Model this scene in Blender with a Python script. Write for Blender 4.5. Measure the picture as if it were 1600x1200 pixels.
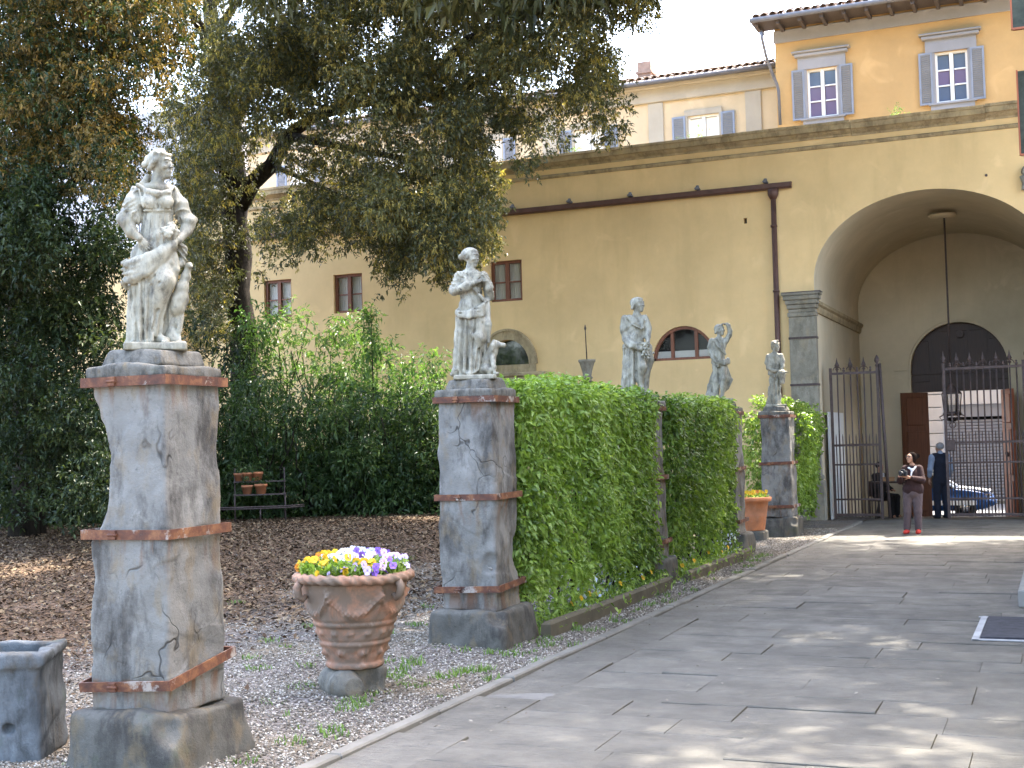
import bpy, math, random
import numpy as np
from mathutils import Vector, Matrix
from mathutils.geometry import tessellate_polygon
random.seed(7); RNG = np.random.default_rng(11)
R = math.radians
SC = bpy.context.scene
for _o in list(bpy.data.objects): bpy.data.objects.remove(_o)

# ---------------------------------------------------------------- camera, sky, sun, exposure
H = 1.85
FPX = 2050.0
YAW, PITCH, ROLL = R(-22.67), R(2.70), R(-1.46)
_f = np.array([math.sin(YAW)*math.cos(PITCH), math.cos(YAW)*math.cos(PITCH), math.sin(PITCH)])
_r = np.array([math.cos(YAW), -math.sin(YAW), 0.0]); _u = np.cross(_r, _f)
_c, _s = math.cos(ROLL), math.sin(ROLL)
CR, CU = _c*_r+_s*_u, -_s*_r+_c*_u
cam_d = bpy.data.cameras.new('camera'); cam = bpy.data.objects.new('camera', cam_d)
SC.collection.objects.link(cam); SC.camera = cam
cam_d.sensor_width = 36; cam_d.lens = FPX/1600*36; cam_d.clip_end = 600; cam_d.clip_start = .05
cam.matrix_world = Matrix(((CR[0], CU[0], -_f[0], 0), (CR[1], CU[1], -_f[1], 0), (CR[2], CU[2], -_f[2], H), (0, 0, 0, 1)))
SUN_EL, SUN_AZ = R(62), R(22)
W = bpy.data.worlds.new('World'); SC.world = W; W.use_nodes = True
_nt = W.node_tree; _sky = _nt.nodes.new('ShaderNodeTexSky'); _sky.sky_type = 'NISHITA'; _sky.sun_disc = False
_sky.sun_elevation = SUN_EL; _sky.sun_rotation = SUN_AZ; _sky.dust_density = 4.0; _sky.air_density = 1.0; _sky.ozone_density = .6
_bg = _nt.nodes['Background']; _bg.inputs[1].default_value = 0.15
_nt.links.new(_sky.outputs[0], _bg.inputs[0])
sun_d = bpy.data.lights.new('sun', 'SUN'); sun_d.energy = 2.0; sun_d.angle = R(.55); sun_d.color = (1, .93, .82)
sun = bpy.data.objects.new('sun', sun_d); SC.collection.objects.link(sun)
SUN_DIR = Vector((math.sin(SUN_AZ)*math.cos(SUN_EL), math.cos(SUN_AZ)*math.cos(SUN_EL), math.sin(SUN_EL)))
sun.rotation_euler = SUN_DIR.to_track_quat('Z', 'Y').to_euler()
SC.view_settings.view_transform = 'Standard'; SC.view_settings.look = 'None'
SC.view_settings.gamma = 1; SC.view_settings.use_curve_mapping = False
SC.view_settings.exposure = 3.8
SC.cycles.use_denoising = True
SC.cycles.max_bounces = 8; SC.cycles.transparent_max_bounces = 8
SC.cycles.sample_clamp_indirect = 6

# ---------------------------------------------------------------- survey helpers: photograph pixel -> place in the courtyard
CAMP = np.array([0, 0, H])
def ray(x, y): return CR*(x-800)/FPX + CU*(600-y)/FPX + _f
def gnd(x, y, z=0.0):
    d = ray(x, y); return CAMP + d*((z-H)/d[2])
def atY(x, y, Y):
    d = ray(x, y); return CAMP + d*(Y/d[1])

# ---------------------------------------------------------------- object helpers
COL = SC.collection
def tag(o, label=None, cat=None, group=None, kind=None):
    if label: o['label'] = label
    if cat: o['category'] = cat
    if group: o['group'] = group
    if kind: o['kind'] = kind
    return o
def thing(name, label, cat, loc=(0, 0, 0), rz=0.0, group=None):
    o = bpy.data.objects.new(name, None); COL.objects.link(o); o.empty_display_size = .2
    o.location = loc; o.rotation_euler = (0, 0, rz)
    return tag(o, label, cat, group)
def link(name, me, mat=None, parent=None, loc=None, rot=None, kind=None, label=None):
    o = bpy.data.objects.new(name, me); COL.objects.link(o)
    if mat is not None and len(me.materials) == 0: me.materials.append(mat)
    if parent is not None: o.parent = parent
    if loc is not None: o.location = loc
    if rot is not None: o.rotation_euler = rot
    if kind: o['kind'] = kind
    if label: o['label'] = label
    return o
def copy_tree(o, parent=None):
    c = o.copy(); COL.objects.link(c); c.parent = parent
    for ch in [q for q in bpy.data.objects if q.parent is o]: copy_tree(ch, c)
    return c
def np_mesh(name, V, F, smooth=False, attrs=None):
    V = np.ascontiguousarray(V, np.float32); F = np.ascontiguousarray(F, np.int32)
    k = F.shape[1]; me = bpy.data.meshes.new(name)
    me.vertices.add(len(V)); me.vertices.foreach_set('co', V.ravel())
    me.loops.add(F.size); me.loops.foreach_set('vertex_index', F.ravel())
    me.polygons.add(len(F)); me.polygons.foreach_set('loop_start', np.arange(0, F.size, k, dtype=np.int32))
    me.polygons.foreach_set('use_smooth', np.full(len(F), smooth))
    for n, a in (attrs or {}).items():
        at = me.attributes.new(n, 'FLOAT', 'POINT'); at.data.foreach_set('value', np.ascontiguousarray(a, np.float32))
    me.update(calc_edges=True); me.validate(); return me

class MB:
    """collects boxes, tubes, lathes, prisms into one mesh"""
    def __init__(s): s.v = []; s.f = []; s.sm = []
    def add(s, V, F, smooth=False):
        n = len(s.v); s.v += [tuple(map(float, p)) for p in V]; s.f += [[i+n for i in f] for f in F]; s.sm += [smooth]*len(F); return s
    def box(s, c, d, rz=0.0, rot=None, bev=0.0):
        x, y, z = d[0]/2, d[1]/2, d[2]/2
        M = rot if rot is not None else Matrix.Rotation(rz, 3, 'Z')
        c = Vector(c)
        if bev <= 0:
            P = [(-x, -y, -z), (x, -y, -z), (x, y, -z), (-x, y, -z), (-x, -y, z), (x, -y, z), (x, y, z), (-x, y, z)]
            F = [(0, 3, 2, 1), (4, 5, 6, 7), (0, 1, 5, 4), (1, 2, 6, 5), (2, 3, 7, 6), (3, 0, 4, 7)]
        else:
            b = min(bev, x*.9, y*.9, z*.9); P = []; F = []
            for zz, i in ((-z, b), (-z+b, 0), (z-b, 0), (z, b)):
                for sx, sy in ((-1, -1), (1, -1), (1, 1), (-1, 1)): P.append((sx*(x-i), sy*(y-i), zz))
            F = [(3, 2, 1, 0), (12, 13, 14, 15)]
            for l in range(3):
                for k in range(4): F.append((l*4+k, l*4+(k+1) % 4, l*4+4+(k+1) % 4, l*4+4+k))
        return s.add([c + M @ Vector(p) for p in P], F)
    def tube(s, pts, r, n=8, cap=True, smooth=True):
        pts = [Vector(p) for p in pts]; rs = r if isinstance(r, (list, tuple)) else [r]*len(pts)
        V = []; F = []; up = None
        for i, p in enumerate(pts):
            t = (pts[min(i+1, len(pts)-1)]-pts[max(i-1, 0)]).normalized()
            if up is None: up = Vector((0, 0, 1)) if abs(t.z) < .9 else Vector((1, 0, 0))
            a = t.cross(up).normalized(); b = a.cross(t).normalized(); up = b
            for k in range(n):
                w = 2*math.pi*k/n; V.append(p+a*math.cos(w)*rs[i]+b*math.sin(w)*rs[i])
        for i in range(len(pts)-1):
            for k in range(n): F.append((i*n+k, i*n+(k+1) % n, (i+1)*n+(k+1) % n, (i+1)*n+k))
        s.add(V, F, smooth)
        if cap:
            m = len(s.v)-len(V); s.f += [[m+k for k in range(n)][::-1], [m+(len(pts)-1)*n+k for k in range(n)]]; s.sm += [False, False]
        return s
    def lathe(s, prof, c=(0, 0, 0), n=24, smooth=True, caps=True, mod=None):
        V = []; F = []
        for i, (r, z) in enumerate(prof):
            for k in range(n):
                w = 2*math.pi*k/n; rr = r*(mod(w, z, r) if mod else 1)
                V.append((c[0]+rr*math.cos(w), c[1]+rr*math.sin(w), c[2]+z))
        for i in range(len(prof)-1):
            for k in range(n): F.append((i*n+k, i*n+(k+1) % n, (i+1)*n+(k+1) % n, (i+1)*n+k))
        s.add(V, F, smooth)
        if caps:
            m = len(s.v)-len(V); s.f += [[m+k for k in range(n)][::-1], [m+(len(prof)-1)*n+k for k in range(n)]]; s.sm += [False, False]
        return s
    def prism(s, poly, a, b):
        """poly: list of (u,w) ; a,b : functions (u,w)->point for the two end faces"""
        n = len(poly); V = [a(*p) for p in poly]+[b(*p) for p in poly]
        F = [list(range(n))[::-1], list(range(n, 2*n))]+[(i, (i+1) % n, n+(i+1) % n, n+i) for i in range(n)]
        return s.add(V, F)
    def sweep_profile(s, prof, path):
        """prof: list of (out,z) open section, path: list of (x,y,(nx,ny)) -> moulding"""
        n = len(prof); V = []; F = []
        for (x, y, (nx, ny)) in path:
            for (o, z) in prof: V.append((x+nx*o, y+ny*o, z))
        for i in range(len(path)-1):
            for k in range(n-1): F.append((i*n+k, i*n+k+1, (i+1)*n+k+1, (i+1)*n+k))
        F += [list(range(n)), [(len(path)-1)*n+k for k in range(n)][::-1]]
        return s.add(V, F)
    def mesh(s, name, off=(0, 0, 0)):
        me = bpy.data.meshes.new(name); o = Vector(off)
        me.from_pydata([tuple(Vector(p)-o) for p in s.v], [], s.f)
        me.polygons.foreach_set('use_smooth', s.sm); me.update(); return me
def part(name, mb, mat, parent, world=False, kind=None, label=None):
    off = parent.location if (world and parent is not None) else (0, 0, 0)
    return link(name, mb.mesh(name, off), mat, parent, kind=kind, label=label)

# ---------------------------------------------------------------- smooth distance fields (statues, stones, people)
class Field:
    def __init__(s, lo, hi, h):
        s.lo = np.array(lo, float); s.h = h; n = np.ceil((np.array(hi)-s.lo)/h).astype(int)+2; s.n = n
        s.ax = [s.lo[i]+h*np.arange(n[i]) for i in range(3)]; s.f = np.full(n, .25, np.float32)
    def _sub(s, lo, hi):
        sl = []
        for i in range(3):
            a = int(max(0, math.floor((lo[i]-s.lo[i])/s.h))); b = int(min(s.n[i], math.ceil((hi[i]-s.lo[i])/s.h)+1))
            if b <= a: return None, None
            sl.append(slice(a, b))
        g = np.meshgrid(*[s.ax[i][sl[i]] for i in range(3)], indexing='ij')
        return tuple(sl), g
    def op(s, fn, lo, hi, k=.012, cut=False, inter=False):
        m = 2*k+2*s.h; sl, g = s._sub(np.array(lo)-m, np.array(hi)+m)
        if sl is None: return s
        d = fn(*g); f = s.f[sl]
        if cut:
            a, b = -f, d; t = np.clip(.5+.5*(b-a)/k, 0, 1); s.f[sl] = -((b+(a-b)*t)-k*t*(1-t))
        else:
            a, b = f, d; t = np.clip(.5+.5*(b-a)/k, 0, 1); s.f[sl] = (b+(a-b)*t)-k*t*(1-t)
        return s
    def cone(s, a, b, ra, rb=None, k=.012, cut=False, fold=None):
        rb = ra if rb is None else rb; a = np.array(a, float); b = np.array(b, float); ab = b-a; L2 = max(ab@ab, 1e-9); L = math.sqrt(L2)
        def fn(x, y, z):
            t = np.clip(((x-a[0])*ab[0]+(y-a[1])*ab[1]+(z-a[2])*ab[2])/L2, 0, 1)
            d = np.sqrt((x-a[0]-t*ab[0])**2+(y-a[1]-t*ab[1])**2+(z-a[2]-t*ab[2])**2)-(ra+(rb-ra)*t)
            if fold: d = d+fold[0]*(2*np.abs(np.sin(.5*fold[1]*t*L+2.4*np.sin(17*(x+y)+9*fold[2])+1.6*np.sin(31*(y-x)+fold[2])))**.7-1)*(.65+.5*np.sin(37*x+23*z+fold[2]))
            return d
        r = max(ra, rb)+(fold[0] if fold else 0)
        return s.op(fn, np.minimum(a, b)-r, np.maximum(a, b)+r, k, cut)
    def chain(s, pts, rs, k=.012, fold=None):
        for i in range(len(pts)-1): s.cone(pts[i], pts[i+1], rs[i], rs[i+1], k, fold=fold)
        return s
    def ell(s, c, r, rot=None, k=.012, cut=False):
        c = np.array(c, float); r = np.array([r]*3 if np.isscalar(r) else r, float); Rm = np.eye(3) if rot is None else np.array(rot)
        def fn(x, y, z):
            dx, dy, dz = x-c[0], y-c[1], z-c[2]
            q = [Rm[0, i]*dx+Rm[1, i]*dy+Rm[2, i]*dz for i in range(3)]
            k0 = np.sqrt(sum((q[i]/r[i])**2 for i in range(3))); k1 = np.sqrt(sum((q[i]/r[i]**2)**2 for i in range(3)))+1e-9
            return k0*(k0-1)/k1
        m = r.max(); return s.op(fn, c-m, c+m, k, cut)
    def box(s, c, d, rad=.01, rot=None, k=.008, cut=False, taper=0.0):
        c = np.array(c, float); d = np.array(d, float)/2; Rm = np.eye(3) if rot is None else np.array(rot)
        def fn(x, y, z):
            dx, dy, dz = x-c[0], y-c[1], z-c[2]
            q = [Rm[0, i]*dx+Rm[1, i]*dy+Rm[2, i]*dz for i in range(3)]
            w = 1+taper*(-q[2]/(2*d[2]))
            e = [abs(q[0])/w-d[0]+rad, abs(q[1])/w-d[1]+rad, abs(q[2])-d[2]+rad]
            return np.sqrt(sum(np.maximum(t, 0)**2 for t in e))+np.minimum(np.maximum(np.maximum(e[0], e[1]), e[2]), 0)-rad
        m = np.linalg.norm(d)*(1+abs(taper)); return s.op(fn, c-m, c+m, k, cut)
    def loft(s, rows, folds=(), k=.015):
        """rows: (z,cx,cy,rx,ry) ascending; folds: (count, [amp per row], phase, twist)"""
        A = np.array(rows, float); zs = A[:, 0]
        def fn(x, y, z):
            zz = np.clip(z, zs[0], zs[-1]); cx, cy, rx, ry = [np.interp(zz, zs, A[:, i]) for i in (1, 2, 3, 4)]
            u, v = (x-cx)/rx, (y-cy)/ry; rho = np.sqrt(u*u+v*v); th = np.arctan2(v, u); m = np.minimum(rx, ry)
            w = np.zeros_like(rho)
            for n, amp, ph, tw in folds:
                a = np.interp(zz, zs, amp); t = n*th+ph+tw*(zz-zs[0])+.8*np.sin(2*th+ph)
                w = w+a*(1-2*np.abs(np.sin(t/2))**.8)
            d = (rho-1)*m-w*np.clip(rho, 0, 1.3)
            dz = np.maximum(zs[0]-z, z-zs[-1])
            return np.where(dz > 0, np.sqrt(np.maximum(d, 0)**2+dz**2)+np.minimum(d, 0)*0, d)*.8
        lo = [(A[:, 1]-A[:, 3]).min()-.05, (A[:, 2]-A[:, 4]).min()-.05, zs[0]]; hi = [(A[:, 1]+A[:, 3]).max()+.05, (A[:, 2]+A[:, 4]).max()+.05, zs[-1]]
        return s.op(fn, lo, hi, k)
    def disp(s, fn, band=.08):
        m = np.abs(s.f) < band; i = np.nonzero(m)
        x, y, z = s.ax[0][i[0]], s.ax[1][i[1]], s.ax[2][i[2]]
        s.f[i] += fn(x, y, z).astype(np.float32); return s
    def below(s, z0, hi=True):
        """cut everything under z0 flat"""
        z = s.ax[2][None, None, :]; s.f = np.maximum(s.f, (z0-z).astype(np.float32)); return s
    def mesh(s, name, smooth=True):
        f = s.f; f = np.pad(f, 1, constant_values=.2); lo = s.lo-s.h
        ins = f < 0; n = f.shape
        cs = np.zeros((n[0]-1, n[1]-1, n[2]-1), np.uint8)
        for i in (0, 1):
            for j in (0, 1):
                for k in (0, 1): cs += ins[i:n[0]-1+i, j:n[1]-1+j, k:n[2]-1+k]
        act = (cs > 0) & (cs < 8); I = np.array(np.nonzero(act)); N = I.shape[1]
        idx = np.full(act.shape, -1, np.int32); idx[tuple(I)] = np.arange(N)
        P = np.zeros((3, N)); C = np.zeros(N)
        cor = [(i, j, k) for i in (0, 1) for j in (0, 1) for k in (0, 1)]
        vals = {c: f[I[0]+c[0], I[1]+c[1], I[2]+c[2]] for c in cor}
        for a in cor:
            for ax in range(3):
                if a[ax]: continue
                b = list(a); b[ax] = 1; b = tuple(b); fa, fb = vals[a], vals[b]
                cr = (fa < 0) != (fb < 0); t = np.where(cr, fa/np.where(cr, fa-fb, 1), 0)
                for d in range(3): P[d] += np.where(cr, a[d]+(t if d == ax else 0), 0)
                C += cr
        V = (I+P/np.maximum(C, 1)).T*s.h+lo
        Q = []
        for ax in range(3):
            o1, o2 = [(1, 2), (2, 0), (0, 1)][ax]
            sa = [slice(None)]*3; sb = [slice(None)]*3; sa[ax] = slice(0, n[ax]-1); sb[ax] = slice(1, n[ax])
            A, B = ins[tuple(sa)], ins[tuple(sb)]; e = np.array(np.nonzero(A != B)); flip = A[tuple(e)]
            ok = (e[o1] > 0) & (e[o2] > 0) & (e[o1] < n[o1]-1) & (e[o2] < n[o2]-1); e = e[:, ok]; flip = flip[ok]
            def g(d1, d2):
                q = e.copy(); q[o1] += d1; q[o2] += d2; return idx[q[0], q[1], q[2]]
            q = np.stack([g(-1, -1), g(0, -1), g(0, 0), g(-1, 0)], 1); q[~flip] = q[~flip][:, ::-1]; Q.append(q)
        return np_mesh(name, V, np.concatenate(Q), smooth)
def rotm(yaw=0, pitch=0, roll=0):
    return np.array(Matrix.Rotation(yaw, 3, 'Z') @ Matrix.Rotation(pitch, 3, 'X') @ Matrix.Rotation(roll, 3, 'Y'))
def wob(seed, scale, amp, oct=3):
    """smooth pseudo-noise made of sines"""
    g = np.random.default_rng(seed); T = []
    for o in range(oct):
        for _ in range(5):
            d = g.normal(size=3); d /= np.linalg.norm(d); T.append((d*scale*2**o*(.7+.6*g.random()), g.random()*6.28, amp/2**o*.5))
    def fn(x, y, z):
        r = 0
        for d, p, a in T: r = r+a*np.sin(d[0]*x+d[1]*y+d[2]*z+p+1.3*np.sin(d[1]*x*.6-d[0]*z*.6+p))
        return r
    return fn
def ss(t): t = np.clip(t, 0, 1); return t*t*(3-2*t)
# ---------------------------------------------------------------- materials (all procedural)
class NM:
    def __init__(s, name, rough=.7, spec=.3):
        s.m = bpy.data.materials.new(name); s.m.use_nodes = True; s.nt = s.m.node_tree; s.n = s.nt.nodes
        s.b = s.n['Principled BSDF']; s.b.inputs['Roughness'].default_value = rough; s.b.inputs['Specular IOR Level'].default_value = spec
        s._co = None
    def co(s, scale=(1, 1, 1), gen='Object'):
        t = s.n.new('ShaderNodeTexCoord'); mp = s.n.new('ShaderNodeMapping'); mp.inputs['Scale'].default_value = scale
        s.nt.links.new(t.outputs[gen], mp.inputs[0]); return mp.outputs[0]
    def wco(s, scale=(1, 1, 1)):
        t = s.n.new('ShaderNodeNewGeometry'); mp = s.n.new('ShaderNodeMapping'); mp.inputs['Scale'].default_value = scale
        s.nt.links.new(t.outputs['Position'], mp.inputs[0]); return mp.outputs[0]
    def noise(s, sc, det=5, rough=.6, co=None, dist=0.0):
        t = s.n.new('ShaderNodeTexNoise'); t.inputs['Scale'].default_value = sc; t.inputs['Detail'].default_value = det; t.inputs['Roughness'].default_value = rough
        t.inputs['Distortion'].default_value = dist
        s.nt.links.new(co if co is not None else s.wco(), t.inputs['Vector']); return t.outputs['Fac']
    def voro(s, sc, co=None, feature='F1', out='Distance'):
        t = s.n.new('ShaderNodeTexVoronoi'); t.feature = feature; t.inputs['Scale'].default_value = sc
        s.nt.links.new(co if co is not None else s.wco(), t.inputs['Vector']); return t.outputs[out]
    def ramp(s, fac, stops):
        r = s.n.new('ShaderNodeValToRGB'); e = r.color_ramp.elements
        while len(e) < len(stops): e.new(.5)
        for i, (p, c) in enumerate(stops):
            e[i].position = p; e[i].color = (c, c, c, 1) if np.isscalar(c) else (*c, 1)
        s.nt.links.new(fac, r.inputs[0]); return r.outputs[0]
    def mix(s, fac, a, b, mode='MIX'):
        m = s.n.new('ShaderNodeMix'); m.data_type = 'RGBA'; m.blend_type = mode; m.clamp_factor = True
        for sock, v in ((m.inputs[0], fac), (m.inputs[6], a), (m.inputs[7], b)):
            if hasattr(v, 'is_output'): s.nt.links.new(v, sock)
            elif np.isscalar(v): sock.default_value = v if sock == m.inputs[0] else (v, v, v, 1)
            else: sock.default_value = (*v, 1)
        return m.outputs[2]
    def math(s, op, a, b=0.0):
        m = s.n.new('ShaderNodeMath'); m.operation = op
        for i, v in enumerate((a, b)):
            if hasattr(v, 'is_output'): s.nt.links.new(v, m.inputs[i])
            else: m.inputs[i].default_value = v
        return m.outputs[0]
    def attr(s, name):
        a = s.n.new('ShaderNodeAttribute'); a.attribute_name = name; return a.outputs['Fac']
    def orand(s): return s.n.new('ShaderNodeObjectInfo').outputs['Random']
    def geo(s, out): return s.n.new('ShaderNodeNewGeometry').outputs[out]
    def sep(s, v, i):
        q = s.n.new('ShaderNodeSeparateXYZ'); s.nt.links.new(v, q.inputs[0]); return q.outputs[i]
    def color(s, c):
        if hasattr(c, 'is_output'): s.nt.links.new(c, s.b.inputs['Base Color'])
        else: s.b.inputs['Base Color'].default_value = (*c, 1)
        return s
    def rough(s, r): s.nt.links.new(r, s.b.inputs['Roughness']); return s
    def bump(s, h, st=.3, d=.01):
        b = s.n.new('ShaderNodeBump'); b.inputs['Strength'].default_value = st; b.inputs['Distance'].default_value = d
        s.nt.links.new(h, b.inputs['Height']); s.nt.links.new(b.outputs[0], s.b.inputs['Normal']); return s
MAT = {}
def simple(name, c, rough=.6, var=.15, sc=6, bump=0.0, metal=0.0, spec=.3):
    m = NM(name, rough, spec); c = np.array(c); n = m.noise(sc)
    m.color(m.ramp(n, [(.3, c*(1-var)), (.7, np.minimum(c*(1+var), 1))])); m.b.inputs['Metallic'].default_value = metal
    if bump: m.bump(m.noise(sc*8), bump, .004)
    MAT[name] = m.m; return m.m
def plaster(name, c, stain, streak=.5, st_amt=.55):
    m = NM(name, .85, .15); c = np.array(c)
    a = m.ramp(m.noise(.35, 7, .66), [(.33, c*.84), (.67, np.minimum(c*1.13, 1))])
    st = m.ramp(m.noise(1, 6, .65, m.wco((1.3, 1.3, .22))), [(.5, 0), (.75, st_amt)])
    a = m.mix(st, a, stain)
    pale = m.ramp(m.noise(1.1, 4, .55, dist=.6), [(.6, 0), (.7, .35)])
    a = m.mix(pale, a, np.minimum(c*1.25+.03, 1))
    m.color(a); m.bump(m.noise(40, 4), .12, .01); MAT[name] = m.m; return m.m
plaster('plaster_yellow', (.66, .47, .235), (.42, .30, .14), st_amt=.4)
plaster('plaster_orange', (.47, .30, .13), (.4, .26, .12), st_amt=.3)
plaster('plaster_cream', (.50, .40, .26), (.42, .35, .25), st_amt=.3)
plaster('plaster_white', (.40, .39, .39), (.33, .32, .31), st_amt=.4)
plaster('plaster_pale', (.50, .42, .29), (.38, .31, .21), st_amt=.4)
plaster('grey_trim', (.27, .265, .27), (.2, .2, .2), st_amt=.4)
plaster('pale_trim', (.36, .325, .26), (.29, .26, .21), st_amt=.4)
def stone(name, base, dark, warm, sc=3.0, moss=0.0, crack=False):
    m = NM(name, .88, .2)
    a = m.ramp(m.noise(sc, 8, .65, dist=.4), [(.28, np.array(base)*.7), (.5, base), (.72, np.minimum(np.array(base)*1.3, 1))])
    a = m.mix(m.ramp(m.noise(sc*.8, 7, .7, m.wco((1.6, 1.6, .7)), .15), [(.465, 0), (.62, .85)]), a, dark)
    a = m.mix(m.ramp(m.noise(sc*1.3, 5, .6, m.wco((1.5, 1.5, .8)), .15), [(.53, 0), (.68, .65)]), a, warm)
    a = m.mix(m.ramp(m.noise(18, 8, .75), [(.58, 0), (.7, .5)]), a, np.array(dark)*.6)
    a = m.mix(m.ramp(m.noise(9, 8, .75, None, .4), [(.6, 0), (.72, .45)]), a, np.minimum(np.array(base)*1.7, 1))
    h = m.math('ADD', m.noise(14, 8, .7), m.math('MULTIPLY', m.noise(60, 5, .6), .35))
    if crack:
        nz = m.n.new('ShaderNodeTexNoise'); nz.inputs['Scale'].default_value = 4; m.nt.links.new(m.wco(), nz.inputs['Vector']); vv = m.n.new('ShaderNodeMix'); vv.data_type = 'VECTOR'; vv.inputs[0].default_value = .25
        m.nt.links.new(m.wco((1, 1, .6)), vv.inputs[4]); m.nt.links.new(nz.outputs['Color'], vv.inputs[5])
        cr = m.ramp(m.voro(3.2, vv.outputs[1], 'DISTANCE_TO_EDGE'), [(.0, 1), (.018, 0)]); ck = m.math('MULTIPLY', cr, m.ramp(m.noise(1.9, 3), [(.5, 0), (.62, .9)]))
        zr = m.ramp(m.math('MULTIPLY', m.sep(m.co(), 2), .4), [(.10, 0), (.205, 1), (.212, 0), (.44, 0), (.54, 1), (.548, 0), (.82, 0), (.905, .9), (.915, 0)])
        a = m.mix(m.math('MULTIPLY', zr, m.ramp(m.noise(5, 4, .6, m.wco((2, 2, .35))), [(.5, 0), (.62, .8)])), a, (.13, .062, .03))
        a = m.mix(ck, a, (.03, .028, .025)); h = m.math('SUBTRACT', h, m.math('MULTIPLY', ck, 1.2))
    if moss: a = m.mix(m.ramp(m.noise(3.1, 5), [(.6, 0), (.75, moss)]), a, (.06, .09, .03))
    m.color(a); m.bump(h, .55, .02); MAT[name] = m.m; return m.m
stone('pedestal_stone', (.16, .152, .136), (.040, .036, .032), (.17, .13, .08), 3.0, 0, True)
stone('base_stone', (.085, .08, .068), (.035, .032, .028), (.13, .10, .06), 4, .25)
stone('grey_stone', (.235, .215, .17), (.13, .118, .09), (.27, .225, .15), 2.5)
stone('pot_foot_stone', (.14, .128, .105), (.06, .055, .045), (.16, .125, .08), 5)
stone('trough_stone', (.10, .108, .113), (.035, .036, .036), (.085, .07, .05), 3, .35)
stone('cap_stone', (.12, .112, .095), (.04, .038, .032), (.13, .10, .06), 9, .3)
stone('cornice_stone', (.36, .28, .165), (.19, .145, .085), (.4, .31, .16), 3)
def marble():
    m = NM('marble', .6, .35)
    a = m.ramp(m.noise(5, 6, .6), [(.3, (.235, .215, .16)), (.7, (.36, .335, .26))])
    a = m.mix(m.ramp(m.noise(5, 6, .65, m.wco((1.6, 1.6, .55)), .5), [(.40, 0), (.70, .85)]), a, (.115, .097, .056))
    a = m.mix(m.ramp(m.noise(9, 8, .75, m.wco((1.5, 1.5, .8))), [(.47, 0), (.66, .85)]), a, (.055, .05, .042))
    a = m.mix(m.ramp(m.noise(34, 5, .7), [(.58, 0), (.72, .5)]), a, (.09, .083, .07))
    m.color(a); m.bump(m.noise(55, 5, .6), .25, .006); MAT['marble'] = m.m
marble()
def rust():
    m = NM('rusty_iron', .75, .3); m.b.inputs['Metallic'].default_value = .15
    a = m.ramp(m.noise(7, 6, .7, dist=.3), [(.3, (.035, .022, .02)), (.5, (.105, .042, .024)), (.68, (.22, .10, .045))])
    a = m.mix(m.ramp(m.noise(4.3, 5, .7), [(.56, 0), (.62, .75)]), a, (.33, .30, .26))
    m.color(a); m.bump(m.noise(60), .4, .004); MAT['rusty_iron'] = m.m
rust()
def terracotta(name, c, patina=.8):
    m = NM(name, .8, .2); c = np.array(c)
    a = m.ramp(m.noise(6, 6, .6), [(.3, c*.75), (.7, np.minimum(c*1.2, 1))])
    a = m.mix(m.ramp(m.noise(3.6, 7, .7, dist=.6), [(.38, 0), (.54, patina)]), a, (.125, .105, .08))
    a = m.mix(m.ramp(m.noise(9, 4), [(.6, 0), (.75, patina*.5)]), a, (.42, .34, .27))
    m.color(a); m.bump(m.noise(40, 5), .35, .005); MAT[name] = m.m
terracotta('terracotta', (.33, .17, .105)); terracotta('terracotta_plain', (.42, .155, .065), .3)
def paving():
    m = NM('paving', .62, .3); rnd = m.orand()
    a = m.ramp(m.noise(2.2, 8, .65, dist=.3), [(.3, (.062, .058, .049)), (.5, (.087, .081, .068)), (.7, (.12, .111, .093))])
    v = m.ramp(rnd, [(0, .82), (1, 1.18)]); a = m.mix(1.0, a, v, 'MULTIPLY')
    a = m.mix(m.ramp(m.noise(.8, 5, .6), [(.52, 0), (.7, .5)]), a, (.16, .145, .115))
    a = m.mix(m.ramp(m.noise(38, 3), [(.63, 0), (.7, .45)]), a, (.09, .09, .085))
    m.color(a); m.rough(m.ramp(m.noise(3), [(.3, .5), (.7, .8)]))
    ch = m.noise(11, 6, .7, m.wco((.35, 4.0, 1)), .5); a = m.mix(m.ramp(ch, [(.54, 0), (.68, .5)]), a, (.05, .048, .043)); m.color(a)
    h = m.math('ADD', m.noise(5, 8, .7, m.wco((1, 2.6, 1)), .6), m.math('ADD', m.math('MULTIPLY', m.noise(55, 4), .25), m.math('MULTIPLY', ch, -.9))); m.bump(h, .7, .025); MAT['paving'] = m.m
paving()
simple('path_bed', (.075, .072, .065), .95, .3, 9, .3)
simple('mortar', (.12, .115, .105), .95, .2, 9, .3)
def gravel_ground():
    m = NM('gravel_ground', .95, .1)
    cell = m.voro(48, None, 'F1', 'Color'); a = m.ramp(cell, [(.1, (.05, .042, .035)), (.5, (.115, .10, .088)), (.9, (.21, .19, .175))])
    dirt = m.ramp(m.noise(.9, 6, .6), [(.45, 0), (.65, .75)])
    a = m.mix(dirt, a, (.17, .135, .09))
    # the leaf-strewn back of the garden: brown soil
    x = m.sep(m.geo('Position'), 0); f = m.ramp(m.math('ADD', m.math('MULTIPLY', m.math('ADD', x, 7.6), -.33), m.math('MULTIPLY', m.noise(1.0), .9)), [(.35, 0), (.95, .92)])
    a = m.mix(f, a, m.ramp(m.noise(20, 5, .7), [(.3, (.055, .035, .022)), (.7, (.16, .10, .06))]))
    m.color(a); d = m.voro(48); m.bump(m.math('ADD', m.math('MULTIPLY', d, -1.0), m.math('MULTIPLY', m.noise(6), .4)), .8, .02); MAT['gravel_ground'] = m.m
gravel_ground()
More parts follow.
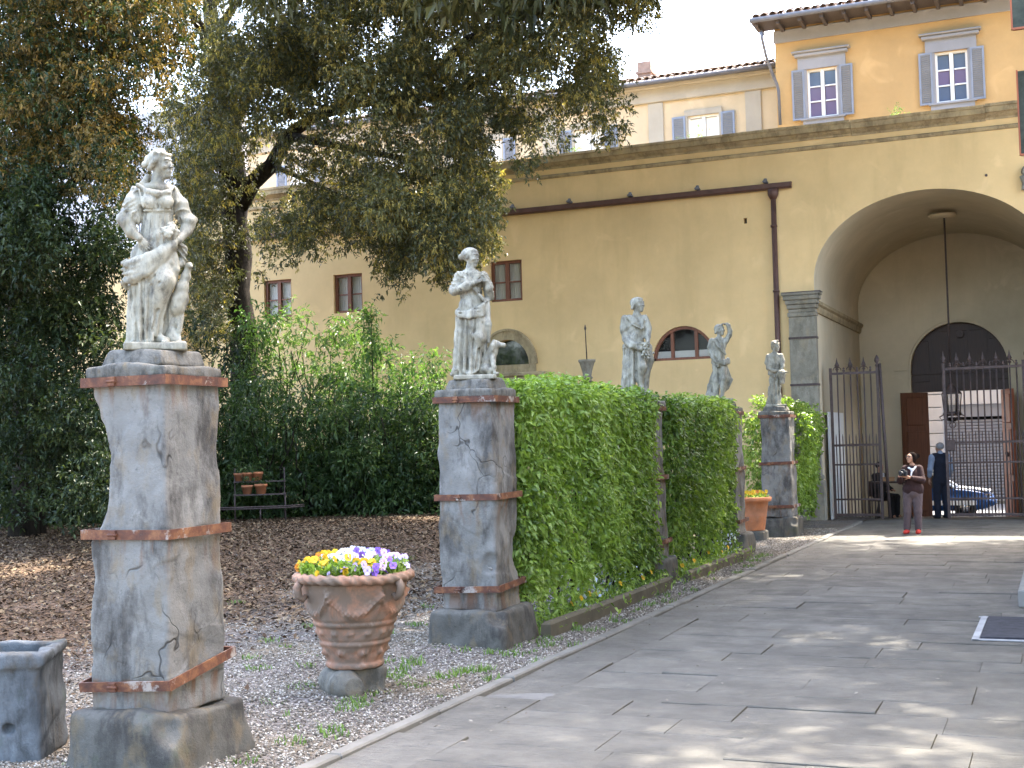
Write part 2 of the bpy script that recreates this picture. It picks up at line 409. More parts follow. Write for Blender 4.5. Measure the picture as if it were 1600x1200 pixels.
def rndmat(name, stops, rough=.8, trans=0.0, spec=.25, att='rnd'):
    m = NM(name, rough, spec); col = m.ramp(m.attr(att), stops); m.color(col)
    if trans:
        t = m.n.new('ShaderNodeBsdfTranslucent'); mx = m.n.new('ShaderNodeMixShader'); mx.inputs[0].default_value = trans
        br = m.mix(1.0, col, (1.5, 1.6, .75), 'MULTIPLY'); m.nt.links.new(br, t.inputs[0])
        m.nt.links.new(m.b.outputs[0], mx.inputs[1]); m.nt.links.new(t.outputs[0], mx.inputs[2])
        m.nt.links.new(mx.outputs[0], m.n['Material Output'].inputs[0])
    MAT[name] = m.m
rndmat('pebble', [(0, (.058, .048, .036)), (.3, (.122, .104, .080)), (.65, (.215, .19, .153)), (1, (.42, .39, .335))], .8)
rndmat('litter', [(0, (.024, .013, .007)), (.4, (.066, .038, .019)), (.75, (.115, .073, .038)), (1, (.21, .155, .09))], .8)
rndmat('hedge_leaf', [(0, (.055, .10, .016)), (.5, (.165, .245, .042)), (.85, (.24, .33, .07)), (1, (.32, .40, .13))], .36, .45, .4)
rndmat('oak_leaf', [(0, (.030, .034, .012)), (.5, (.072, .073, .025)), (.8, (.12, .112, .038)), (1, (.19, .17, .065))], .42, .22, .45)
rndmat('oak_catkin', [(0, (.15, .115, .03)), (.5, (.30, .23, .065)), (1, (.44, .36, .14))], .8, .35, .2)
rndmat('rust_leaf', [(0, (.04, .042, .012)), (.4, (.11, .075, .018)), (.75, (.20, .115, .024)), (1, (.29, .20, .055))], .6, .3, .3)
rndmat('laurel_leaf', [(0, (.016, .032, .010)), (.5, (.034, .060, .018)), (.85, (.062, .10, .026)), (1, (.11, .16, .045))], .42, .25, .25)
rndmat('bright_and_lit_leaf', [(0, (.035, .075, .02)), (.5, (.07, .125, .032)), (1, (.14, .21, .07))], .4, .4, .4)  # pale plants' own green; on shrub tops it is sunlight put into the colour
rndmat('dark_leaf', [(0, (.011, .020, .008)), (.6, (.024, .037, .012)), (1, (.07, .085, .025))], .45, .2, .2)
rndmat('grass', [(0, (.05, .10, .02)), (1, (.14, .22, .05))], .6, .3)
rndmat('plain_shade_leaf', [(0, (.04, .07, .02)), (1, (.09, .13, .04))], .5, .25)
rndmat('blue_flower', [(0, (.25, .30, .45)), (1, (.55, .60, .75))], .7, .3)
def bark():
    m = NM('bark', .95, .1); n = m.noise(9, 8, .7, m.wco((1, 1, .25)), .6)
    m.color(m.ramp(n, [(.35, (.010, .008, .006)), (.6, (.032, .026, .02)), (.75, (.07, .058, .045))])); m.bump(n, .9, .05); MAT['bark'] = m.m
bark()
def wood(name, c):
    m = NM(name, .55, .35); c = np.array(c); n = m.noise(3, 6, .6, m.wco((9, 9, .6)), .4)
    m.color(m.ramp(n, [(.3, c*.7), (.7, c*1.25)])); m.bump(n, .2, .004); MAT[name] = m.m
wood('window_wood', (.17, .065, .035)); wood('door_wood', (.13, .05, .025)); wood('dark_wood', (.045, .025, .018)); wood('red_and_sunlit_wood', (.36, .10, .04))
wood('eave_wood', (.075, .06, .055))
simple('iron', (.07, .05, .046), .6, .3, 12, .2, .3); simple('brown_pipe', (.085, .043, .033), .5, .2, 5, .1); simple('grey_pipe', (.12, .12, .13), .5)
simple('white_paint', (.74, .74, .72), .5, .05); simple('shutter_paint', (.20, .235, .30), .55, .12, 3); simple('shutter_grey', (.205, .225, .265), .55, .12, 3)
simple('roof_tile', (.23, .17, .13), .9, .4, 3, .4); simple('chimney_brick', (.27, .18, .13), .9, .3, 3, .2)
simple('dark_inside', (.008, .008, .009), .9); simple('curtain', (.74, .72, .65), .9, .08, 2)  # dark_inside puts the shade of unlit rooms and holes into the colour
simple('asphalt', (.11, .11, .112), .9, .2, 8, .2); simple('rubber', (.02, .02, .02), .8); simple('black_metal', (.02, .02, .022), .45)
simple('car_blue', (.02, .07, .20), .25, .05, 2, 0, .2, .5); simple('car_white_and_sunlit', (.75, .76, .78), .3, .02); simple('chrome', (.6, .6, .62), .2, .05, 3, 0, .9)
simple('skin', (.36, .19, .12), .55, .08, 20); simple('hair_dark', (.009, .005, .004), .9, .3, 60, .3, 0, .05); simple('hair_grey', (.22, .21, .21), .7, .3, 60, .3)
simple('cloth_maroon', (.030, .013, .012), .9, .25, 15, .2); simple('cloth_mauve', (.085, .06, .06), .9, .15, 15, .2); simple('shoe_red', (.50, .035, .02), .5)
simple('cloth_navy', (.012, .014, .024), .9); simple('cloth_blue', (.22, .26, .34), .9); simple('cloth_white', (.7, .7, .72), .9); simple('cloth_black', (.014, .013, .014), .9)
simple('mat_dark', (.035, .035, .042), .95, .4, 14, .3); simple('soil', (.035, .025, .018), .95, .3, 20, .4); simple('paint_border', (.30, .30, .30), .8, .25, 4)
simple('step_stone', (.2, .192, .175), .8, .15, 4, .25); simple('kerb_stone', (.125, .117, .10), .85, .25, 3, .35); simple('edging', (.085, .072, .047), .9, .3, 4, .4)
simple('shutter_steel', (.22, .225, .25), .5, .08, 2, 0, .3); simple('cardboard', (.35, .2, .1), .8); simple('lamp_glass', (.5, .48, .42), .2)
simple('panel_dark', (.055, .06, .045), .8, .4, 8, .2); simple('green_canvas', (.11, .13, .10), .8, .2, 3)
def glass(name, c, rough=.06):
    m = NM(name, rough, .8); m.color(c); MAT[name] = m.m
glass('glass_dark', (.015, .017, .02)); glass('glass_blue', (.10, .13, .19)); glass('glass_mauve', (.15, .12, .20))
def clear_glass():
    m = NM('glass_clear', .05, .6); m.color((.02, .02, .02)); t = m.n.new('ShaderNodeBsdfTransparent'); mx = m.n.new('ShaderNodeMixShader'); mx.inputs[0].default_value = .88
    m.nt.links.new(m.b.outputs[0], mx.inputs[1]); m.nt.links.new(t.outputs[0], mx.inputs[2]); m.nt.links.new(mx.outputs[0], m.n['Material Output'].inputs[0]); MAT['glass_clear'] = m.m
clear_glass()
for _n, _col in dict(pansy_white=(.52, .51, .50), pansy_yellow=(.56, .34, .015), pansy_purple=(.20, .10, .42), pansy_lilac=(.52, .40, .66), pansy_pink=(.65, .42, .52), pansy_orange=(.45, .16, .02)).items():
    m_ = NM(_n, .6, .2); _cc = np.array(_col); m_.color(m_.ramp(m_.attr('rnd'), [(0, (.03, .012, .05) if _n != 'pansy_yellow' else (.35, .15, .01)), (.2, _cc*.75), (.5, _cc)])); MAT[_n] = m_.m
# ---------------------------------------------------------------- the ground
def GZ(x, y):
    """height of the garden ground: level by the path, rising gently to the back left"""
    x = np.asarray(x, float); y = np.asarray(y, float)
    return .5*ss((-5.7-x)/6.0)*ss((y-7)/12.0)
def grid_sheet(x0, x1, y0, y1, nx, ny, zf):
    X, Y = np.meshgrid(np.linspace(x0, x1, nx), np.linspace(y0, y1, ny), indexing='ij'); Z = zf(X, Y)
    V = np.stack([X, Y, Z], -1).reshape(-1, 3); i = np.arange((nx-1)*(ny-1)); a = (i//(ny-1))*ny+i % (ny-1)
    return V, np.stack([a, a+ny, a+ny+1, a+1], 1)
_w = wob(3, 3.0, .018)
V, F = grid_sheet(-45, -4.16, -6, 31.5, 160, 150, lambda x, y: GZ(x, y)+_w(x, y, 0)*ss((-4.4-x)/.6)-.006)
link('garden_ground', np_mesh('garden_ground', V, F, True), MAT['gravel_ground'], kind='structure')
V, F = grid_sheet(-160, 160, -120, 220, 9, 9, lambda x, y: 0*x-.9)
link('ground', np_mesh('ground', V, F), MAT['asphalt'], kind='structure')
V, F = grid_sheet(-4.2, 6, -6, 30.6, 12, 40, lambda x, y: 0*x-.035)
link('path_bed', np_mesh('path_bed', V, F), MAT['path_bed'], kind='structure')

# ---- paving slabs of the path, each a piece of the paved path
path = thing('paved_path', None, None, (-1.8, 12, 0)); del_keys = None
path['kind'] = 'structure'
def slab(x0, x1, y0, y1, rng):
    n = 5; o = []
    gx = lambda: .0004+abs(rng.normal())*.0007
    big = rng.random() < .36
    gy = lambda: (.004+abs(rng.normal())*.006+(.020*rng.random()**2 if big else 0))
    ph = rng.random()*6
    for i in range(n): t = i/n; o.append((x0+gx()+(x1-x0-.001)*t, y0+gy()*.6+.005*math.sin(ph+7*t)))
    for i in range(2): t = i/2; o.append((x1-gx(), y0+.004+(y1-y0-.008)*t))
    for i in range(n): t = i/n; o.append((x1-gx()-(x1-x0-.001)*t, y1-gy()-.007*math.sin(ph+6*t)))
    for i in range(2): t = i/2; o.append((x0+gx(), y1-.004-(y1-y0-.008)*t))
    c = np.array(o); m = c.mean(0); k = len(o); tx, ty, tz = rng.normal()*.004, .006+rng.normal()*.006, rng.normal()*.0035
    zt = lambda p: tz+tx*(p[0]-m[0])+ty*(p[1]-m[1])
    inner = m+(c-m)*(1-np.array([.0015/(x1-x0)*2, .012/(y1-y0)*2]))
    V = [(p[0]-m[0], p[1]-m[1], -.045) for p in c]+[(p[0]-m[0], p[1]-m[1], zt(p)-.006) for p in c]+[(p[0]-m[0], p[1]-m[1], zt(p)+rng.normal()*.0008) for p in inner]
    F = [(i, (i+1) % k, k+(i+1) % k, k+i) for i in range(k)]+[(k+i, k+(i+1) % k, 2*k+(i+1) % k, 2*k+i) for i in range(k)]+[tuple(range(2*k, 3*k))]
    me = bpy.data.meshes.new('paving_stone'); me.from_pydata(V, [], F); me.update()
    link('paving_stone', me, MAT['paving'], path, (m[0]-path.location.x, m[1]-path.location.y, 0))
_g = np.random.default_rng(5)
y = 4.2
while y < 30.2:
    hgt = .38+.26*_g.random()+(.006*y); x = -3.56-_g.random()*.02
    y1 = min(y+hgt, 30.3); x -= 0
    first = True
    while x < 1.2:
        L = .7+1.0*_g.random(); L = L*(.45+.5*_g.random()) if first else L; first = False
        x1 = x+L
        if x1 > .9: x1 = 1.4
        slab(x, x1, y, y1, _g); x = x1
    y = y1
y = 4.0
while y < 29.6:
    L = 1.0+.9*_g.random(); slab(-4.065, -3.565, y, y+L, _g); y += L
# mortar smears fill many joints flush
V, F = grid_sheet(-4.06, 1.4, 4, 30.4, 60, 300, lambda x, y: -.0175+wob(8, 1.4, .0028, 3)(x, y, 0)); link('joint_mortar', np_mesh('joint_mortar', V, F), MAT['mortar'], kind='structure')
kerb = thing('path_kerb', None, None, (-4.12, 12, 0)); kerb['kind'] = 'structure'
y = 3.6
while y < 28.5:
    L = .8+.7*_g.random(); b = MB(); b.box((0, 0, 0), (.105, L-.012, .16), rz=_g.normal()*.006, bev=.012)
    link('kerb_stone', b.mesh('kerb_stone'), MAT['kerb_stone'], kerb, (_g.normal()*.004, y+L/2-12, -.052+_g.normal()*.006)); y += L
# passage floor and street behind the arch
b = MB(); b.add([(-5.0, 30.25, -.004), (.6, 30.25, -.004), (.6, 37.2, -.34), (-5.0, 37.2, -.34)], [(0, 1, 2, 3)]); part('passage_floor', b, MAT['paving'], None, kind='structure')
b = MB(); b.box((-2, 43.2, -.72), (60, 12.0, .2)); part('street', b, MAT['asphalt'], None, kind='structure')
b = MB(); b.box((-2, 50.0, -.60), (60, 1.6, .2)); part('street_pavement', b, MAT['kerb_stone'], None, kind='structure')

# ---- gravel pebbles, fallen leaves, grass blades, litter on the path (nobody could count them)
def rotz_pts(n): a = RNG.random(n)*2*np.pi; return np.cos(a), np.sin(a)
def scatter_pebbles(P, size):
    n = len(P); base = np.array([(1, 0, 0), (-1, 0, 0), (0, 1, 0), (0, -1, 0), (0, 0, 1), (0, 0, -.6)], float)
    B = base[None]*(1+.35*RNG.normal(size=(n, 6, 1)).clip(-1, 1)*.8); s = size*(.55+.9*RNG.random(n)**1.5)
    B = B*s[:, None, None]*np.array([1, .75, .55]); c, q = rotz_pts(n)
    x = B[..., 0]*c[:, None]-B[..., 1]*q[:, None]; yy = B[..., 0]*q[:, None]+B[..., 1]*c[:, None]; z = B[..., 2]
    tl = RNG.normal(size=(n, 1))*.4; z = z+x*tl
    V = np.stack([x, yy, z], -1)+P[:, None]; F0 = np.array([(0, 2, 4), (2, 1, 4), (1, 3, 4), (3, 0, 4), (2, 0, 5), (1, 2, 5), (3, 1, 5), (0, 3, 5)])
    F = (F0[None]+6*np.arange(n)[:, None, None]).reshape(-1, 3); rnd = np.repeat(RNG.random(n), 6)
    return V.reshape(-1, 3), F, {'rnd': rnd}
def in_view(P, pad=60):
    d = P-CAMP; zz = d@_f; x = 800+FPX*(d@CR)/zz; y = 600-FPX*(d@CU)/zz
    return (zz > .5) & (x > -pad) & (x < 1600+pad) & (y < 1200+pad*2)
n = 170000; P = np.stack([-12+7.9*RNG.random(n)**.7, 4.5+23*RNG.random(n)**1.5, np.zeros(n)], 1)
P = P[in_view(P)]
keep = RNG.random(len(P)) < np.clip(1.05-.30*(-6.3-P[:, 0]-.5*np.sin(P[:, 1]*.9)), .06, 1); P = P[keep]
P[:, 2] = GZ(P[:, 0], P[:, 1])+_w(P[:, 0], P[:, 1], 0)*ss((-4.4-P[:, 0])/.6)-.002
V, F, A = scatter_pebbles(P, .0125); link('gravel', np_mesh('gravel', V, F, True, A), MAT['pebble'], kind='stuff')
def scatter_flat(P, L, wd, tilt=.35, fold=.3):
    n = len(P); a = RNG.random(n)*2*np.pi; s = L*(.6+.8*RNG.random(n))
    t = np.stack([np.cos(a), np.sin(a), RNG.normal(size=n)*tilt], 1); b = np.stack([-np.sin(a), np.cos(a), RNG.normal(size=n)*tilt], 1)
    up = np.array([0, 0, 1.0])
    V = np.stack([P-t*s[:, None]*.5, P+b*(s*wd)[:, None]*.5+up*(s*fold*.3)[:, None], P+t*s[:, None]*.5, P-b*(s*wd)[:, None]*.5+up*(s*fold*.3)[:, None]], 1).reshape(-1, 3)
    F = np.arange(4*n).reshape(n, 4); return V, F, {'rnd': np.repeat(RNG.random(n), 4)}
n = 150000; P = np.stack([-22+16.5*RNG.random(n), 6+20*RNG.random(n), np.zeros(n)], 1); P = P[in_view(P)]
keep = RNG.random(len(P)) < np.clip(.02+.42*(-6.4-P[:, 0]-.6*np.sin(P[:, 1]*.7+1)), .015, 1)*np.clip((P[:, 1]-5)/6, .3, 1); P = P[keep]
P[:, 2] = GZ(P[:, 0], P[:, 1])+.012+.01*RNG.random(len(P))
V, F, A = scatter_flat(P, .065, .45); link('fallen_leaves', np_mesh('fallen_leaves', V, F, False, A), MAT['litter'], kind='stuff')
n = 420; P = np.stack([-4.0+3.6*RNG.random(n), 6+20*RNG.random(n)**.8, np.full(n, .016)], 1); k = RNG.random(n) < .35; P[k, 0] = -4.05+abs(RNG.normal(size=k.sum()))*.25
V, F, A = scatter_flat(P, .03, .6, .2); A['rnd'] = np.clip(A['rnd']*.6+.15, 0, 1); link('path_litter', np_mesh('path_litter', V, F, False, A), MAT['pebble'], kind='stuff')
def blades(C, rad, per, L):
    n = len(C)*per; c = np.repeat(C, per, 0); a = RNG.random(n)*2*np.pi; rr = rad*np.sqrt(RNG.random(n))
    P = c+np.stack([np.cos(a)*rr, np.sin(a)*rr, 0*a], 1); b = RNG.random(n)*2*np.pi; l = L*(.4+.8*RNG.random(n)); w = .004+.003*RNG.random(n)
    lean = .3+.6*RNG.random(n); s = np.stack([-np.sin(b), np.cos(b), 0*b], 1)*w[:, None]; d = np.stack([np.cos(b), np.sin(b), 0*b], 1)
    top = P+d*(l*lean)[:, None]+np.array([0, 0, 1.0])*(l*.8)[:, None]; mid = P+d*(l*lean*.3)[:, None]+np.array([0, 0, 1.0])*(l*.5)[:, None]
    V = np.stack([P-s, P+s, mid+s*.8, mid-s*.8, top, top+s*.1], 1).reshape(-1, 3); i = 6*np.arange(n)[:, None]
    F = np.concatenate([i+np.array([0, 1, 2, 3]), i+np.array([3, 2, 5, 4])]); return V, F, {'rnd': np.repeat(RNG.random(n), 6)}
C = [gnd(*p) for p in [(405, 1045), (470, 1075), (540, 1108), (430, 1100), (690, 1060), (720, 1052), (750, 1048), (650, 1072), (770, 1062), (845, 1036), (900, 1010), (690, 1014), (720, 1018), (800, 1012), (820, 1000), (930, 985), (420, 1005), (395, 1030), (370, 960), (480, 985), (625, 1048), (640, 1040), (610, 990), (560, 1095), (590, 1085), (760, 1010), (380, 1190), (455, 1160), (520, 1150), (610, 1060), (640, 900), (600, 930), (840, 1005), (865, 1000), (330, 1080)]]
C += [np.array([-4.25-1.0*abs(RNG.normal()), 7+14*RNG.random(), 0]) for _ in range(70)]
C = np.array(C)+np.repeat(RNG.normal(size=(1, 3))*0, len(C), 0); C[:, 2] = GZ(C[:, 0], C[:, 1])-.005
V1, F1, A1 = blades(C, .11, 24, .065)
C2 = np.stack([-4.3-2.6*RNG.random(130), 6+15*RNG.random(130), np.zeros(130)], 1); C2[:, 2] = GZ(C2[:, 0], C2[:, 1])
V2, F2, A2 = blades(C2, .04, 6, .045)
link('grass_tufts', np_mesh('grass_tufts', np.concatenate([V1, V2]), np.concatenate([F1, F2+len(V1)]), False, {'rnd': np.concatenate([A1['rnd'], A2['rnd']])}), MAT['grass'], kind='stuff')
# ---------------------------------------------------------------- the yellow courtyard building with its arch
YW = 30.0
wing = thing('courtyard_building', 'long yellow plastered building with the tall carriage arch and stone cornice', 'building', (-7, YW, 0))
def wpart(name, mb, mat, parent=wing, **k): return part(name, mb, MAT[mat], parent, world=True, **k)
def sub(name, mb, mat, par, **k):
    """sub-part of a part whose own mesh is in wing space"""
    return link(name, mb.mesh(name, wing.location), MAT[mat], par, **k)
ACX, AA, AB, ASP = -2.55, 2.50, 1.86, 5.40
arch_pts = [(ACX+AA*math.cos(t), ASP+AB*math.sin(t)) for t in np.linspace(0, math.pi, 41)]
def rect(x0, x1, z0, z1): return [(x0, z0), (x1, z0), (x1, z1), (x0, z1)]
def half(cx, a, z0, b, n=20): return [(cx+a*math.cos(t), z0+b*math.sin(t)) for t in np.linspace(0, math.pi, n)]
WINS = [(-19.72, -18.86), (-17.56, -16.70), (-13.05, -12.19)]; WZ0, WZ1 = 5.45, 6.47
LUN2 = half(-8.13, .76, 3.77, .80); LUN1 = half(-12.62, .57, 3.86, .62)
holes = [rect(a, b, WZ0, WZ1) for a, b in WINS]+[LUN2, LUN1]+[rect(-6.60, -6.53, 6.86, 6.99)]
outer = [(-23.2, -.4), (ACX-AA, -.4)]+arch_pts[::-1]+[(ACX+AA, -.4), (7, -.4), (7, 8.98), (-23.2, 8.98)]
def wall_face(mb, loops, y, flip=False):
    pts = [p for l in loops for p in l]; tr = tessellate_polygon([[Vector((p[0], p[1], 0)) for p in l] for l in loops])
    F = []
    for t in tr:
        a, b, c = [Vector(pts[i]) for i in t]; cr = (b-a).cross(c-a) if False else (b.x-a.x)*(c.y-a.y)-(b.y-a.y)*(c.x-a.x)
        t = list(t) if cr > 0 else list(t)[::-1]; F.append(t[::-1] if flip else t)
    mb.add([(p[0], y, p[1]) for p in pts], F)
def reveal(mb, loop, y0, y1):
    n = len(loop); mb.add([(p[0], y0, p[1]) for p in loop]+[(p[0], y1, p[1]) for p in loop], [(i, (i+1) % n, n+(i+1) % n, n+i) for i in range(n)])
b = MB(); wall_face(b, [outer]+holes, YW)
for h in holes: reveal(b, h, YW, YW+.30)
b.add([(-23.2, YW, -.4), (-23.2, 38, -.4), (-23.2, 38, 8.98), (-23.2, YW, 8.98)], [(0, 1, 2, 3)])
b.add([(7, YW, -.4), (7, 38, -.4), (7, 38, 8.98), (7, YW, 8.98)], [(3, 2, 1, 0)])
wpart('wall', b, 'plaster_yellow')
b = MB(); b.box((-8.1, 34.6, 8.70), (30.2, 6.6, .12)); wpart('terrace_floor', b, 'cornice_stone')
b = MB(); b.box((-6.56, YW+.2, 6.93), (.2, .1, .3)); wpart('vent', b, 'dark_inside')
# cornice in lengths (worn stone), string course, gutter and downpipe
prof = [(-.06, 8.62), (.02, 8.62), (.03, 8.66), (.10, 8.70), (.14, 8.74), (.20, 8.75), (.21, 8.86), (.24, 8.87), (.24, 8.93), (-.35, 9.0), (-.35, 8.62)]
x = -23.4
while x < 7:
    L = min(2.2+1.3*_g.random(), 7.2-x); dz = _g.normal()*.012; b = MB()
    b.sweep_profile([(o+_g.normal()*.004, z+dz) for o, z in prof], [(x+.004, YW-.002, (0, -1)), (x+L*.5, YW-.002+_g.normal()*.004, (0, -1)), (x+L-.004, YW-.002, (0, -1))])
    wpart('cornice_stone', b, 'cornice_stone'); x += L
b = MB(); b.sweep_profile([(-.02, 8.40), (.03, 8.41), (.055, 8.45), (.055, 8.475), (.02, 8.50), (-.02, 8.50)], [(xx, YW-.002+.006*math.sin(xx*1.7), (0, -1)) for xx in np.linspace(-23.2, 7, 40)])
wpart('string_course', b, 'cornice_stone')
b = MB(); b.sweep_profile([(.02, 7.70), (.02, 7.60), (.06, 7.57), (.15, 7.57), (.18, 7.60), (.185, 7.70), (.16, 7.69)], [(-23.0, YW, (0, -1)), (-5.46, YW, (0, -1))])
b.box((-14.23, YW-.05, 7.71), (17.54, .1, .02)); wpart('gutter', b, 'brown_pipe')
for xg in (-22.0, -20.4, -18.8, -17.2, -15.6, -13.9, -12.35, -10.85, -9.3, -7.65, -6.05):
    b = MB(); b.box((xg, YW-.1, 7.76), (.10, .2, .06), bev=.02); b.tube([(xg, YW-.1, 7.74), (xg, YW-.1, 7.84)], [.06, .035], 8); wpart('gutter_bracket', b, 'grey_pipe')
b = MB(); b.tube([(-5.88, YW-.11, 7.57), (-5.88, YW-.11, 7.44), (-5.88, YW-.11, 7.34)], [.13, .12, .07], 12); b.tube([(-5.88, YW-.11, 7.36), (-5.89, YW-.10, 4), (-5.92, YW-.10, .1)], .062, 12)
for zz in (6.7, 5.2, 3.7, 2.2): b.tube([(-5.89, YW-.10, zz), (-5.89, YW-.10, zz+.05)], .078, 12)
wpart('downpipe', b, 'brown_pipe')
# casement windows
for a, c in WINS:
    f = MB(); y = YW+.12; w = .07
    for xx in (a+w/2, c-w/2): f.box((xx, y, (WZ0+WZ1)/2), (w, .08, WZ1-WZ0-.004))
    f.box(((a+c)/2, y, (WZ0+WZ1)/2), (.10, .085, WZ1-WZ0-.14))
    for zz in (WZ0+w/2, WZ1-w/2): f.box(((a+c)/2, y, zz), (c-a-2*w-.002, .078, w))
    for s in (0, 1): x0 = a+w if s == 0 else (a+c)/2+.05; x1 = (a+c)/2-.05 if s == 0 else c-w; f.box(((x0+x1)/2, y, (WZ0+WZ1)/2-.02), (x1-x0-.002, .04, .035))
    win = wpart('window', f, 'window_wood')
    for s in (0, 1):
        for t in (0, 1):
            x0 = a+w if s == 0 else (a+c)/2+.05; x1 = (a+c)/2-.05 if s == 0 else c-w; zm = (WZ0+WZ1)/2-.02
            z0 = WZ0+w if t == 0 else zm+.018; z1 = zm-.018 if t == 0 else WZ1-w
            p = MB(); p.box(((x0+x1)/2, y+.012, (z0+z1)/2), (x1-x0, .006, z1-z0)); sub('pane', p, 'glass_clear', win)
    p = MB(); N = 24; p.add([(a+(c-a)*i/N, y+.09+.012*(i % 2), zz) for i in range(N+1) for zz in (WZ0, WZ1)], [(2*i, 2*i+2, 2*i+3, 2*i+1) for i in range(N)]); sub('curtain', p, 'curtain', win)
    p = MB(); p.box(((a+c)/2, y+.3, (WZ0+WZ1)/2), (c-a+.2, .02, WZ1-WZ0+.2)); sub('dark_room_sheet', p, 'dark_inside', win)  # near-black sheet stands in for the unlit room
# half-round wooden window
f = MB(); y = YW+.10
def arc_band(mb, cx, z0, a0, b0, a1, b1, y0, y1, n=20, t0=0.0, t1=math.pi):
    V = []; F = []
    for t in np.linspace(t0, t1, n):
        for (aa, bb) in ((a0, b0), (a1, b1)):
            for yy in (y0, y1): V.append((cx+aa*math.cos(t), yy, z0+bb*math.sin(t)))
    for i in range(n-1):
        o = 4*i; F += [(o, o+4, o+6, o+2), (o+1, o+3, o+7, o+5), (o+2, o+6, o+7, o+3), (o, o+1, o+5, o+4)]
    mb.add(V, F+[(0, 2, 3, 1), (4*n-4, 4*n-3, 4*n-1, 4*n-2)])
arc_band(f, -8.13, 3.77, .69, .73, .758, .798, y-.04, y+.04); f.box((-8.13, y, 3.80), (1.5, .08, .07))
for xx in (-8.42, -7.84): f.box((xx, y, 3.835+.30), (.075, .075, .60))
lw = wpart('lunette_window', f, 'window_wood')
for poly in ([(-8.80, 3.84), (-8.46, 3.84), (-8.46, 4.45), (-8.62, 4.33), (-8.75, 4.1)], [(-8.38, 3.84), (-7.88, 3.84), (-7.88, 4.46), (-8.13, 4.5), (-8.38, 4.46)], [(-7.80, 3.84), (-7.46, 3.84), (-7.51, 4.1), (-7.64, 4.33), (-7.80, 4.45)]):
    p = MB(); p.prism(poly, lambda u, w: (u, y+.01, w), lambda u, w: (u, y+.016, w)); sub('pane', p, 'glass_clear', lw)
p = MB(); p.box((-8.13, y+.10, 3.90), (1.4, .01, .2)); sub('curtain', p, 'curtain', lw)
p = MB(); p.box((-8.13, y+.25, 4.2), (1.8, .02, 1.2)); sub('dark_room_sheet', p, 'dark_inside', lw)  # near-black sheet behind the panes, the room's shade put into its colour
# half-round opening with a moulded stone surround and sill
f = MB(); arc_band(f, -12.62, 3.86, .575, .625, .74, .84, YW-.055, YW+.02, 24); arc_band(f, -12.62, 3.86, .742, .842, .80, .90, YW-.085, YW+.02, 24)
f.box((-12.62, YW-.02, 3.76), (1.5, .075, .19)); f.box((-12.62, YW-.07, 3.61), (2.06, .17, .10), bev=.02); f.box((-12.62, YW-.04, 3.50), (1.8, .12, .11), bev=.02)
lw = wpart('lunette_surround', f, 'cornice_stone'); p = MB(); p.box((-12.62, YW+.18, 4.2), (1.3, .02, .9)); sub('pane', p, 'glass_dark', lw)
# stone pilaster with moulded capital and iron hoops
b = MB(); b.box((-5.31, YW-.09, 2.75), (.60, .22, 3.7), bev=.012); b.box((-5.31, YW-.13, .45), (.74, .32, .90), bev=.02); b.box((-5.31, YW-.115, .97), (.68, .28, .12), bev=.03)
pil = wpart('pilaster', b, 'grey_stone')
b = MB(); z = 4.602
for wd, h in ((.64, .10), (.60, .08), (.66, .10), (.72, .10), (.80, .10), (.86, .06)): b.box((-5.31, YW-.09-(wd-.6)/4, z+h/2), (wd, .22+(wd-.6)/2+.01, h-.002), bev=.012); z += h
sub('capital', b, 'grey_stone', pil)
b = MB(); b.box((-5.31, YW-.13, z+.012), (.88, .36, .02)); sub('lead_cap', b, 'iron', pil)
for zz in (4.66, 4.12, 3.06, 1.5): b = MB(); b.box((-5.31, YW-.095, zz), (.63, .25, .05)); sub('iron_hoop', b, 'iron', pil)
# the passage: vault, side walls, impost moulding, end wall with the street door
YB = 37.0
b = MB(); n = len(arch_pts); b.add([(p[0], yy, p[1]) for yy in (YW, YB) for p in arch_pts], [(i, i+1, n+i+1, n+i) for i in range(n-1)], True); wpart('vault', b, 'plaster_pale')
for xs, o in ((ACX-AA, 0), (ACX+AA, 1)): b = MB(); b.add([(xs, YW, -.4), (xs, YB, -.5), (xs, YB, ASP), (xs, YW, ASP)], [(3, 2, 1, 0) if o == 0 else (0, 1, 2, 3)]); wpart('passage_wall', b, 'plaster_pale')
for xs, sg in ((ACX-AA, 1), (ACX+AA, -1)):
    b = MB(); b.sweep_profile([(-.01, 4.70), (.05, 4.70), (.07, 4.78), (.07, 4.84), (.12, 4.88), (.12, 4.95), (-.01, 4.96)], [(xs, YW+.02, (sg, 0)), (xs, YB, (sg, 0))]); wpart('impost_moulding', b, 'cornice_stone')
DX0, DX1, DSP = -3.72, -1.24, 3.62; dcx = (DX0+DX1)/2; da = (DX1-DX0)/2
door_out = [(DX0, -.5)]+half(dcx, da, DSP, 1.25, 24)[::-1]+[(DX1, -.5)]
back_out = [(ACX-AA, -.5)]+[(DX0, -.5)]+half(dcx, da, DSP, 1.25, 24)[::-1]+[(DX1, -.5), (ACX+AA, -.5), (ACX+AA, ASP)]+arch_pts[1:]
b = MB(); wall_face(b, [back_out], YB); reveal(b, door_out, YB, YB+.6)
b.box((-9, YB+.3, 4.2), (7.6, .5, 9.2)); b.box((3.9, YB+.3, 4.2), (6.0, .5, 9.2)); b.box((dcx, YB+.35, 6.95), (6.7, .4, 3.7)); wpart('end_wall', b, 'plaster_pale')
# shallow raised band framing the street door
b = MB(); arc_band(b, dcx, DSP, da+.06, 1.31, da+.42, 1.70, YB-.05, YB+.01, 28)
for xx in (DX0-.24, DX1+.24): b.box((xx, YB-.02, 1.6), (.36, .06, 4.0))
wpart('door_surround', b, 'plaster_pale')
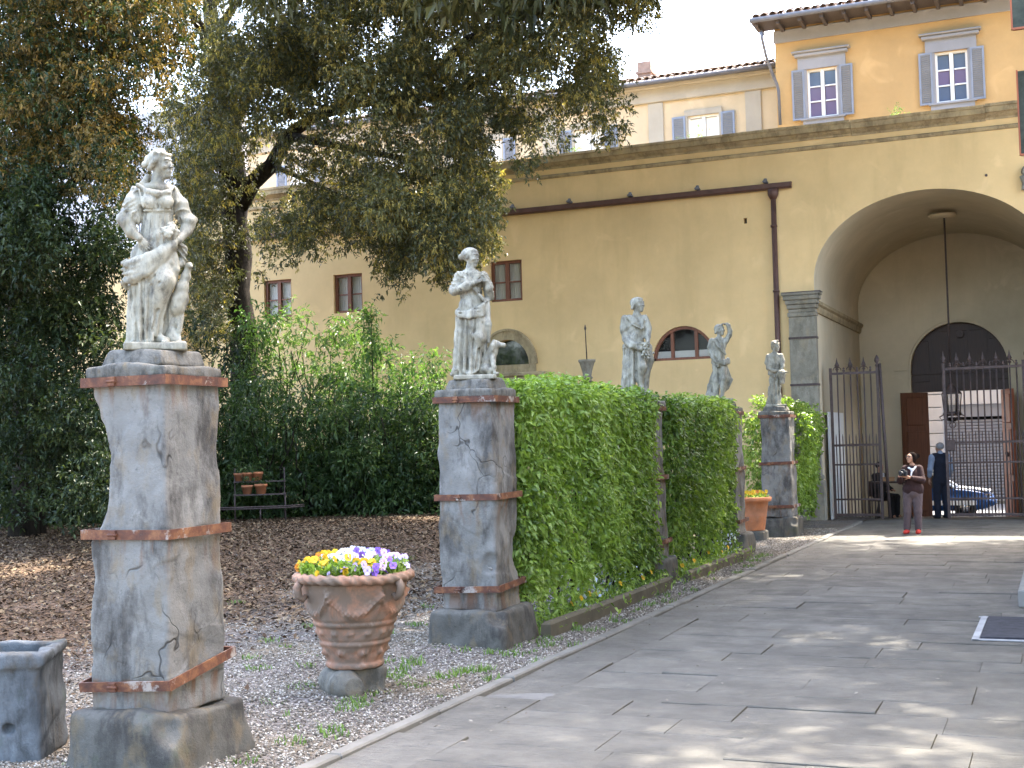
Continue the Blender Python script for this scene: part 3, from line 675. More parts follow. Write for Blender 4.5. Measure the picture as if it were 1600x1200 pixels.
# wooden lunette over the door, its frame, and two open leaves
b = MB(); pts = half(dcx, da, DSP, 1.25, 24)+[(DX0, 3.02), (DX1, 3.02)]
b.prism(pts, lambda u, w: (u, YB+.25, w), lambda u, w: (u, YB+.33, w)); lun = wpart('door_lunette', b, 'dark_wood')
for k in range(5): b = MB(); b.box((DX0+.25+.5*k, YB+.235, 3.85), (.44, .025, 1.1 if k in (0, 4) else 1.6), bev=.01); sub('panel', b, 'dark_wood', lun)
b = MB(); b.box((dcx, YB+.2, 3.55), (DX1-DX0, .1, .1)); sub('transom', b, 'dark_wood', lun)
b = MB(); b.tube([(dcx+.06, YB+.19, 4.55), (dcx+.06, YB+.10, 4.55)], .10, 12); sub('round_boss', b, 'iron', lun)
def door_leaf(hx, hy, ang, wd, mat, sgn):
    lf = MB(); R_ = Matrix.Rotation(ang, 3, 'Z'); base = Vector((hx, hy, -.33)); hh = 3.33
    def at(u, v, w): return base+R_ @ Vector((u*sgn, v, 0))+Vector((0, 0, w))
    lf.box(at(wd/2, 0, hh/2), (wd, .06, hh), rot=R_); d = wpart('door_leaf', lf, mat)
    for w0, w1 in ((.15, .95), (1.1, 2.3), (2.45, 3.2)):
        p = MB(); p.box(at(wd/2, -.035, (w0+w1)/2), (wd-.26, .05, w1-w0), rot=R_, bev=.02); p.box(at(wd/2, .035, (w0+w1)/2), (wd-.26, .05, w1-w0), rot=R_, bev=.02); sub('door_panel', p, mat, d)
    p = MB(); p.tube([at(wd*.55, -.05, 1.65), at(wd*.55, -.10, 1.62)], .07, 12); sub('door_knocker', p, 'iron', d)
door_leaf(-3.30, 36.85, R(38), .80, 'door_wood', -1)
door_leaf(-1.42, 36.95, R(-72), .95, 'red_and_sunlit_wood', 1)  # right leaf's brighter red stands in for sunlight on the wood
# pale notice board on the passage wall behind the left gate
b = MB(); b.box((-4.97, 31.9, 1.2), (.04, 2.2, 2.5)); wpart('pale_wall_panel', b, 'white_paint')
b = MB(); b.lathe([(.02, 0), (.34, 0), (.30, -.05), (.05, -.08)], (-2.44, 33.0, 7.14), 20); wpart('ceiling_rose', b, 'plaster_pale')

# lantern hanging in the passage
lan = thing('hanging_lantern', 'black iron lantern hanging on a long rod from the vault', 'lantern', (-2.40, 33.0, 2.2))
b = MB(); b.tube([(0, 0, .86), (0, 0, 4.9)], .022, 8); part('rod', b, MAT['iron'], lan)
b = MB(); b.lathe([(.02, .88), (.05, .86), (.10, .80), (.22, .66), (.24, .62), (.02, .62)], n=6, smooth=False); part('roof', b, MAT['iron'], lan)
for k in range(6):
    a = math.pi/3*k; b = MB(); b.tube([(.22*math.cos(a), .22*math.sin(a), .62), (.18*math.cos(a), .18*math.sin(a), .18)], .014, 6); part('post', b, MAT['iron'], lan)
    a2 = a+math.pi/6; b = MB(); Rz = Matrix.Rotation(a2, 3, 'Z'); b.box((.165*math.cos(a2), .165*math.sin(a2), .40), (.008, .17, .42), rot=Rz); part('pane', b, MAT['glass_clear'], lan)
b = MB(); b.lathe([(.02, .20), (.19, .20), (.22, .15), (.19, .10), (.02, .10)], n=12); part('base', b, MAT['iron'], lan)
for k in range(6):
    a = math.pi/3*k; b = MB(); b.tube([(.2*math.cos(a), .2*math.sin(a), .13), (.29*math.cos(a), .29*math.sin(a), .08), (.25*math.cos(a), .25*math.sin(a), 0), (.14*math.cos(a), .14*math.sin(a), .04), (.05*math.cos(a), .05*math.sin(a), -.03)], .018, 6); part('scroll', b, MAT['iron'], lan)
b = MB(); b.tube([(.07*math.cos(t), 0, -.12+.07*math.sin(t)) for t in np.linspace(0, 2*math.pi, 16)], .012, 6, cap=False); part('ring', b, MAT['iron'], lan)

# ---- iron gates
def gate(name, label, x0, x1, y, n, spikes, fixed=None):
    g = thing(name, label, 'gate', (x0, y, 0), 0, 'iron gates in the arch'); w = x1-x0; dx = w/n
    bar = MB(); bar.tube([(0, 0, .05), (0, 0, 3.30)], .017, 8); bm = bar.mesh('bar')
    sh = MB(); sh.tube([(0, 0, .05), (0, 0, 1.86), (0, 0, 1.93)], [.013, .013, .003], 6); sm = sh.mesh('bar')
    for k in range(n+1):
        if 0 < k < n: link('bar', bm, MAT['iron'], g, (k*dx, 0, 0))
        if k < n: link('bar', sm, MAT['iron'], g, ((k+.5)*dx, 0, 0))
    for xx in (0, w): b = MB(); b.box((xx, 0, 1.72), (.06, .05, 3.44)); part('stile', b, MAT['iron'], g)
    for zz, t in ((.09, .06), (.44, .04), (1.23, .04), (1.67, .05), (3.31, .055)):
        b = MB(); b.box((w/2, -.001, zz), (w-.062, .034, t)); part('rail', b, MAT['iron'], g)
    sp = MB(); sp.lathe([(.016, 0), (.02, .05), (.045, .07), (.02, .09), (.04, .13), (.055, .16), (.02, .24), (.002, .34)], n=6, smooth=False)
    for s in (-1, 1): sp.tube([(0, 0, .10), (s*.05, 0, .12), (s*.085, 0, .08), (s*.09, 0, .04)], [.014, .012, .01, .004], 6)
    spm = sp.mesh('spear_point')
    kb = MB(); kb.lathe([(.015, 0), (.03, .02), (.03, .05), (.012, .07), (.03, .09), (.002, .12)], n=8); kbm = kb.mesh('knob')
    for k in range(1, n): link('spear_point' if k % 2 == spikes else 'knob', spm if k % 2 == spikes else kbm, MAT['iron'], g, (k*dx, 0, 3.335))
    return g, w
gl, w = gate('iron_gate', 'left wrought iron gate leaf beside the stone pilaster', -4.84, -3.80, 30.55, 7, 1)
b = MB(); b.lathe([(.03, 0), (.05, .03), (.02, .06), (.06, .12), (.05, .18), (.012, .26)], (w, 0, 3.44), 10); part('finial', b, MAT['iron'], gl)
b = MB(); b.tube([(w+.06, -.02, 3.5), (w+.16, -.02, 0.02)], .035, 8); part('brace', b, MAT['iron'], gl)
gr, w = gate('iron_gate', 'right wrought iron gate leaf with spear points in front of the street door', -2.37, -.72, 30.55, 12, 0)
b = MB(); b.lathe([(.03, 0), (.05, .03), (.02, .06), (.06, .10), (.02, .16), (.012, .26)], (0, 0, 3.44), 10); part('finial', b, MAT['iron'], gr)
b = MB(); b.box((.10, -.04, 1.62), (.17, .05, .24), bev=.01); part('lock_box', b, MAT['iron'], gr)
gp = thing('gate_post', 'iron post with ball top at the right edge of the gate', 'post', (-.62, 30.55, 0))
b = MB(); b.box((0, 0, 1.72), (.09, .09, 3.44)); part('shaft', b, MAT['iron'], gp); b = MB(); b.lathe([(.05, 3.441), (.03, 3.48), (.08, 3.54), (.08, 3.6), (.02, 3.66)], n=12); part('ball', b, MAT['iron'], gp)

# ---- column stub with rod in front of the wall
c = atY(917, 562, 28.8); cs = thing('column_stub', 'slender spiral stone column with an iron rod standing before the yellow wall', 'column', (c[0], 28.8, 0))
b = MB(); tz = c[2]
b.lathe([(.15, 0), (.15, .2), (.11, .25)]+[(.105, .25+.1*i) for i in range(1, int((tz-.75)/.1))]+[(.105, tz-.45)], n=16, mod=lambda w, z, r: 1+.09*math.sin(2*w+z*14) if z > .3 else 1); part('shaft', b, MAT['grey_stone'], cs)
b = MB(); b.lathe([(.11, tz-.45), (.13, tz-.42), (.10, tz-.38), (.12, tz-.25), (.17, tz-.08), (.20, tz-.05), (.20, tz), (.02, tz)], n=16, mod=lambda w, z, r: 1+.08*math.cos(8*w) if tz-.3 < z < tz-.06 else 1); part('capital', b, MAT['grey_stone'], cs)
b = MB(); b.lathe([(.12, tz-.56), (.13, tz-.55), (.13, tz-.51), (.12, tz-.50)], n=16); part('iron_hoop', b, MAT['iron'], cs)
b = MB(); b.tube([(0, 0, tz), (-.02, 0, tz+.68), (-.02, 0, tz+.73), (-.02, 0, tz+.82)], [.015, .012, .03, .006], 8); part('rod', b, MAT['iron'], cs)

# ---- lower wall and terrace railing beyond the left trees
tb = thing('terrace_wing', 'pale low terrace building glimpsed behind the left trees', 'building', (-28, 29.2, 0))
b = MB(); b.box((-1.2, 2, 3.55), (14, 4, 7.9)); part('wall', b, MAT['plaster_yellow'], tb); b = MB(); b.box((-1.2, 1.9, 7.62), (14.3, 4.2, .22), bev=.03); part('floor_slab', b, MAT['white_paint'], tb)
b = MB(); b.box((-1.2, 3.5, 10.0), (14, .6, 4.6)); part('upper_wall', b, MAT['plaster_white'], tb)
rl = thing('terrace_railing', 'thin iron railing on the terrace behind the rust coloured tree', 'railing', (-28, 29.25, 7.73))
bb = MB(); bb.tube([(0, 0, 0), (0, 0, 1.0)], .012, 6); bm = bb.mesh('baluster')
for k in range(56): link('baluster', bm, MAT['iron'], rl, (-6.9+.22*k, 0, 0))
for zz in (.08, 1.0): b = MB(); b.box((-.8, 0, zz), (12.4, .035, .035)); part('rail', b, MAT['iron'], rl)

# ---------------------------------------------------------------- houses above the terrace
def shutter(mb, x0, x1, z0, z1, y):
    t = .055
    for xx in (x0+t/2, x1-t/2): mb.box((xx, y, (z0+z1)/2), (t, .045, z1-z0))
    for zz in (z0+t/2, z1-t/2): mb.box(((x0+x1)/2, y, zz), (x1-x0-2*t, .043, t))
    nz = int((z1-z0-2*t)/.055)
    for i in range(nz):
        zz = z0+t+(i+.5)*(z1-z0-2*t)/nz; mb.box(((x0+x1)/2, y, zz), (x1-x0-2*t, .012, .05), rot=Matrix.Rotation(R(38), 3, 'X'))
def house_window(root, xc, w, z0, z1, y, sh_w, mats, rows, pediment, panem):
    frame, shm, trim = mats; loc = root.location
    def P(nm, mb, mt, par): return link(nm, mb.mesh(nm, loc), MAT[mt], par)
    f = MB(); t = .06; yy = y+.08
    for xx in (xc-w/2+t/2, xc+w/2-t/2): f.box((xx, yy, (z0+z1)/2), (t, .07, z1-z0))
    f.box((xc, yy-.005, (z0+z1)/2), (.10, .075, z1-z0-2*t-.002))
    for zz in (z0+t/2, z1-t/2): f.box((xc, yy, zz), (w-2*t-.002, .068, t))
    hz = (z1-z0-2*t)/rows
    for s in (-1, 1):
        for i in range(1, rows): f.box((xc+s*(w/4+.01), yy, z0+t+hz*i), (w/2-t-.052, .05, .035))
    win = P('window', f, frame, root)
    for s in (-1, 1):
        for i in range(rows):
            p = MB(); p.box((xc+s*(w/4+.01), yy+.014, z0+t+hz*(i+.5)), (w/2-t-.05, .008, hz-.03)); P('pane', p, panem[i % len(panem)], win)
    if sh_w:
        for s in (-1, 1):
            p = MB(); x0 = xc+s*(w/2+.07); x1 = xc+s*(w/2+.07+sh_w); shutter(p, min(x0, x1), max(x0, x1), z0-.02, z1+.02, y-.05); P('shutter', p, shm, win)
    if trim:
        p = MB(); 
        for s in (-1, 1): p.box((xc+s*(w/2+.04), y-.02, (z0+z1)/2), (.075, .05, z1-z0+.02))
        if pediment:
            p.box((xc, y-.03, z1+.19), (w+.5, .08, .36)); p.box((xc, y-.08, z1+.42), (w+.66, .20, .10), bev=.02); p.box((xc, y-.11, z1+.50), (w+.80, .28, .055), bev=.02); p.box((xc, y-.02, z0-.12), (w+.3, .09, .22))
            p.box((xc, y-.05, z0-.025), (w+.42, .12, .05))
        else: p.box((xc, y-.02, z1+.10), (w+.2, .06, .18)); p.box((xc, y-.02, z0-.05), (w+.2, .08, .1))
        P('stone_surround', p, trim, win)
def tile_mesh(L, r):
    b = MB(); V = []; n = 6
    for yy, rr in ((0, r), (L, r*.82)):
        for k in range(n+1):
            a = math.pi*k/n; V.append((rr*math.cos(a), yy, rr*math.sin(a)))
        for k in range(n+1):
            a = math.pi*(n-k)/n; V.append((rr*.86*math.cos(a), yy, rr*.86*math.sin(a)))
    m = 2*(n+1); b.add(V, [(i, (i+1) % m, m+(i+1) % m, m+i) for i in range(m)]+[(i, m-1-i-0, m-2-i, i+1) for i in range(n)], True)
    return b.mesh('roof_tile')
def roof(root, x0, x1, y_eave, z_eave, depth, slope, rows, pitch=.24):
    loc = root.location; tm = tile_mesh(.46, .105); rise = math.tan(slope)
    b = MB(); b.box(((x0+x1)/2, y_eave+depth/2, z_eave+depth*rise/2-.03), (x1-x0, depth/math.cos(slope), .06), rot=Matrix.Rotation(slope, 3, 'X')); rf = link('roof', b.mesh('roof', loc), MAT['roof_tile'], root)
    for r_ in range(rows):
        x = x0+.12
        while x < x1-.06:
            o = link('roof_tile', tm, MAT['roof_tile'], rf, (x-loc[0]+_g.normal()*.008, y_eave-.05+r_*.36-loc[1], z_eave+.012+(r_*.36-.05)*rise-loc[2]+.03+_g.normal()*.004), (slope-.035, 0, _g.normal()*.03)); x += pitch
    return rf
YO, YC = 38.2, 39.2
sc_ = YO/32.5
oh = thing('orange_house', 'warm orange house with grey shuttered pedimented windows above the arch', 'house', (-3, YO, 0))
def oz(z): return H+(z-H)*sc_
ox = lambda x: x*sc_
def house_wall(root, x0, x1, z0, z1, y, dep, wins, mat):
    b = MB(); hs = [rect(a_, c_, d_, e_) for a_, c_, d_, e_ in wins]; wall_face(b, [rect(x0, x1, z0, z1)]+hs, y)
    for h_ in hs: reveal(b, h_, y, y+.22)
    b.add([(x0, y, z0), (x0, y+dep, z0), (x0, y+dep, z1), (x0, y, z1)], [(0, 1, 2, 3)]); b.add([(x1, y, z0), (x1, y+dep, z0), (x1, y+dep, z1), (x1, y, z1)], [(3, 2, 1, 0)])
    b.add([(x0, y+dep, z0), (x1, y+dep, z0), (x1, y+dep, z1), (x0, y+dep, z1)], [(0, 1, 2, 3)]); b.add([(x0, y, z1), (x1, y, z1), (x1, y+dep, z1), (x0, y+dep, z1)], [(0, 1, 2, 3)]); b.add([(x0, y, z0), (x1, y, z0), (x1, y+dep, z0), (x0, y+dep, z0)], [(3, 2, 1, 0)])
    for a_, c_, d_, e_ in wins: b.box(((a_+c_)/2, y+.26, (d_+e_)/2), (c_-a_+.1, .06, e_-d_+.1))
    part('wall', b, MAT[mat], root, world=True)
house_wall(oh, ox(-6.22), ox(-6.22)+13, 8.3, 14.0, YO, 8, [(ox(xc)-.43, ox(xc)+.43, oz(9.73), oz(10.95)) for xc in (-5.085, -2.06)], 'plaster_orange')
b = MB(); b.box((ox(-6.22)+6.5, YO-.03, oz(11.87)), (13.05, .08, oz(12.02)-oz(11.71)), bev=.01); part('frieze', b, MAT['grey_trim'], oh, world=True)
for xc, pm in ((-5.085, ['glass_mauve', 'glass_mauve', 'glass_blue']), (-2.06, ['glass_blue', 'glass_mauve', 'glass_blue'])):
    house_window(oh, ox(xc), .86, oz(9.73), oz(10.95), YO-.01, .37, ('white_paint', 'shutter_grey', 'grey_trim'), 3, True, pm)
# deep wooden eaves with rafters, gutter, tiles
ze = oz(12.02)
b = MB(); b.box((ox(-6.22)+6.3, YO-.45, ze+.10), (13.6, 1.0, .05)); part('eave_board', b, MAT['eave_wood'], oh, world=True)
rm = MB(); rm.box((0, 0, 0), (.10, .95, .13), bev=.01); rmm = rm.mesh('rafter')
for k in range(20): link('rafter', rmm, MAT['eave_wood'], oh, (ox(-6.22)-.35+.62*k+3, -.44, ze+.01))
b = MB(); b.tube([(ox(-6.22)-.5, YO-1.0, ze+.12), (7, YO-1.0, ze+.12)], .075, 10); part('gutter', b, MAT['grey_pipe'], oh, world=True)
roof(oh, ox(-6.22)-.45, 6, YO-.95, ze+.17, 4.5, R(17), 2)
b = MB(); x_ = ox(-6.2); b.tube([tuple(atY(px_, py_, Yp)) for px_, py_, Yp in ((1189, 50, 37.25), (1191, 62, 37.28), (1197, 88, 37.6), (1207, 116, 37.95), (1214, 132, 38.05), (1216.5, 142, 38.1), (1219, 195, 38.1))], .045, 8); part('drainpipe', b, MAT['grey_pipe'], oh, world=True)
p0 = atY(1239, 20, YO+1.6); p1 = atY(1378, 6, YO+1.6)
b = MB(); b.prism([(p0[0], ze), (p1[0], ze), (p1[0], p1[2]+.05), (p0[0], p0[2])], lambda u, w: (u, YO+1.5, w), lambda u, w: (u, YO+3.2, w)); part('roof_dormer', b, MAT['plaster_white'], oh, world=True)
tm = tile_mesh(.4, .09)
for k in range(11):
    t = k/10; link('ridge_tile', tm, MAT['roof_tile'], oh, (p0[0]+(p1[0]-p0[0])*t-oh.location.x, 1.4, p0[2]+(p1[2]+.05-p0[2])*t+.01))
b = MB(); pc = atY(1410, 0, YO+1); b.box((pc[0], YO+1.2, pc[2]+.25), (.55, .5, 1.6)); ch = part('chimney', b, MAT['chimney_brick'], oh, world=True)
b = MB(); pa = atY(1330, 4, YO+2); b.tube([(pa[0], YO+2, pa[2]-.1), (pa[0], YO+2, pa[2]+1.6)], .015, 6); part('aerial', b, MAT['iron'], oh, world=True)

sk = YC/37.0
chs = thing('cream_house', 'pale cream house with blue shutters and grey pilaster strips behind the terrace', 'house', (-14, YC, 0))
cz = lambda z: H+(z-H)*sk
cx_ = lambda x: x*sk
house_wall(chs, -33.7, -7.5, 4, cz(12.3), YC, 6.8, [(cx_(xc)-.49, cx_(xc)+.49, cz(9.75), cz(11.30)) for xc in (-9.22, -12.75, -16.05, -19.4, -22.8)], 'plaster_cream')
b = MB(); b.box((-20.6, YC-.05, cz(12.09)), (26.25, .12, .55), bev=.02); b.box((-20.6, YC-.12, cz(12.28)), (26.3, .28, .14), bev=.03); part('cornice', b, MAT['pale_trim'], chs, world=True)
for xa in (-10.64, -7.75, -14.0, -17.3): b = MB(); b.box((cx_(xa), YC-.02, 10.3), (.48, .06, 2*(cz(11.82)-10.3))); part('pilaster_strip', b, MAT['pale_trim'], chs, world=True)
for xc in (-9.22, -12.75, -16.05, -19.4, -22.8): house_window(chs, cx_(xc), .98, cz(9.75), cz(11.30), YC-.01, .42, ('white_paint', 'shutter_paint', 'pale_trim'), 1, False, ['curtain'])
b = MB(); b.tube([(-34, YC-.5, cz(12.34)), (ox(-6.25), YC-.5, cz(12.34))], .08, 10); part('gutter', b, MAT['grey_pipe'], chs, world=True)
b = MB(); b.box((-20.8, YC-.22, cz(12.36)), (26.6, .5, .05)); part('eave_board', b, MAT['eave_wood'], chs, world=True)
roof(chs, -24, ox(-6.28), YC-.45, cz(12.40), 4.5, R(18), 2)
b = MB(); pc = atY(1010, 125, YC+2); b.box((pc[0], YC+2, pc[2]+.05), (.45, .5, 1.0)); b.box((pc[0], YC+2, pc[2]+.2), (.55, .6, .08)); part('chimney', b, MAT['chimney_brick'], chs, world=True)

# ---- street house opposite the passage, with its roller shutter
sh = thing('street_house', 'white rusticated street house with a closed roller shutter', 'building', (-4, 50.8, -.5))
b = MB()
def sX(x): return atY(x, 700, 50.8)[0]
xa, xb = sX(1476), sX(1592); b.box((xa-3.0, 55, 5), (6.0, 8.4, 12)); b.box((xb+3, 55, 5), (6, 8.4, 12)); ztop = atY(1500, 632, 50.8)[2]; b.box(((xa+xb)/2, 55.01, ztop+4), (xb-xa, 8.39, 8)); part('wall', b, MAT['plaster_white'], sh, world=True)
zz = -.5; 
for k in range(14):
    b = MB(); b.box((xa-.36, 50.76, zz+.24), (.66, .10, .45), bev=.02); part('quoin', b, MAT['plaster_white'], sh, world=True); zz += .48
b = MB(); b.box(((xa+xb)/2, 51.6, 3), (xb-xa+.4, .1, 8)); part('added_dark_backing', b, MAT['dark_inside'], sh, world=True); b = MB()  # added dark plane, stops daylight coming through the gap above the slats
zt2 = atY(1500, 652, 50.8)[2]; b.box(((xa+xb)/2, 50.95, (ztop+zt2)/2), (xb-xa-.02, .1, ztop-zt2-.02)); part('shutter_box', b, MAT['shutter_steel'], sh, world=True)
slat = MB(); slat.prism([(0, 0), (.03, .02), (.035, .06), (.03, .09), (0, .105)], lambda u, w: (xa+.01+4, -u, w), lambda u, w: (xb-.01+4, -u, w)); sm_ = slat.mesh('slat'); zz = -.48
while zz < zt2-.1: link('slat', sm_, MAT['shutter_steel'], sh, (0, .2, zz+.5)); zz += .115

# ---- terrace plants showing over the cornice
# ---- right-hand side: stone platform, mat, wing wall with open shutters
b = MB(); b.box((.35, 19.6, .095), (1.7, 9.3, .19), bev=.015); part('stone_platform', b, MAT['step_stone'], None)
tag(bpy.data.objects['stone_platform'], 'low grey stone platform along the right edge of the path', 'step')
mt = thing('floor_mat', 'dark square mat with a painted white border on the paving', 'mat', (-.25, 13.3, .012))
b = MB(); b.box((.02, 0, .006), (1.05, 1.42, .024), bev=.004); part('pile', b, MAT['mat_dark'], mt)
b = MB()
for c_, d_ in (((-.545, 0), (.06, 1.60)), ((.03, -.77), (1.20, .06)), ((.03, .77), (1.26, .05))): b.box((c_[0], c_[1], 0), (d_[0], d_[1], .008 if d_[0] > 1 else .010))
part('painted_border', b, MAT['paint_border'], mt)
rw = thing('right_wing', 'yellow wall of the wing along the right side with open shutters', 'building', (.6, 20, 0))
b = MB(); b.box((1.4, -.6, 3.9), (2.6, 8.2, 7.8)); b.box((2.1, -11.2, 3.0), (2.6, 13.0, 6.0)); part('wall', b, MAT['plaster_yellow'], rw)
for z0, z1, px, yy in ((None, None, (1590, 112, 1602, 240), 20.0), (None, None, (1579, -40, 1600, 42), 19.2)):
    a = atY(px[0], px[1], yy); c = atY(px[2], px[3], yy); b = MB(); x0 = a[0]-.6; L = .9-x0
    b.box((x0+L/2, yy-20, (a[2]+c[2])/2), (L, .05, a[2]-c[2])); s_ = part('open_shutter', b, MAT['panel_dark'], rw)
    b = MB(); b.box((x0-.012, yy-20, (a[2]+c[2])/2), (.024, .06, a[2]-c[2]+.04)); b.box((x0+L/2, yy-20.002, c[2]-.015), (L, .06, .03)); link('edge_strip', b.mesh('edge_strip'), MAT['red_and_sunlit_wood'], s_)
# carved stone scroll on the arch wall
a = atY(1598, 278, YW-.1); b = MB()
b.tube([(a[0]+.10+.14*(1-t*.75)*math.cos(7*t), YW-.09, a[2]+.12+.14*(1-t*.75)*math.sin(7*t)) for t in np.linspace(0, 1, 20)], [.05*(1-.6*t) for t in np.linspace(0, 1, 20)], 8); b.tube([(a[0]-.02, YW-.09, a[2]+.05), (a[0]+.04, YW-.09, a[2]-.12), (a[0]-.02, YW-.09, a[2]-.22), (a[0]+.3, YW-.09, a[2]-.24)], [.05, .06, .05, .04], 8)
wpart('carved_scroll', b, 'grey_stone')
b = MB(); a = atY(1541, 274, YW); b.tube([(a[0], YW-.03, a[2]), (a[0], YW+.02, a[2])], .03, 8); wpart('wall_bolt', b, 'iron')
# ---------------------------------------------------------------- stone pedestals with iron hoops
PX = -5.15
PEDS = [6.62, 11.42, 16.6, 21.2, 25.75]
PLAB = ['foreground weathered pedestal with a broken edge, beside the stone trough',
        'second weathered pedestal with rusty hoops, at the near end of the tall hedge',
        'pedestal almost swallowed by the hedge, between its two lengths',
        'hedge covered pedestal beside the small flower pot',
        'dark weathered pedestal nearest the downpipe and the arch']
def pedestal(i, y, h):
    root = thing('stone_pedestal', PLAB[i], 'pedestal', (PX, y, 0), 0, 'stone pedestals along the path')
    sd = 20+i; lx = .01*math.sin(i*2.1)
    f = Field((-.42, -.42, .27), (.42, .42, 2.36), h)
    f.box((lx, 0, 1.32), (.575, .575, 2.02), .03, taper=.055)
    n1 = wob(sd, 4.5, .010, 3); n2 = wob(sd+50, 17, .0045, 2)
    if i == 0:
        f.ell((-.34, -.33, 1.74), (.20, .24, .40), k=.04, cut=True); f.ell((-.37, -.33, 2.12), (.14, .16, .10), k=.02, cut=True); f.ell((-.36, -.10, 1.98), (.10, .3, .18), k=.02, cut=True); f.ell((-.36, -.25, 1.1), (.085, .2, .13), k=.03, cut=True)
        f.ell((-.33, .1, .62), (.07, .3, .22), k=.03, cut=True); f.ell((.04, -.315, 1.80), (.05, .02, .05), k=.01, cut=True)
    if i == 1:
        f.ell((.33, .0, 1.15), (.065, .22, .2), k=.04, cut=True); f.ell((.34, .22, .8), (.07, .14, .25), k=.04, cut=True); f.ell((-.33, -.2, .75), (.06, .12, .1), k=.03, cut=True)
        f.ell((.24, -.30, .78), (.07, .045, .09), k=.015, cut=True); f.cone((.20, -.30, .75), (.26, -.32, .72), .028, .03)
        f.cone((.26, -.315, .72), (.27, -.31, .64), .02, .022)
    if i > 1: f.ell((.33, .1*(i-3), 1.2+.2*i % .5), (.07, .2, .25), k=.04, cut=True)
    def dsp(x, y_, z):
        d = n1(x, y_, z)+n2(x, y_, z); c = wob(sd+9, 2.6, 1.0, 2)(x, y_, z*.8)
        return d+.007*ss((wob(sd+5, 6, 1, 2)(x, y_, z)-.30)/.06)+.005*ss((c-.35)/.05)
    f.disp(dsp); link('shaft', f.mesh('shaft'), MAT['pedestal_stone'], root)
    f = Field((-.5, -.5, -.08), (.5, .5, .38), h)
    f.box((0, 0, .12), (.79, .79, .44), .045, taper=.09); f.ell((-.40, .1, .36), (.12, .3, .06), k=.03, cut=True); f.ell((.36, -.38, .30), (.12, .10, .12), k=.04, cut=True)
    m1 = wob(sd+70, 5, .018, 3); f.disp(lambda x, y_, z: m1(x, y_, z)+n2(x, y_, z)); link('base_block', f.mesh('base_block'), MAT['base_stone'], root)
    f = Field((-.36, -.36, 2.28), (.36, .36, 2.42), h*.9); f.box((0, 0, 2.35), (.60, .60, .085), .02); m2 = wob(sd+80, 9, .008, 3); f.disp(m2); link('cap_slab', f.mesh('cap_slab'), MAT['cap_stone'], root)
    f = Field((-.3, -.3, 2.36), (.3, .3, 2.52), h*.8); f.box((0, 0, 2.435), (.43, .43, .11), .02, taper=.16); f.disp(m2); link('cap_block', f.mesh('cap_block'), MAT['cap_stone'], root)
    for (z, s, tx, ty) in ((2.295, .615, .0, .0), (1.385, .625, .006*i, .01), (.545, .655, [.06, .03, .02, 0, .02][i], [.16, .04, .03, .02, 0][i])):
        band = MB(); t = .013; hh = .058
        Rm = Matrix.Rotation(ty, 3, 'X') @ Matrix.Rotation(-tx, 3, 'Y')
        for (cx, cy, dx, dy) in ((0, -s/2, s+t, t), (0, s/2, s+t, t), (-s/2, 0, t, s-t-.001), (s/2, 0, t, s-t-.001)): band.box(Rm @ Vector((cx, cy, 0))+Vector((lx, 0, z)), (dx, dy, hh), rot=Rm)
        bd = part('iron_hoop', band, MAT['rusty_iron'], root)
        cl = MB(); cp = Rm @ Vector((-s*.12, -s/2-.012, 0))+Vector((lx, 0, z)); cl.box(cp, (.05, .02, .058), rot=Rm, bev=.004); cl.tube([cp+Vector((-.03, -.008, 0)), cp+Vector((.035, -.008, 0))], .009, 6); link('clamp_bolt', cl.mesh('clamp_bolt'), MAT['rusty_iron'], bd)
    return root
for i, y in enumerate(PEDS): pedestal(i, y, [.0125, .015, .022, .022, .022][i])

# ---------------------------------------------------------------- figures in distance fields
def head(f, c, s, yaw, pitch=0.0, roll=0.0, neck=None, hair=None, k=.008):
    """c: head centre; s: scale (1 = adult head, chin to crown 0.23); looks along -y turned by yaw about z"""
    Rm = rotm(yaw, pitch, roll); T = lambda p: np.array(c)+Rm @ (np.array(p)*s)
    E = lambda p, r, k_=k, cut=False: f.ell(T(p), np.array(r)*s, Rm, k_, cut)
    K = lambda a, b, ra, rb, k_=k: f.cone(T(a), T(b), ra*s, rb*s, k_)
    E((0, .012, .035), (.073, .093, .082)); K((0, -.02, -.035), (0, -.048, -.082), .056, .030, .02*s); E((0, -.03, .0), (.060, .062, .07))
    K((0, -.082, .024), (0, -.101, -.016), .008, .011, .008*s); E((0, -.070, .040), (.055, .022, .012), .012*s)
    for sx in (-1, 1):
        E((sx*.030, -.092, .020), (.017, .012, .010), .006*s, True); E((sx*.030, -.079, .019), (.013, .010, .009), .003*s)
        E((sx*.036, -.062, -.018), (.024, .022, .020), .012*s); E((sx*.012, -.098, -.018), (.009, .010, .007), .004*s)
        E((sx*.074, .012, .0), (.010, .018, .030), .004*s)
    E((0, -.080, -.045), (.022, .010, .007), .006*s); E((0, -.077, -.056), (.018, .010, .007), .006*s); E((0, -.064, -.05), (.034, .026, .03), .014*s); E((0, -.070, -.085), (.020, .016, .016), .012*s)
    return T, Rm, E, K
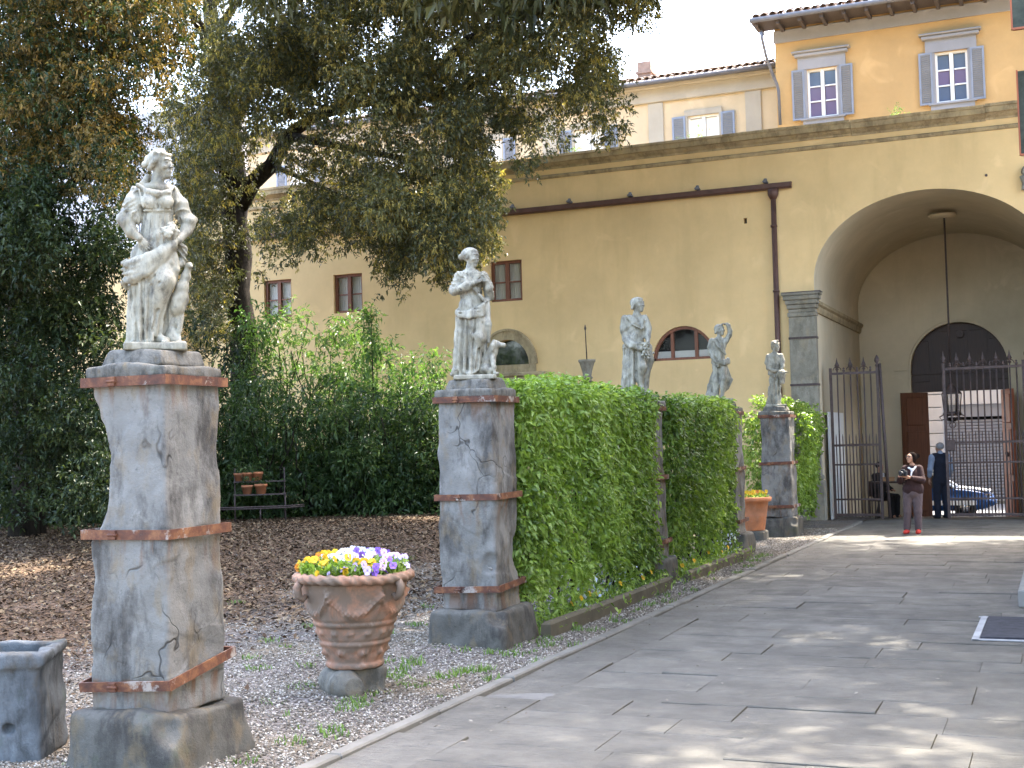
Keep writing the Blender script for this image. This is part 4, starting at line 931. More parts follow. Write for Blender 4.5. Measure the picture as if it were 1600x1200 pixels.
def hand(f, w, d, nrm, s, curl=.5, spread=.12, side=1, k=.004):
    """w wrist, d towards the fingers, nrm back of hand, s = hand length"""
    w = np.array(w, float); d = np.array(d, float); d /= np.linalg.norm(d); nrm = np.array(nrm, float); nrm -= d*(nrm@d); nrm /= np.linalg.norm(nrm); b = np.cross(d, nrm)*side
    Rm = np.stack([b, d, nrm], 1)
    f.ell(w+d*s*.27, np.array([.22, .30, .10])*s, Rm, k)
    for i, (o, L) in enumerate(((-.155, .40), (-.05, .47), (.055, .44), (.15, .34))):
        p = w+d*s*.50+b*o*s; dd = d+b*spread*(i-1.5); dd /= np.linalg.norm(dd); a = 0
        for j, fr in enumerate((.45, .32, .23)):
            a += curl*(.5+.35*j); q = p+(dd*math.cos(a)-nrm*math.sin(a))*L*fr*s; f.cone(p, q, .052*s*(1-.12*j), .052*s*(1-.12*(j+1)), .003); p = q
    p = w+d*s*.14-b*.16*s; q = p+(d*.6-b*.75-nrm*.25)*.22*s; r = q+(d*.9-b*.15-nrm*.4)*.2*s
    f.cone(p, q, .07*s, .06*s, k); f.cone(q, r, .058*s, .045*s, .003)
def wavy_hair(f, E, s, bun=None, band=False):
    E((0, .028, .052), (.083, .098, .085), .01*s)
    for a in np.linspace(-2.2, 2.2, 11):
        pass
def rise(seed, a=.0035, sc=40): return wob(seed, sc, a, 2)
def finish(f, name, root, mat='marble'): return link(name, f.mesh(name), MAT[mat], root)
def plinth(root, d, z0=0, h=.05, seed=1, mat='marble'):
    f = Field((-d[0]/2-.03, -d[1]/2-.03, z0-.01), (d[0]/2+.03, d[1]/2+.03, z0+h+.02), .008); f.box((0, 0, z0+h/2), (d[0], d[1], h), .008); f.disp(wob(seed, 14, .004, 2)); return finish(f, 'plinth', root, mat)
ZP = 2.485
def view_rz(x, y): return math.atan2(-(x), y)  # turns local -y towards the camera
GST = 'marble garden statues on the pedestals'

# --- statue 1: woman gathering flowers in her sash, goose at her side
st = thing('marble_statue', 'large white marble woman with flowers, a billowing sash and a goose at her side', 'statue', (PX, PEDS[0], ZP), view_rz(PX, PEDS[0]), GST)
f = Field((-.25, -.20, .03), (.28, .20, 1.29), .005)
q = np.array
# skirt and legs under it
f.loft([(.045, -.055, .02, .115, .105), (.10, -.05, .015, .10, .095), (.25, -.03, .005, .105, .09), (.42, -.015, -.01, .118, .095), (.58, .0, 0, .115, .095), (.70, .015, .0, .098, .085), (.86, .03, .0, .088, .075)],
       [(9, [.026, .024, .020, .012, .007, .004, .003], .6, 1.5), (16, [.006, .006, .005, .003, .004, .007, .004], 1.1, -.6)])
f.chain([(.055, -.01, .62), (.062, -.095, .43), (.0, -.03, .22), (-.03, .0, .07)], [.085, .062, .05, .045], .03)
f.chain([(-.06, .0, .60), (-.085, -.02, .36), (-.10, .0, .06)], [.075, .06, .05], .03)
for (a, b_, r0, r1) in (((-.12, -.06, .50), (-.125, -.05, .05), .016, .022), ((-.085, -.085, .52), (-.09, -.08, .06), .013, .018), ((-.045, -.095, .50), (-.055, -.085, .05), .012, .016), ((.0, -.105, .40), (-.02, -.085, .06), .012, .014), ((.03, -.10, .36), (.0, -.07, .10), .011, .014), ((-.145, -.01, .42), (-.15, .0, .05), .014, .025)):
    f.cone(a, b_, r0, r1, .007)
f.chain([(.03, -.155+.05, .47), (-.02, -.10, .40), (-.05, -.08, .36)], [.010, .012, .01], .012); f.chain([(.05, -.10, .52), (-.02, -.11, .46), (-.06, -.09, .44)], [.010, .012, .01], .012)
# feet
f.chain([(.035, -.05, .075), (.058, -.10, .062), (.066, -.125, .055)], [.03, .024, .016], .01)
for t in range(4): f.cone((.045+.010*t, -.118, .056), (.047+.011*t, -.142+.003*t, .052), .0085, .007, .003)
# torso, high waist band, breasts, shoulders
f.loft([(.70, .015, .0, .095, .08), (.80, .025, .0, .088, .072), (.87, .03, .0, .085, .072), (.94, .025, 0, .105, .078), (1.0, .018, .008, .118, .07), (1.05, .015, .012, .08, .05)], [(26, [.004, .005, .002, .003, .003, .001], 0, .6)])
f.ell((-.028, -.066, .925), (.048, .045, .045), k=.015); f.ell((.075, -.062, .925), (.045, .045, .044), k=.015)
f.chain([(-.055, -.055, .872), (.03, -.082, .868), (.10, -.055, .875)], [.009, .009, .009], .006)
f.chain([(-.09, -.045, 1.03), (-.03, -.085, .985), (.03, -.095, .97), (.08, -.08, .985), (.125, -.04, 1.02)], [.014, .016, .016, .015, .012], .012, fold=(.003, 120, .2))
for a_ in range(7): f.cone((-.085+.032*a_, -.07-.012*math.sin(a_*.5), 1.0-.02*math.sin(a_*.52)), (-.06+.025*a_, -.085, .885), .006, .006, .009)
# neck and head turned to the right
f.cone((.02, .005, 1.03), (.040, -.005, 1.13), .042, .036, .02); f.ell((.02, -.02, 1.02), (.07, .05, .035), k=.02)
T, Rm, E, K = head(f, (.048, -.008, 1.165), .80, R(54), R(3), R(-2))
E((0, .02, .045), (.080, .096, .080), .01)
for a_ in np.linspace(-1.25, 1.25, 9):
    K((.062*math.sin(a_), -.070*math.cos(a_), .075), (.085*math.sin(a_*1.2), .02-.04*math.cos(a_), .045-.03*abs(a_)), .014, .016, .006)
K((-.06, -.05, .085), (.06, -.05, .085), .016, .016, .008); K((-.07, .0, .09), (.07, .0, .09), .02, .02, .01); K((0, -.02, .11), (0, .09, .09), .02, .02, .012)
for (p_, r_) in (((0, .115, .03), .036), ((.02, .135, .0), .027), ((-.025, .13, .01), .026), ((0, .12, .06), .026), ((0, .16, .02), .016)): E(p_, (r_,)*3, .008)
for sx in (-1, 1): K((sx*.07, .0, .03), (sx*.062, .06, -.03), .022, .02, .01)
f.chain([(-.03, .05, 1.10), (-.055, .02, 1.06), (-.075, -.01, 1.035)], [.02, .016, .012], .01)
# left (image-left) sleeve and bare forearm
f.chain([(-.082, .01, 1.0), (-.112, .0, .93), (-.134, -.01, .845)], [.048, .060, .067], .02, fold=(.009, 150, .3))
f.chain([(-.20, -.01, .835), (-.165, -.055, .80), (-.12, -.05, .815)], [.018, .022, .016], .012)
f.chain([(-.175, -.02, .82), (-.13, -.06, .735), (-.085, -.095, .69)], [.045, .036, .024], .015)
hand(f, (-.088, -.093, .692), (.7, -.12, -.62), (-.45, -.75, .3), .115, .35, .1, -1)
# right sleeve, bent arm
f.chain([(.112, .01, 1.0), (.158, .005, .92), (.188, .0, .845)], [.044, .050, .050], .02, fold=(.010, 150, 1.3))
f.chain([(.25, .0, .83), (.22, -.045, .815), (.18, -.04, .825)], [.018, .02, .014], .012)
f.chain([(.215, -.01, .82), (.195, -.04, .75), (.145, -.085, .69)], [.044, .035, .026], .015)
hand(f, (.148, -.083, .695), (-.75, -.25, -.25), (.2, -.9, .3), .11, .9, .05, 1)
# sash: parallel strands sweeping from the right hip to a fluttering left end
for j in range(9):
    t = j/8.0
    f.chain([(.125-.01*t, -.09-.02*math.sin(3*t), .690-.06*t), (.05, -.125-.015*math.sin(4*t), .630-.085*t), (-.04, -.125, .585-.11*t), (-.12, -.09-.02*(j % 2), .555-.125*t), (-.175-.012*(j % 2), -.05-.02*(j % 3), .552-.128*t)], [.013, .015, .016, .016, .010], .013)
f.chain([(-.16, -.05, .565), (-.185, -.06, .545), (-.178, -.05, .52)], [.012, .012, .006], .006); f.chain([(-.16, -.06, .44), (-.185, -.05, .425), (-.165, -.03, .395), (-.13, -.03, .41)], [.014, .014, .012, .012], .008)
# bunched cloth over the right hip
f.chain([(.13, -.05, .69), (.175, -.02, .64), (.17, -.02, .56), (.135, -.04, .53)], [.022, .026, .026, .018], .012, fold=(.008, 150, .1)); f.chain([(.12, -.07, .60), (.13, -.08, .50), (.115, -.05, .42)], [.02, .024, .014], .012); f.chain([(.10, -.09, .62), (.10, -.10, .54), (.13, -.08, .47)], [.014, .016, .012], .01)
for i_ in range(12):
    xx = -.068+.0145*i_; f.cone((xx*.9+.01, -.082+.28*(xx-.01)**2*10, .862), (xx*1.15+.0, -.092+.28*(xx-.01)**2*12, .70), .0045, .007, .004, True)
for a_, b_, r_ in (((-.055, -.06, .97), (-.165, -.055, .90), .007), ((-.06, -.065, .935), (-.185, -.05, .865), .008), ((-.075, -.07, .90), (-.19, -.045, .84), .007), ((-.10, -.06, 1.0), (-.165, -.045, .945), .007), ((.09, -.06, .96), (.20, -.045, .90), .007), ((.11, -.065, .92), (.225, -.04, .86), .007), ((.14, -.055, 1.0), (.195, -.03, .945), .006),
                   ((-.075, -.105, .955), (.0, -.12, .905), .006), ((-.07, -.115, .925), (-.02, -.115, .885), .005), ((.04, -.11, .95), (.10, -.11, .90), .006), ((.03, -.105, .98), (.03, -.105, .89), .007)): [f.cone(a_, (.5*(a_[0]+b_[0]), .5*(a_[1]+b_[1])-.012, .5*(a_[2]+b_[2])-.006), r_*.7, r_, .005, True), f.cone((.5*(a_[0]+b_[0]), .5*(a_[1]+b_[1])-.012, .5*(a_[2]+b_[2])-.006), b_, r_, r_*.6, .005, True)]
for a_, b_, r_ in (((-.105, -.085, .50), (-.108, -.085, .07), .010), ((-.065, -.10, .48), (-.072, -.098, .07), .010), ((-.02, -.112, .40), (-.04, -.10, .08), .010), ((.045, -.115, .50), (-.01, -.125, .44), .006), ((.06, -.145, .44), (.02, -.15, .40), .006), ((-.135, -.055, .45), (-.14, -.05, .08), .010), ((.03, -.09, .30), (-.01, -.10, .12), .008)): f.cone(a_, b_, r_*1.0, r_*1.4, .006, True)
f.disp(lambda x, y, z: rise(3, .0022, 55)(x, y, z)); f.below(.035)
finish(f, 'figure', st)
fl = Field((.02, -.22, .66), (.18, -.04, .84), .005)
rg = np.random.default_rng(4)
for cxy in ((.065, -.125, .735), (.105, -.12, .765), (.125, -.11, .735), (.085, -.15, .715), (.10, -.135, .74)):
    fl.ell(cxy, (.024, .022, .022), k=.003)
    for a_ in range(5): fl.ell(q(cxy)+.018*q([math.cos(a_*1.256), -.4, math.sin(a_*1.256)]), (.014, .01, .013), k=.002)
fl.cone((.11, -.10, .70), (.10, -.12, .74), .03, .03, .01); finish(fl, 'flower_bunch', st)
g = Field((.05, -.15, .03), (.28, .12, .60), .005)
g.chain([(.140, -.03, .27), (.152, -.05, .33), (.168, -.06, .40), (.188, -.06, .465), (.206, -.06, .515)], [.044, .048, .036, .026, .022], .02); g.ell((.145, -.04, .30), (.046, .055, .085), rotm(0, 0, R(18)), .02)
g.ell((.210, -.065, .530), (.024, .028, .023), k=.006); g.cone((.214, -.08, .527), (.226, -.11, .517), .012, .006, .006); g.chain([(.13, .02, .26), (.10, .04, .20), (.085, .05, .15)], [.045, .03, .014], .02)
for w_ in range(4): g.chain([(.115+.006*w_, -.045-.004*w_, .35-.02*w_), (.10, -.03, .26), (.088, .0, .20-.02*w_)], [.014, .016, .008], .006)
g.chain([(.15, -.03, .22), (.145, -.035, .13), (.143, -.04, .065)], [.026, .014, .012], .012); g.chain([(.12, .0, .2), (.10, .0, .12), (.098, .0, .05)], [.03, .022, .03], .015)
for s_ in (-1, 0, 1): g.cone((.143, -.045, .058), (.15+.022*s_, -.085, .052), .010, .007, .004)
g.ell((.105, .0, .09), (.05, .05, .06), k=.02); g.disp(rise(8, .0025, 60)); g.below(.04); finish(g, 'goose', st)
plinth(st, (.37, .34), 0, .052, 5)

# --- statue 2: woman with folded arms and a seated dog
st = thing('marble_statue', 'marble woman holding her mantle with a sitting dog, on the pedestal by the hedge end', 'statue', (PX, PEDS[1], ZP), view_rz(PX, PEDS[1]), GST)
f = Field((-.26, -.2, .03), (.24, .2, 1.29), .0062)
f.loft([(.04, -.04, .02, .13, .11), (.12, -.04, .015, .115, .10), (.30, -.025, .0, .125, .10), (.50, -.02, .0, .142, .105), (.65, -.015, .0, .14, .105), (.80, -.01, .0, .105, .085)], [(8, [.026, .024, .020, .014, .008, .004], .2, 1.2), (15, [.007, .006, .005, .004, .003, .003], .7, -1.5)])
for (a, b_, r0, r1) in (((-.15, .0, .60), (-.19, .01, .06), .025, .03), ((-.12, -.05, .60), (-.16, -.03, .12), .02, .028), ((-.07, -.09, .58), (-.10, -.08, .07), .016, .022), ((-.02, -.10, .60), (-.04, -.10, .06), .015, .022), ((.05, -.10, .62), (.0, -.10, .08), .017, .022), ((.10, -.08, .60), (.03, -.09, .10), .016, .02), ((.12, -.05, .62), (.09, -.05, .10), .016, .02)): f.cone(a, b_, r0, r1, .015)
f.chain([(.04, -.04, .62), (.05, -.10, .40), (-.01, -.06, .2)], [.085, .055, .045], .03); f.cone((-.19, .0, .10), (-.225, -.01, .06), .03, .018, .015); f.chain([(-.06, -.08, .07), (-.05, -.125, .055)], [.028, .018], .01)
f.loft([(.66, -.01, .0, .12, .095), (.78, -.02, .0, .098, .082), (.88, -.03, .0, .11, .085), (.97, -.03, .0, .135, .08), (1.03, -.025, .0, .115, .065), (1.06, -.02, .005, .07, .045)], [(14, [.005, .005, .005, .004, .003, .001], 0, 2)])
f.ell((-.06, -.07, .95), (.05, .04, .045), k=.02); f.ell((.04, -.07, .95), (.05, .04, .045), k=.02)
f.cone((-.02, .0, 1.04), (-.02, -.005, 1.14), .045, .038, .02)
T, Rm, E, K = head(f, (-.012, -.008, 1.172), .84, R(58), R(2), 0); E((0, .022, .048), (.082, .097, .080), .01)
for a_ in np.linspace(-1.3, 1.3, 9): K((.062*math.sin(a_), -.062*math.cos(a_), .082), (.084*math.sin(a_), .03, .03), .014, .018, .006)
E((0, .135, .02), (.035, .034, .034), .01); K((0, .09, .02), (0, .13, .02), .02, .02, .01)
# image-left arm folded across the chest
f.chain([(-.13, .01, .99), (-.18, -.01, .87)], [.054, .052], .02, fold=(.010, 140, .2)); f.chain([(-.18, -.02, .86), (-.07, -.115, .885), (.03, -.125, .925)], [.048, .040, .027], .02, fold=(.006, 140, .4)); hand(f, (.03, -.125, .925), (.9, -.1, .35), (0, -.9, .3), .115, .35, .1, 1)
# image-right arm, hand raised under the chin of the mantle
f.chain([(.10, .01, 1.0), (.145, .0, .90), (.155, -.03, .80)], [.05, .05, .046], .02, fold=(.010, 140, .9)); f.chain([(.155, -.04, .80), (.15, -.09, .87), (.135, -.11, .935)], [.045, .036, .024], .02); hand(f, (.136, -.11, .93), (-.25, -.25, .9), (.7, -.6, 0), .11, .7, .08, -1)
for j in range(6):
    t = j/5; f.chain([(.15-.01*t, -.07, .76-.10*t), (.08, -.125, .70-.09*t), (-.04, -.135, .645-.05*t), (-.125, -.085, .645-.04*t), (-.155, -.02, .67-.03*t), (-.13, .05, .70-.02*t)], [.014, .016, .017, .017, .015, .012], .009)
for j in range(4): f.chain([(-.14+.03*j, -.055-.01*j, 1.03), (-.06+.03*j, -.10, .93-.02*j), (.06+.02*j, -.11, .80-.02*j), (.14, -.07, .76)], [.011, .012, .013, .012], .01)
for j in range(3): f.chain([(.14-.02*j, -.08, .72), (.145-.025*j, -.09, .52), (.135-.03*j, -.07, .36+.03*j)], [.017, .022, .014], .012)
for a_, b_, r_ in (((-.10, -.10, .58), (-.135, -.09, .08), .011), ((-.045, -.118, .56), (-.07, -.115, .08), .010), ((.015, -.125, .58), (-.02, -.12, .08), .011), ((.075, -.11, .58), (.015, -.115, .10), .011), ((.11, -.085, .58), (.065, -.09, .10), .010), ((-.145, -.05, .58), (-.175, -.03, .10), .010), ((.06, -.16, .50), (.0, -.15, .38), .006)): f.cone(a_, b_, r_*.9, r_*1.4, .006, True)
for a_, b_, r_ in (((-.16, -.05, .97), (-.09, -.11, .90), .007), ((-.19, -.05, .90), (-.10, -.12, .86), .007), ((-.13, -.06, 1.0), (-.06, -.10, .955), .007), ((.06, -.09, .99), (.14, -.06, .94), .007), ((.09, -.09, .93), (.18, -.06, .88), .007), ((-.14, -.11, .665), (.06, -.15, .67), .008), ((-.15, -.09, .635), (.05, -.15, .635), .008), ((.0, -.14, .66), (.13, -.10, .73), .007)): f.cone(a_, b_, r_, r_, .005, True)
for i_ in range(8): f.cone((-.10+.024*i_, -.095, .93-.012*i_), (-.08+.026*i_, -.11, .74), .0045, .006, .004, True)
f.disp(rise(13, .0028, 45)); f.below(.035); finish(f, 'figure', st)
g = Field((.03, -.22, .03), (.34, .1, .42), .007)
g.chain([(.10, -.03, .10), (.135, -.05, .18), (.165, -.07, .26), (.185, -.085, .315)], [.075, .062, .048, .042], .025); g.ell((.10, -.03, .10), (.075, .08, .065), k=.02)
g.ell((.205, -.09, .335), (.045, .042, .042), k=.012); g.chain([(.225, -.095, .33), (.275, -.105, .318)], [.030, .022], .012); g.ell((.283, -.107, .328), (.012, .012, .009), k=.004)
for s_ in (-1, 1): g.chain([(.19, -.09+s_*.035, .36), (.175, -.09+s_*.055, .32), (.172, -.09+s_*.05, .27)], [.016, .02, .012], .006)
for s_ in (-1, 1): g.chain([(.165, -.085+s_*.03, .21), (.178, -.10+s_*.03, .12), (.185, -.11+s_*.03, .055)], [.03, .022, .02], .012); g.ell((.20, -.115+s_*.03, .052), (.03, .02, .016), k=.008)
g.chain([(.10, -.09, .10), (.15, -.10, .09), (.14, -.10, .05)], [.045, .03, .025], .015); g.disp(rise(14, .003, 50)); g.below(.037); finish(g, 'dog', st)
plinth(st, (.41, .36), 0, .047, 6)

# --- statue 3: youth with a pelt over the chest and a horn of fruit
st = thing('marble_statue', 'marble youth with an animal pelt over the chest and grapes, rising out of the hedge', 'statue', (PX, PEDS[2], ZP), view_rz(PX, PEDS[2]), GST)
f = Field((-.24, -.2, .03), (.26, .2, 1.32), .008)
f.chain([(-.045, .0, .62), (-.06, -.02, .36), (-.065, .0, .08)], [.082, .062, .045], .025); f.chain([(.045, .0, .62), (.075, -.07, .36), (.045, -.04, .20), (.06, -.05, .07)], [.08, .062, .05, .036], .025); f.chain([(.06, -.06, .06), (.10, -.10, .055)], [.034, .02], .012); f.chain([(-.065, -.03, .06), (-.05, -.09, .055)], [.034, .02], .012)
for (a, b_, r0, r1) in (((-.12, .0, .70), (-.165, .0, .06), .035, .05), ((-.09, -.04, .68), (-.12, -.03, .06), .028, .035), ((-.14, .05, .66), (-.13, .06, .06), .03, .05), ((-.04, -.09, .55), (-.06, -.08, .08), .016, .02)): f.cone(a, b_, r0, r1, .009)
f.chain([(.17, .04, .62), (.19, .03, .45), (.13, .04, .25), (.10, .05, .05)], [.05, .045, .045, .06], .025)
f.loft([(.58, .0, .0, .115, .09), (.70, .01, .0, .10, .08), (.82, .02, .0, .115, .085), (.94, .02, .0, .135, .085), (1.02, .015, .0, .10, .06), (1.06, .02, .0, .06, .045)], [])
f.cone((.02, .0, 1.03), (.035, -.005, 1.15), .05, .042, .02); T, Rm, E, K = head(f, (.048, -.008, 1.185), .90, R(50), R(-2), 0); E((0, .03, .04), (.084, .095, .085), .012)
for a_ in np.linspace(-1.6, 1.6, 9): K((.06*math.sin(a_), -.058*math.cos(a_), .085), (.088*math.sin(a_), .04, -.05), .017, .022, .008)
for j in range(5): f.chain([(-.10+.02*j, -.06, 1.03), (-.03+.03*j, -.105, .93-.015*j), (.10, -.085, .90+.02*j), (.135, -.03, .97)], [.02, .024, .022, .02], .012, fold=(.005, 80, j))
f.chain([(-.12, .0, 1.0), (-.145, -.01, .87), (-.13, -.03, .74)], [.058, .052, .046], .025); f.chain([(-.13, -.03, .74), (-.02, -.12, .66), (.09, -.13, .66)], [.044, .036, .024], .018); hand(f, (.09, -.13, .66), (.9, -.1, .1), (0, -.4, .9), .12, .5, .1, 1)
f.chain([(.13, .0, 1.0), (.165, -.01, .88), (.16, -.05, .76)], [.056, .05, .042], .025); f.chain([(.16, -.05, .76), (.17, -.10, .68)], [.04, .03], .015); hand(f, (.17, -.10, .68), (-.1, -.4, -.8), (.8, -.5, 0), .12, .6, .1, -1)
f.chain([(-.13, -.05, .70), (-.05, -.12, .63), (.06, -.12, .60), (.13, -.08, .62)], [.03, .034, .034, .03], .02, fold=(.006, 80, .7))
rg = np.random.default_rng(9)
for _ in range(26): f.ell((.145+.045*rg.normal()*.8, -.125+.02*rg.normal(), .56+.05*rg.normal()), .018, k=.004)
for a_, b_, r_ in (((-.11, -.07, .6), (-.14, -.05, .07), .014), ((-.07, -.08, .6), (-.09, -.08, .08), .013), ((-.005, -.07, .55), (.0, -.08, .08), .022), ((-.14, -.02, .6), (-.165, -.0, .1), .012), ((-.10, -.12, .99), (.08, -.13, .90), .012), ((-.06, -.12, .95), (.10, -.12, .86), .010), ((-.15, -.06, .95), (-.06, -.11, .88), .009)): f.cone(a_, b_, r_, r_, .008, True)
f.disp(rise(23, .004, 35)); f.below(.03); finish(f, 'figure', st); plinth(st, (.40, .36), 0, .045, 7)

# --- statue 4: figure with one arm raised over the head
st = thing('marble_statue', 'marble figure with one arm raised over its head, right of the round wooden window', 'statue', (PX, PEDS[3], ZP), view_rz(PX, PEDS[3]), GST)
f = Field((-.26, -.2, .03), (.28, .2, 1.38), .008)
f.chain([(-.03, .0, .62), (-.065, .0, .36), (-.07, .01, .08)], [.08, .062, .05], .025); f.chain([(.05, .0, .62), (.055, -.06, .38), (.03, -.05, .10)], [.078, .058, .036], .02); f.chain([(.03, -.05, .08), (.05, -.10, .055)], [.032, .02], .01)
f.chain([(-.09, .02, .45), (-.14, .03, .25), (-.16, .0, .12), (-.09, -.02, .06)], [.05, .07, .08, .07], .03)
f.chain([(.10, .03, .62), (.16, .04, .42), (.19, .04, .36), (.12, .04, .22), (.04, .03, .14)], [.025, .022, .02, .022, .02], .02); f.chain([(.11, .03, .55), (.12, .04, .38), (.08, .04, .22)], [.03, .035, .03], .03)
f.loft([(.56, .005, .0, .11, .09), (.68, .0, .0, .10, .08), (.82, -.01, .0, .108, .08), (.95, .0, .0, .13, .08), (1.03, .01, .0, .10, .06), (1.07, .01, .0, .055, .045)], [(10, [.008, .006, .005, .004, .003, .001], 0, 3)])
for j in range(4): f.chain([(-.11, -.03, .70-.02*j), (-.02, -.10, .66-.025*j), (.08, -.09, .66-.015*j), (.14, -.02, .70-.02*j)], [.02, .022, .02, .03], .012)
for j in range(3): f.chain([(-.09+.02*j, -.05, 1.02), (.0+.02*j, -.10, .90), (.10, -.07, .78)], [.016, .018, .016], .012)
f.cone((.01, .0, 1.04), (.02, -.005, 1.14), .046, .04, .02); T, Rm, E, K = head(f, (.025, -.01, 1.17), .88, R(35), R(-10), R(-8)); E((0, .03, .045), (.084, .095, .082), .012)
for a_ in np.linspace(-1.5, 1.5, 8): K((.06*math.sin(a_), -.06*math.cos(a_), .085), (.088*math.sin(a_), .04, -.02), .017, .022, .008)
f.chain([(.12, .0, 1.0), (.175, .0, 1.09), (.19, -.01, 1.16)], [.05, .046, .04], .02); f.chain([(.19, -.01, 1.16), (.17, -.03, 1.25), (.14, -.03, 1.28)], [.038, .032, .024], .015); hand(f, (.15, -.03, 1.275), (-.9, -.1, .1), (0, 0, 1), .12, .5, .1, -1)
f.chain([(-.11, .0, 1.0), (-.135, -.01, .90), (-.125, -.03, .82)], [.052, .047, .042], .02); f.chain([(-.125, -.03, .82), (-.095, -.08, .72), (-.05, -.11, .64)], [.04, .034, .024], .015); hand(f, (-.05, -.11, .64), (.5, -.2, -.8), (0, -.9, .2), .12, .4, .1, -1)
for a_, b_, r_ in (((-.10, -.09, .69), (.08, -.14, .63), .011), ((-.10, -.08, .64), (.08, -.13, .58), .010), ((-.01, -.07, .55), (-.01, -.07, .1), .020), ((-.09, -.10, 1.0), (.08, -.12, .83), .010), ((-.05, -.11, 1.0), (.11, -.10, .87), .009), ((-.11, -.05, .5), (-.13, -.05, .1), .012)): f.cone(a_, b_, r_, r_, .008, True)
f.disp(rise(33, .004, 35)); f.below(.03); finish(f, 'figure', st); plinth(st, (.42, .36), 0, .045, 8)

# --- statue 5: helmeted figure with a shield
st = thing('marble_statue', 'smallest looking marble statue in a helmet with a basket, nearest the arch', 'statue', (PX, PEDS[4], ZP), view_rz(PX, PEDS[4]), GST)
f = Field((-.24, -.2, .03), (.24, .2, 1.36), .0105)
f.loft([(.045, -.05, .02, .13, .11), (.25, -.03, .01, .115, .10), (.50, .0, .0, .115, .095), (.70, .0, .0, .10, .08), (.86, .0, .0, .10, .08), (.97, .0, .0, .13, .08), (1.04, .0, .0, .10, .06), (1.07, .0, .0, .055, .045)], [(9, [.02, .017, .012, .006, .006, .004, .003, .001], 0, 1.2)])
for (a, b_) in (((-.09, -.04, .55), (-.14, -.03, .06)), ((-.03, -.09, .55), (-.06, -.09, .06)), ((.04, -.09, .55), (.02, -.09, .06)), ((.09, -.05, .5), (.07, -.06, .06))): f.cone(a, b_, .02, .028, .015)
f.cone((.0, .0, 1.04), (.02, -.005, 1.15), .046, .04, .02); T, Rm, E, K = head(f, (.03, -.01, 1.185), .90, R(45), 0, 0); E((0, .02, .055), (.086, .10, .082), .01); K((-.07, -.05, .07), (.07, -.05, .07), .018, .018, .008); K((0, -.06, .12), (0, .10, .11), .022, .026, .012); K((0, .09, .02), (0, .10, -.06), .04, .03, .02)
f.chain([(-.11, .0, 1.0), (-.14, -.02, .87), (-.12, -.05, .76)], [.054, .05, .045], .025); f.chain([(-.12, -.05, .76), (-.02, -.12, .70), (.07, -.12, .69)], [.042, .036, .025], .018); hand(f, (.07, -.12, .69), (.9, -.1, 0), (0, -.5, .8), .12, .5, .1, 1)
f.chain([(.12, .0, 1.0), (.155, -.01, .88), (.15, -.06, .78)], [.054, .05, .045], .025); f.chain([(.15, -.06, .78), (.11, -.12, .70)], [.042, .03], .018); hand(f, (.11, -.12, .70), (-.4, -.4, -.6), (.8, -.5, 0), .12, .6, .1, -1)
for j in range(4): f.chain([(-.12, -.03, .70-.02*j), (.0, -.11, .67-.03*j), (.12, -.06, .68-.02*j)], [.02, .022, .02], .012)
for a_, b_, r_ in (((-.11, -.09, .6), (-.15, -.09, .07), .014), ((-.055, -.12, .6), (-.09, -.12, .07), .014), ((.01, -.12, .6), (-.015, -.12, .07), .014), ((.07, -.1, .6), (.05, -.1, .07), .014), ((-.10, -.11, .68), (.1, -.13, .62), .011)): f.cone(a_, b_, r_, r_, .008, True)
f.disp(rise(43, .004, 35)); f.below(.03); finish(f, 'figure', st)
f = Field((.02, -.22, .42), (.24, -.02, .74), .0105); f.cone((.13, -.12, .48), (.13, -.12, .64), .055, .085, .01, fold=(.006, 130, 0)); rg = np.random.default_rng(3)
for _ in range(14): f.ell((.13+.04*rg.normal(), -.12+.03*rg.normal(), .66+.01*rg.normal()), .024, k=.004)
finish(f, 'basket', st); plinth(st, (.40, .36), 0, .045, 9)

# ---------------------------------------------------------------- stone trough in the left foreground
tr = thing('stone_trough', 'grey stone water trough with a round drain hole at the left edge', 'trough', (-5.78, 5.95, 0), R(30))
c = gnd(52, 1190)
f = Field((-1.15, -.06, -.05), (.06, .85, .66), .016)
f.box((-.5, .38, .30), (1.05, .74, .68), .03); f.box((-.5, .38, .45), (.88, .57, .6), .06, cut=True, k=.02)
f.box((-.50, .38, .605), (1.09, .78, .075), .02, k=.01); f.box((-.5, .38, .55), (.89, .58, .4), .06, cut=True, k=.02)
f.cone((-.16, -.10, .20), (-.16, .035, .20), .034, .034, .008, cut=True); f.cone((-.16, -.012, .16), (-.16, -.012, -.02), .03, .028, .01, cut=True)
m1 = wob(61, 5, .012, 3); m2 = wob(62, 22, .005, 2); cw = wob(63, 2.3, 1, 2)
f.disp(lambda x, y, z: m1(x, y, z)+m2(x, y, z)+.012*ss((np.sin(10*cw(x*.5, y, z))-.9)/.08)); link('basin', f.mesh('basin'), MAT['trough_stone'], tr)
tr.location = (c[0]+.02, c[1]+.0, 0)

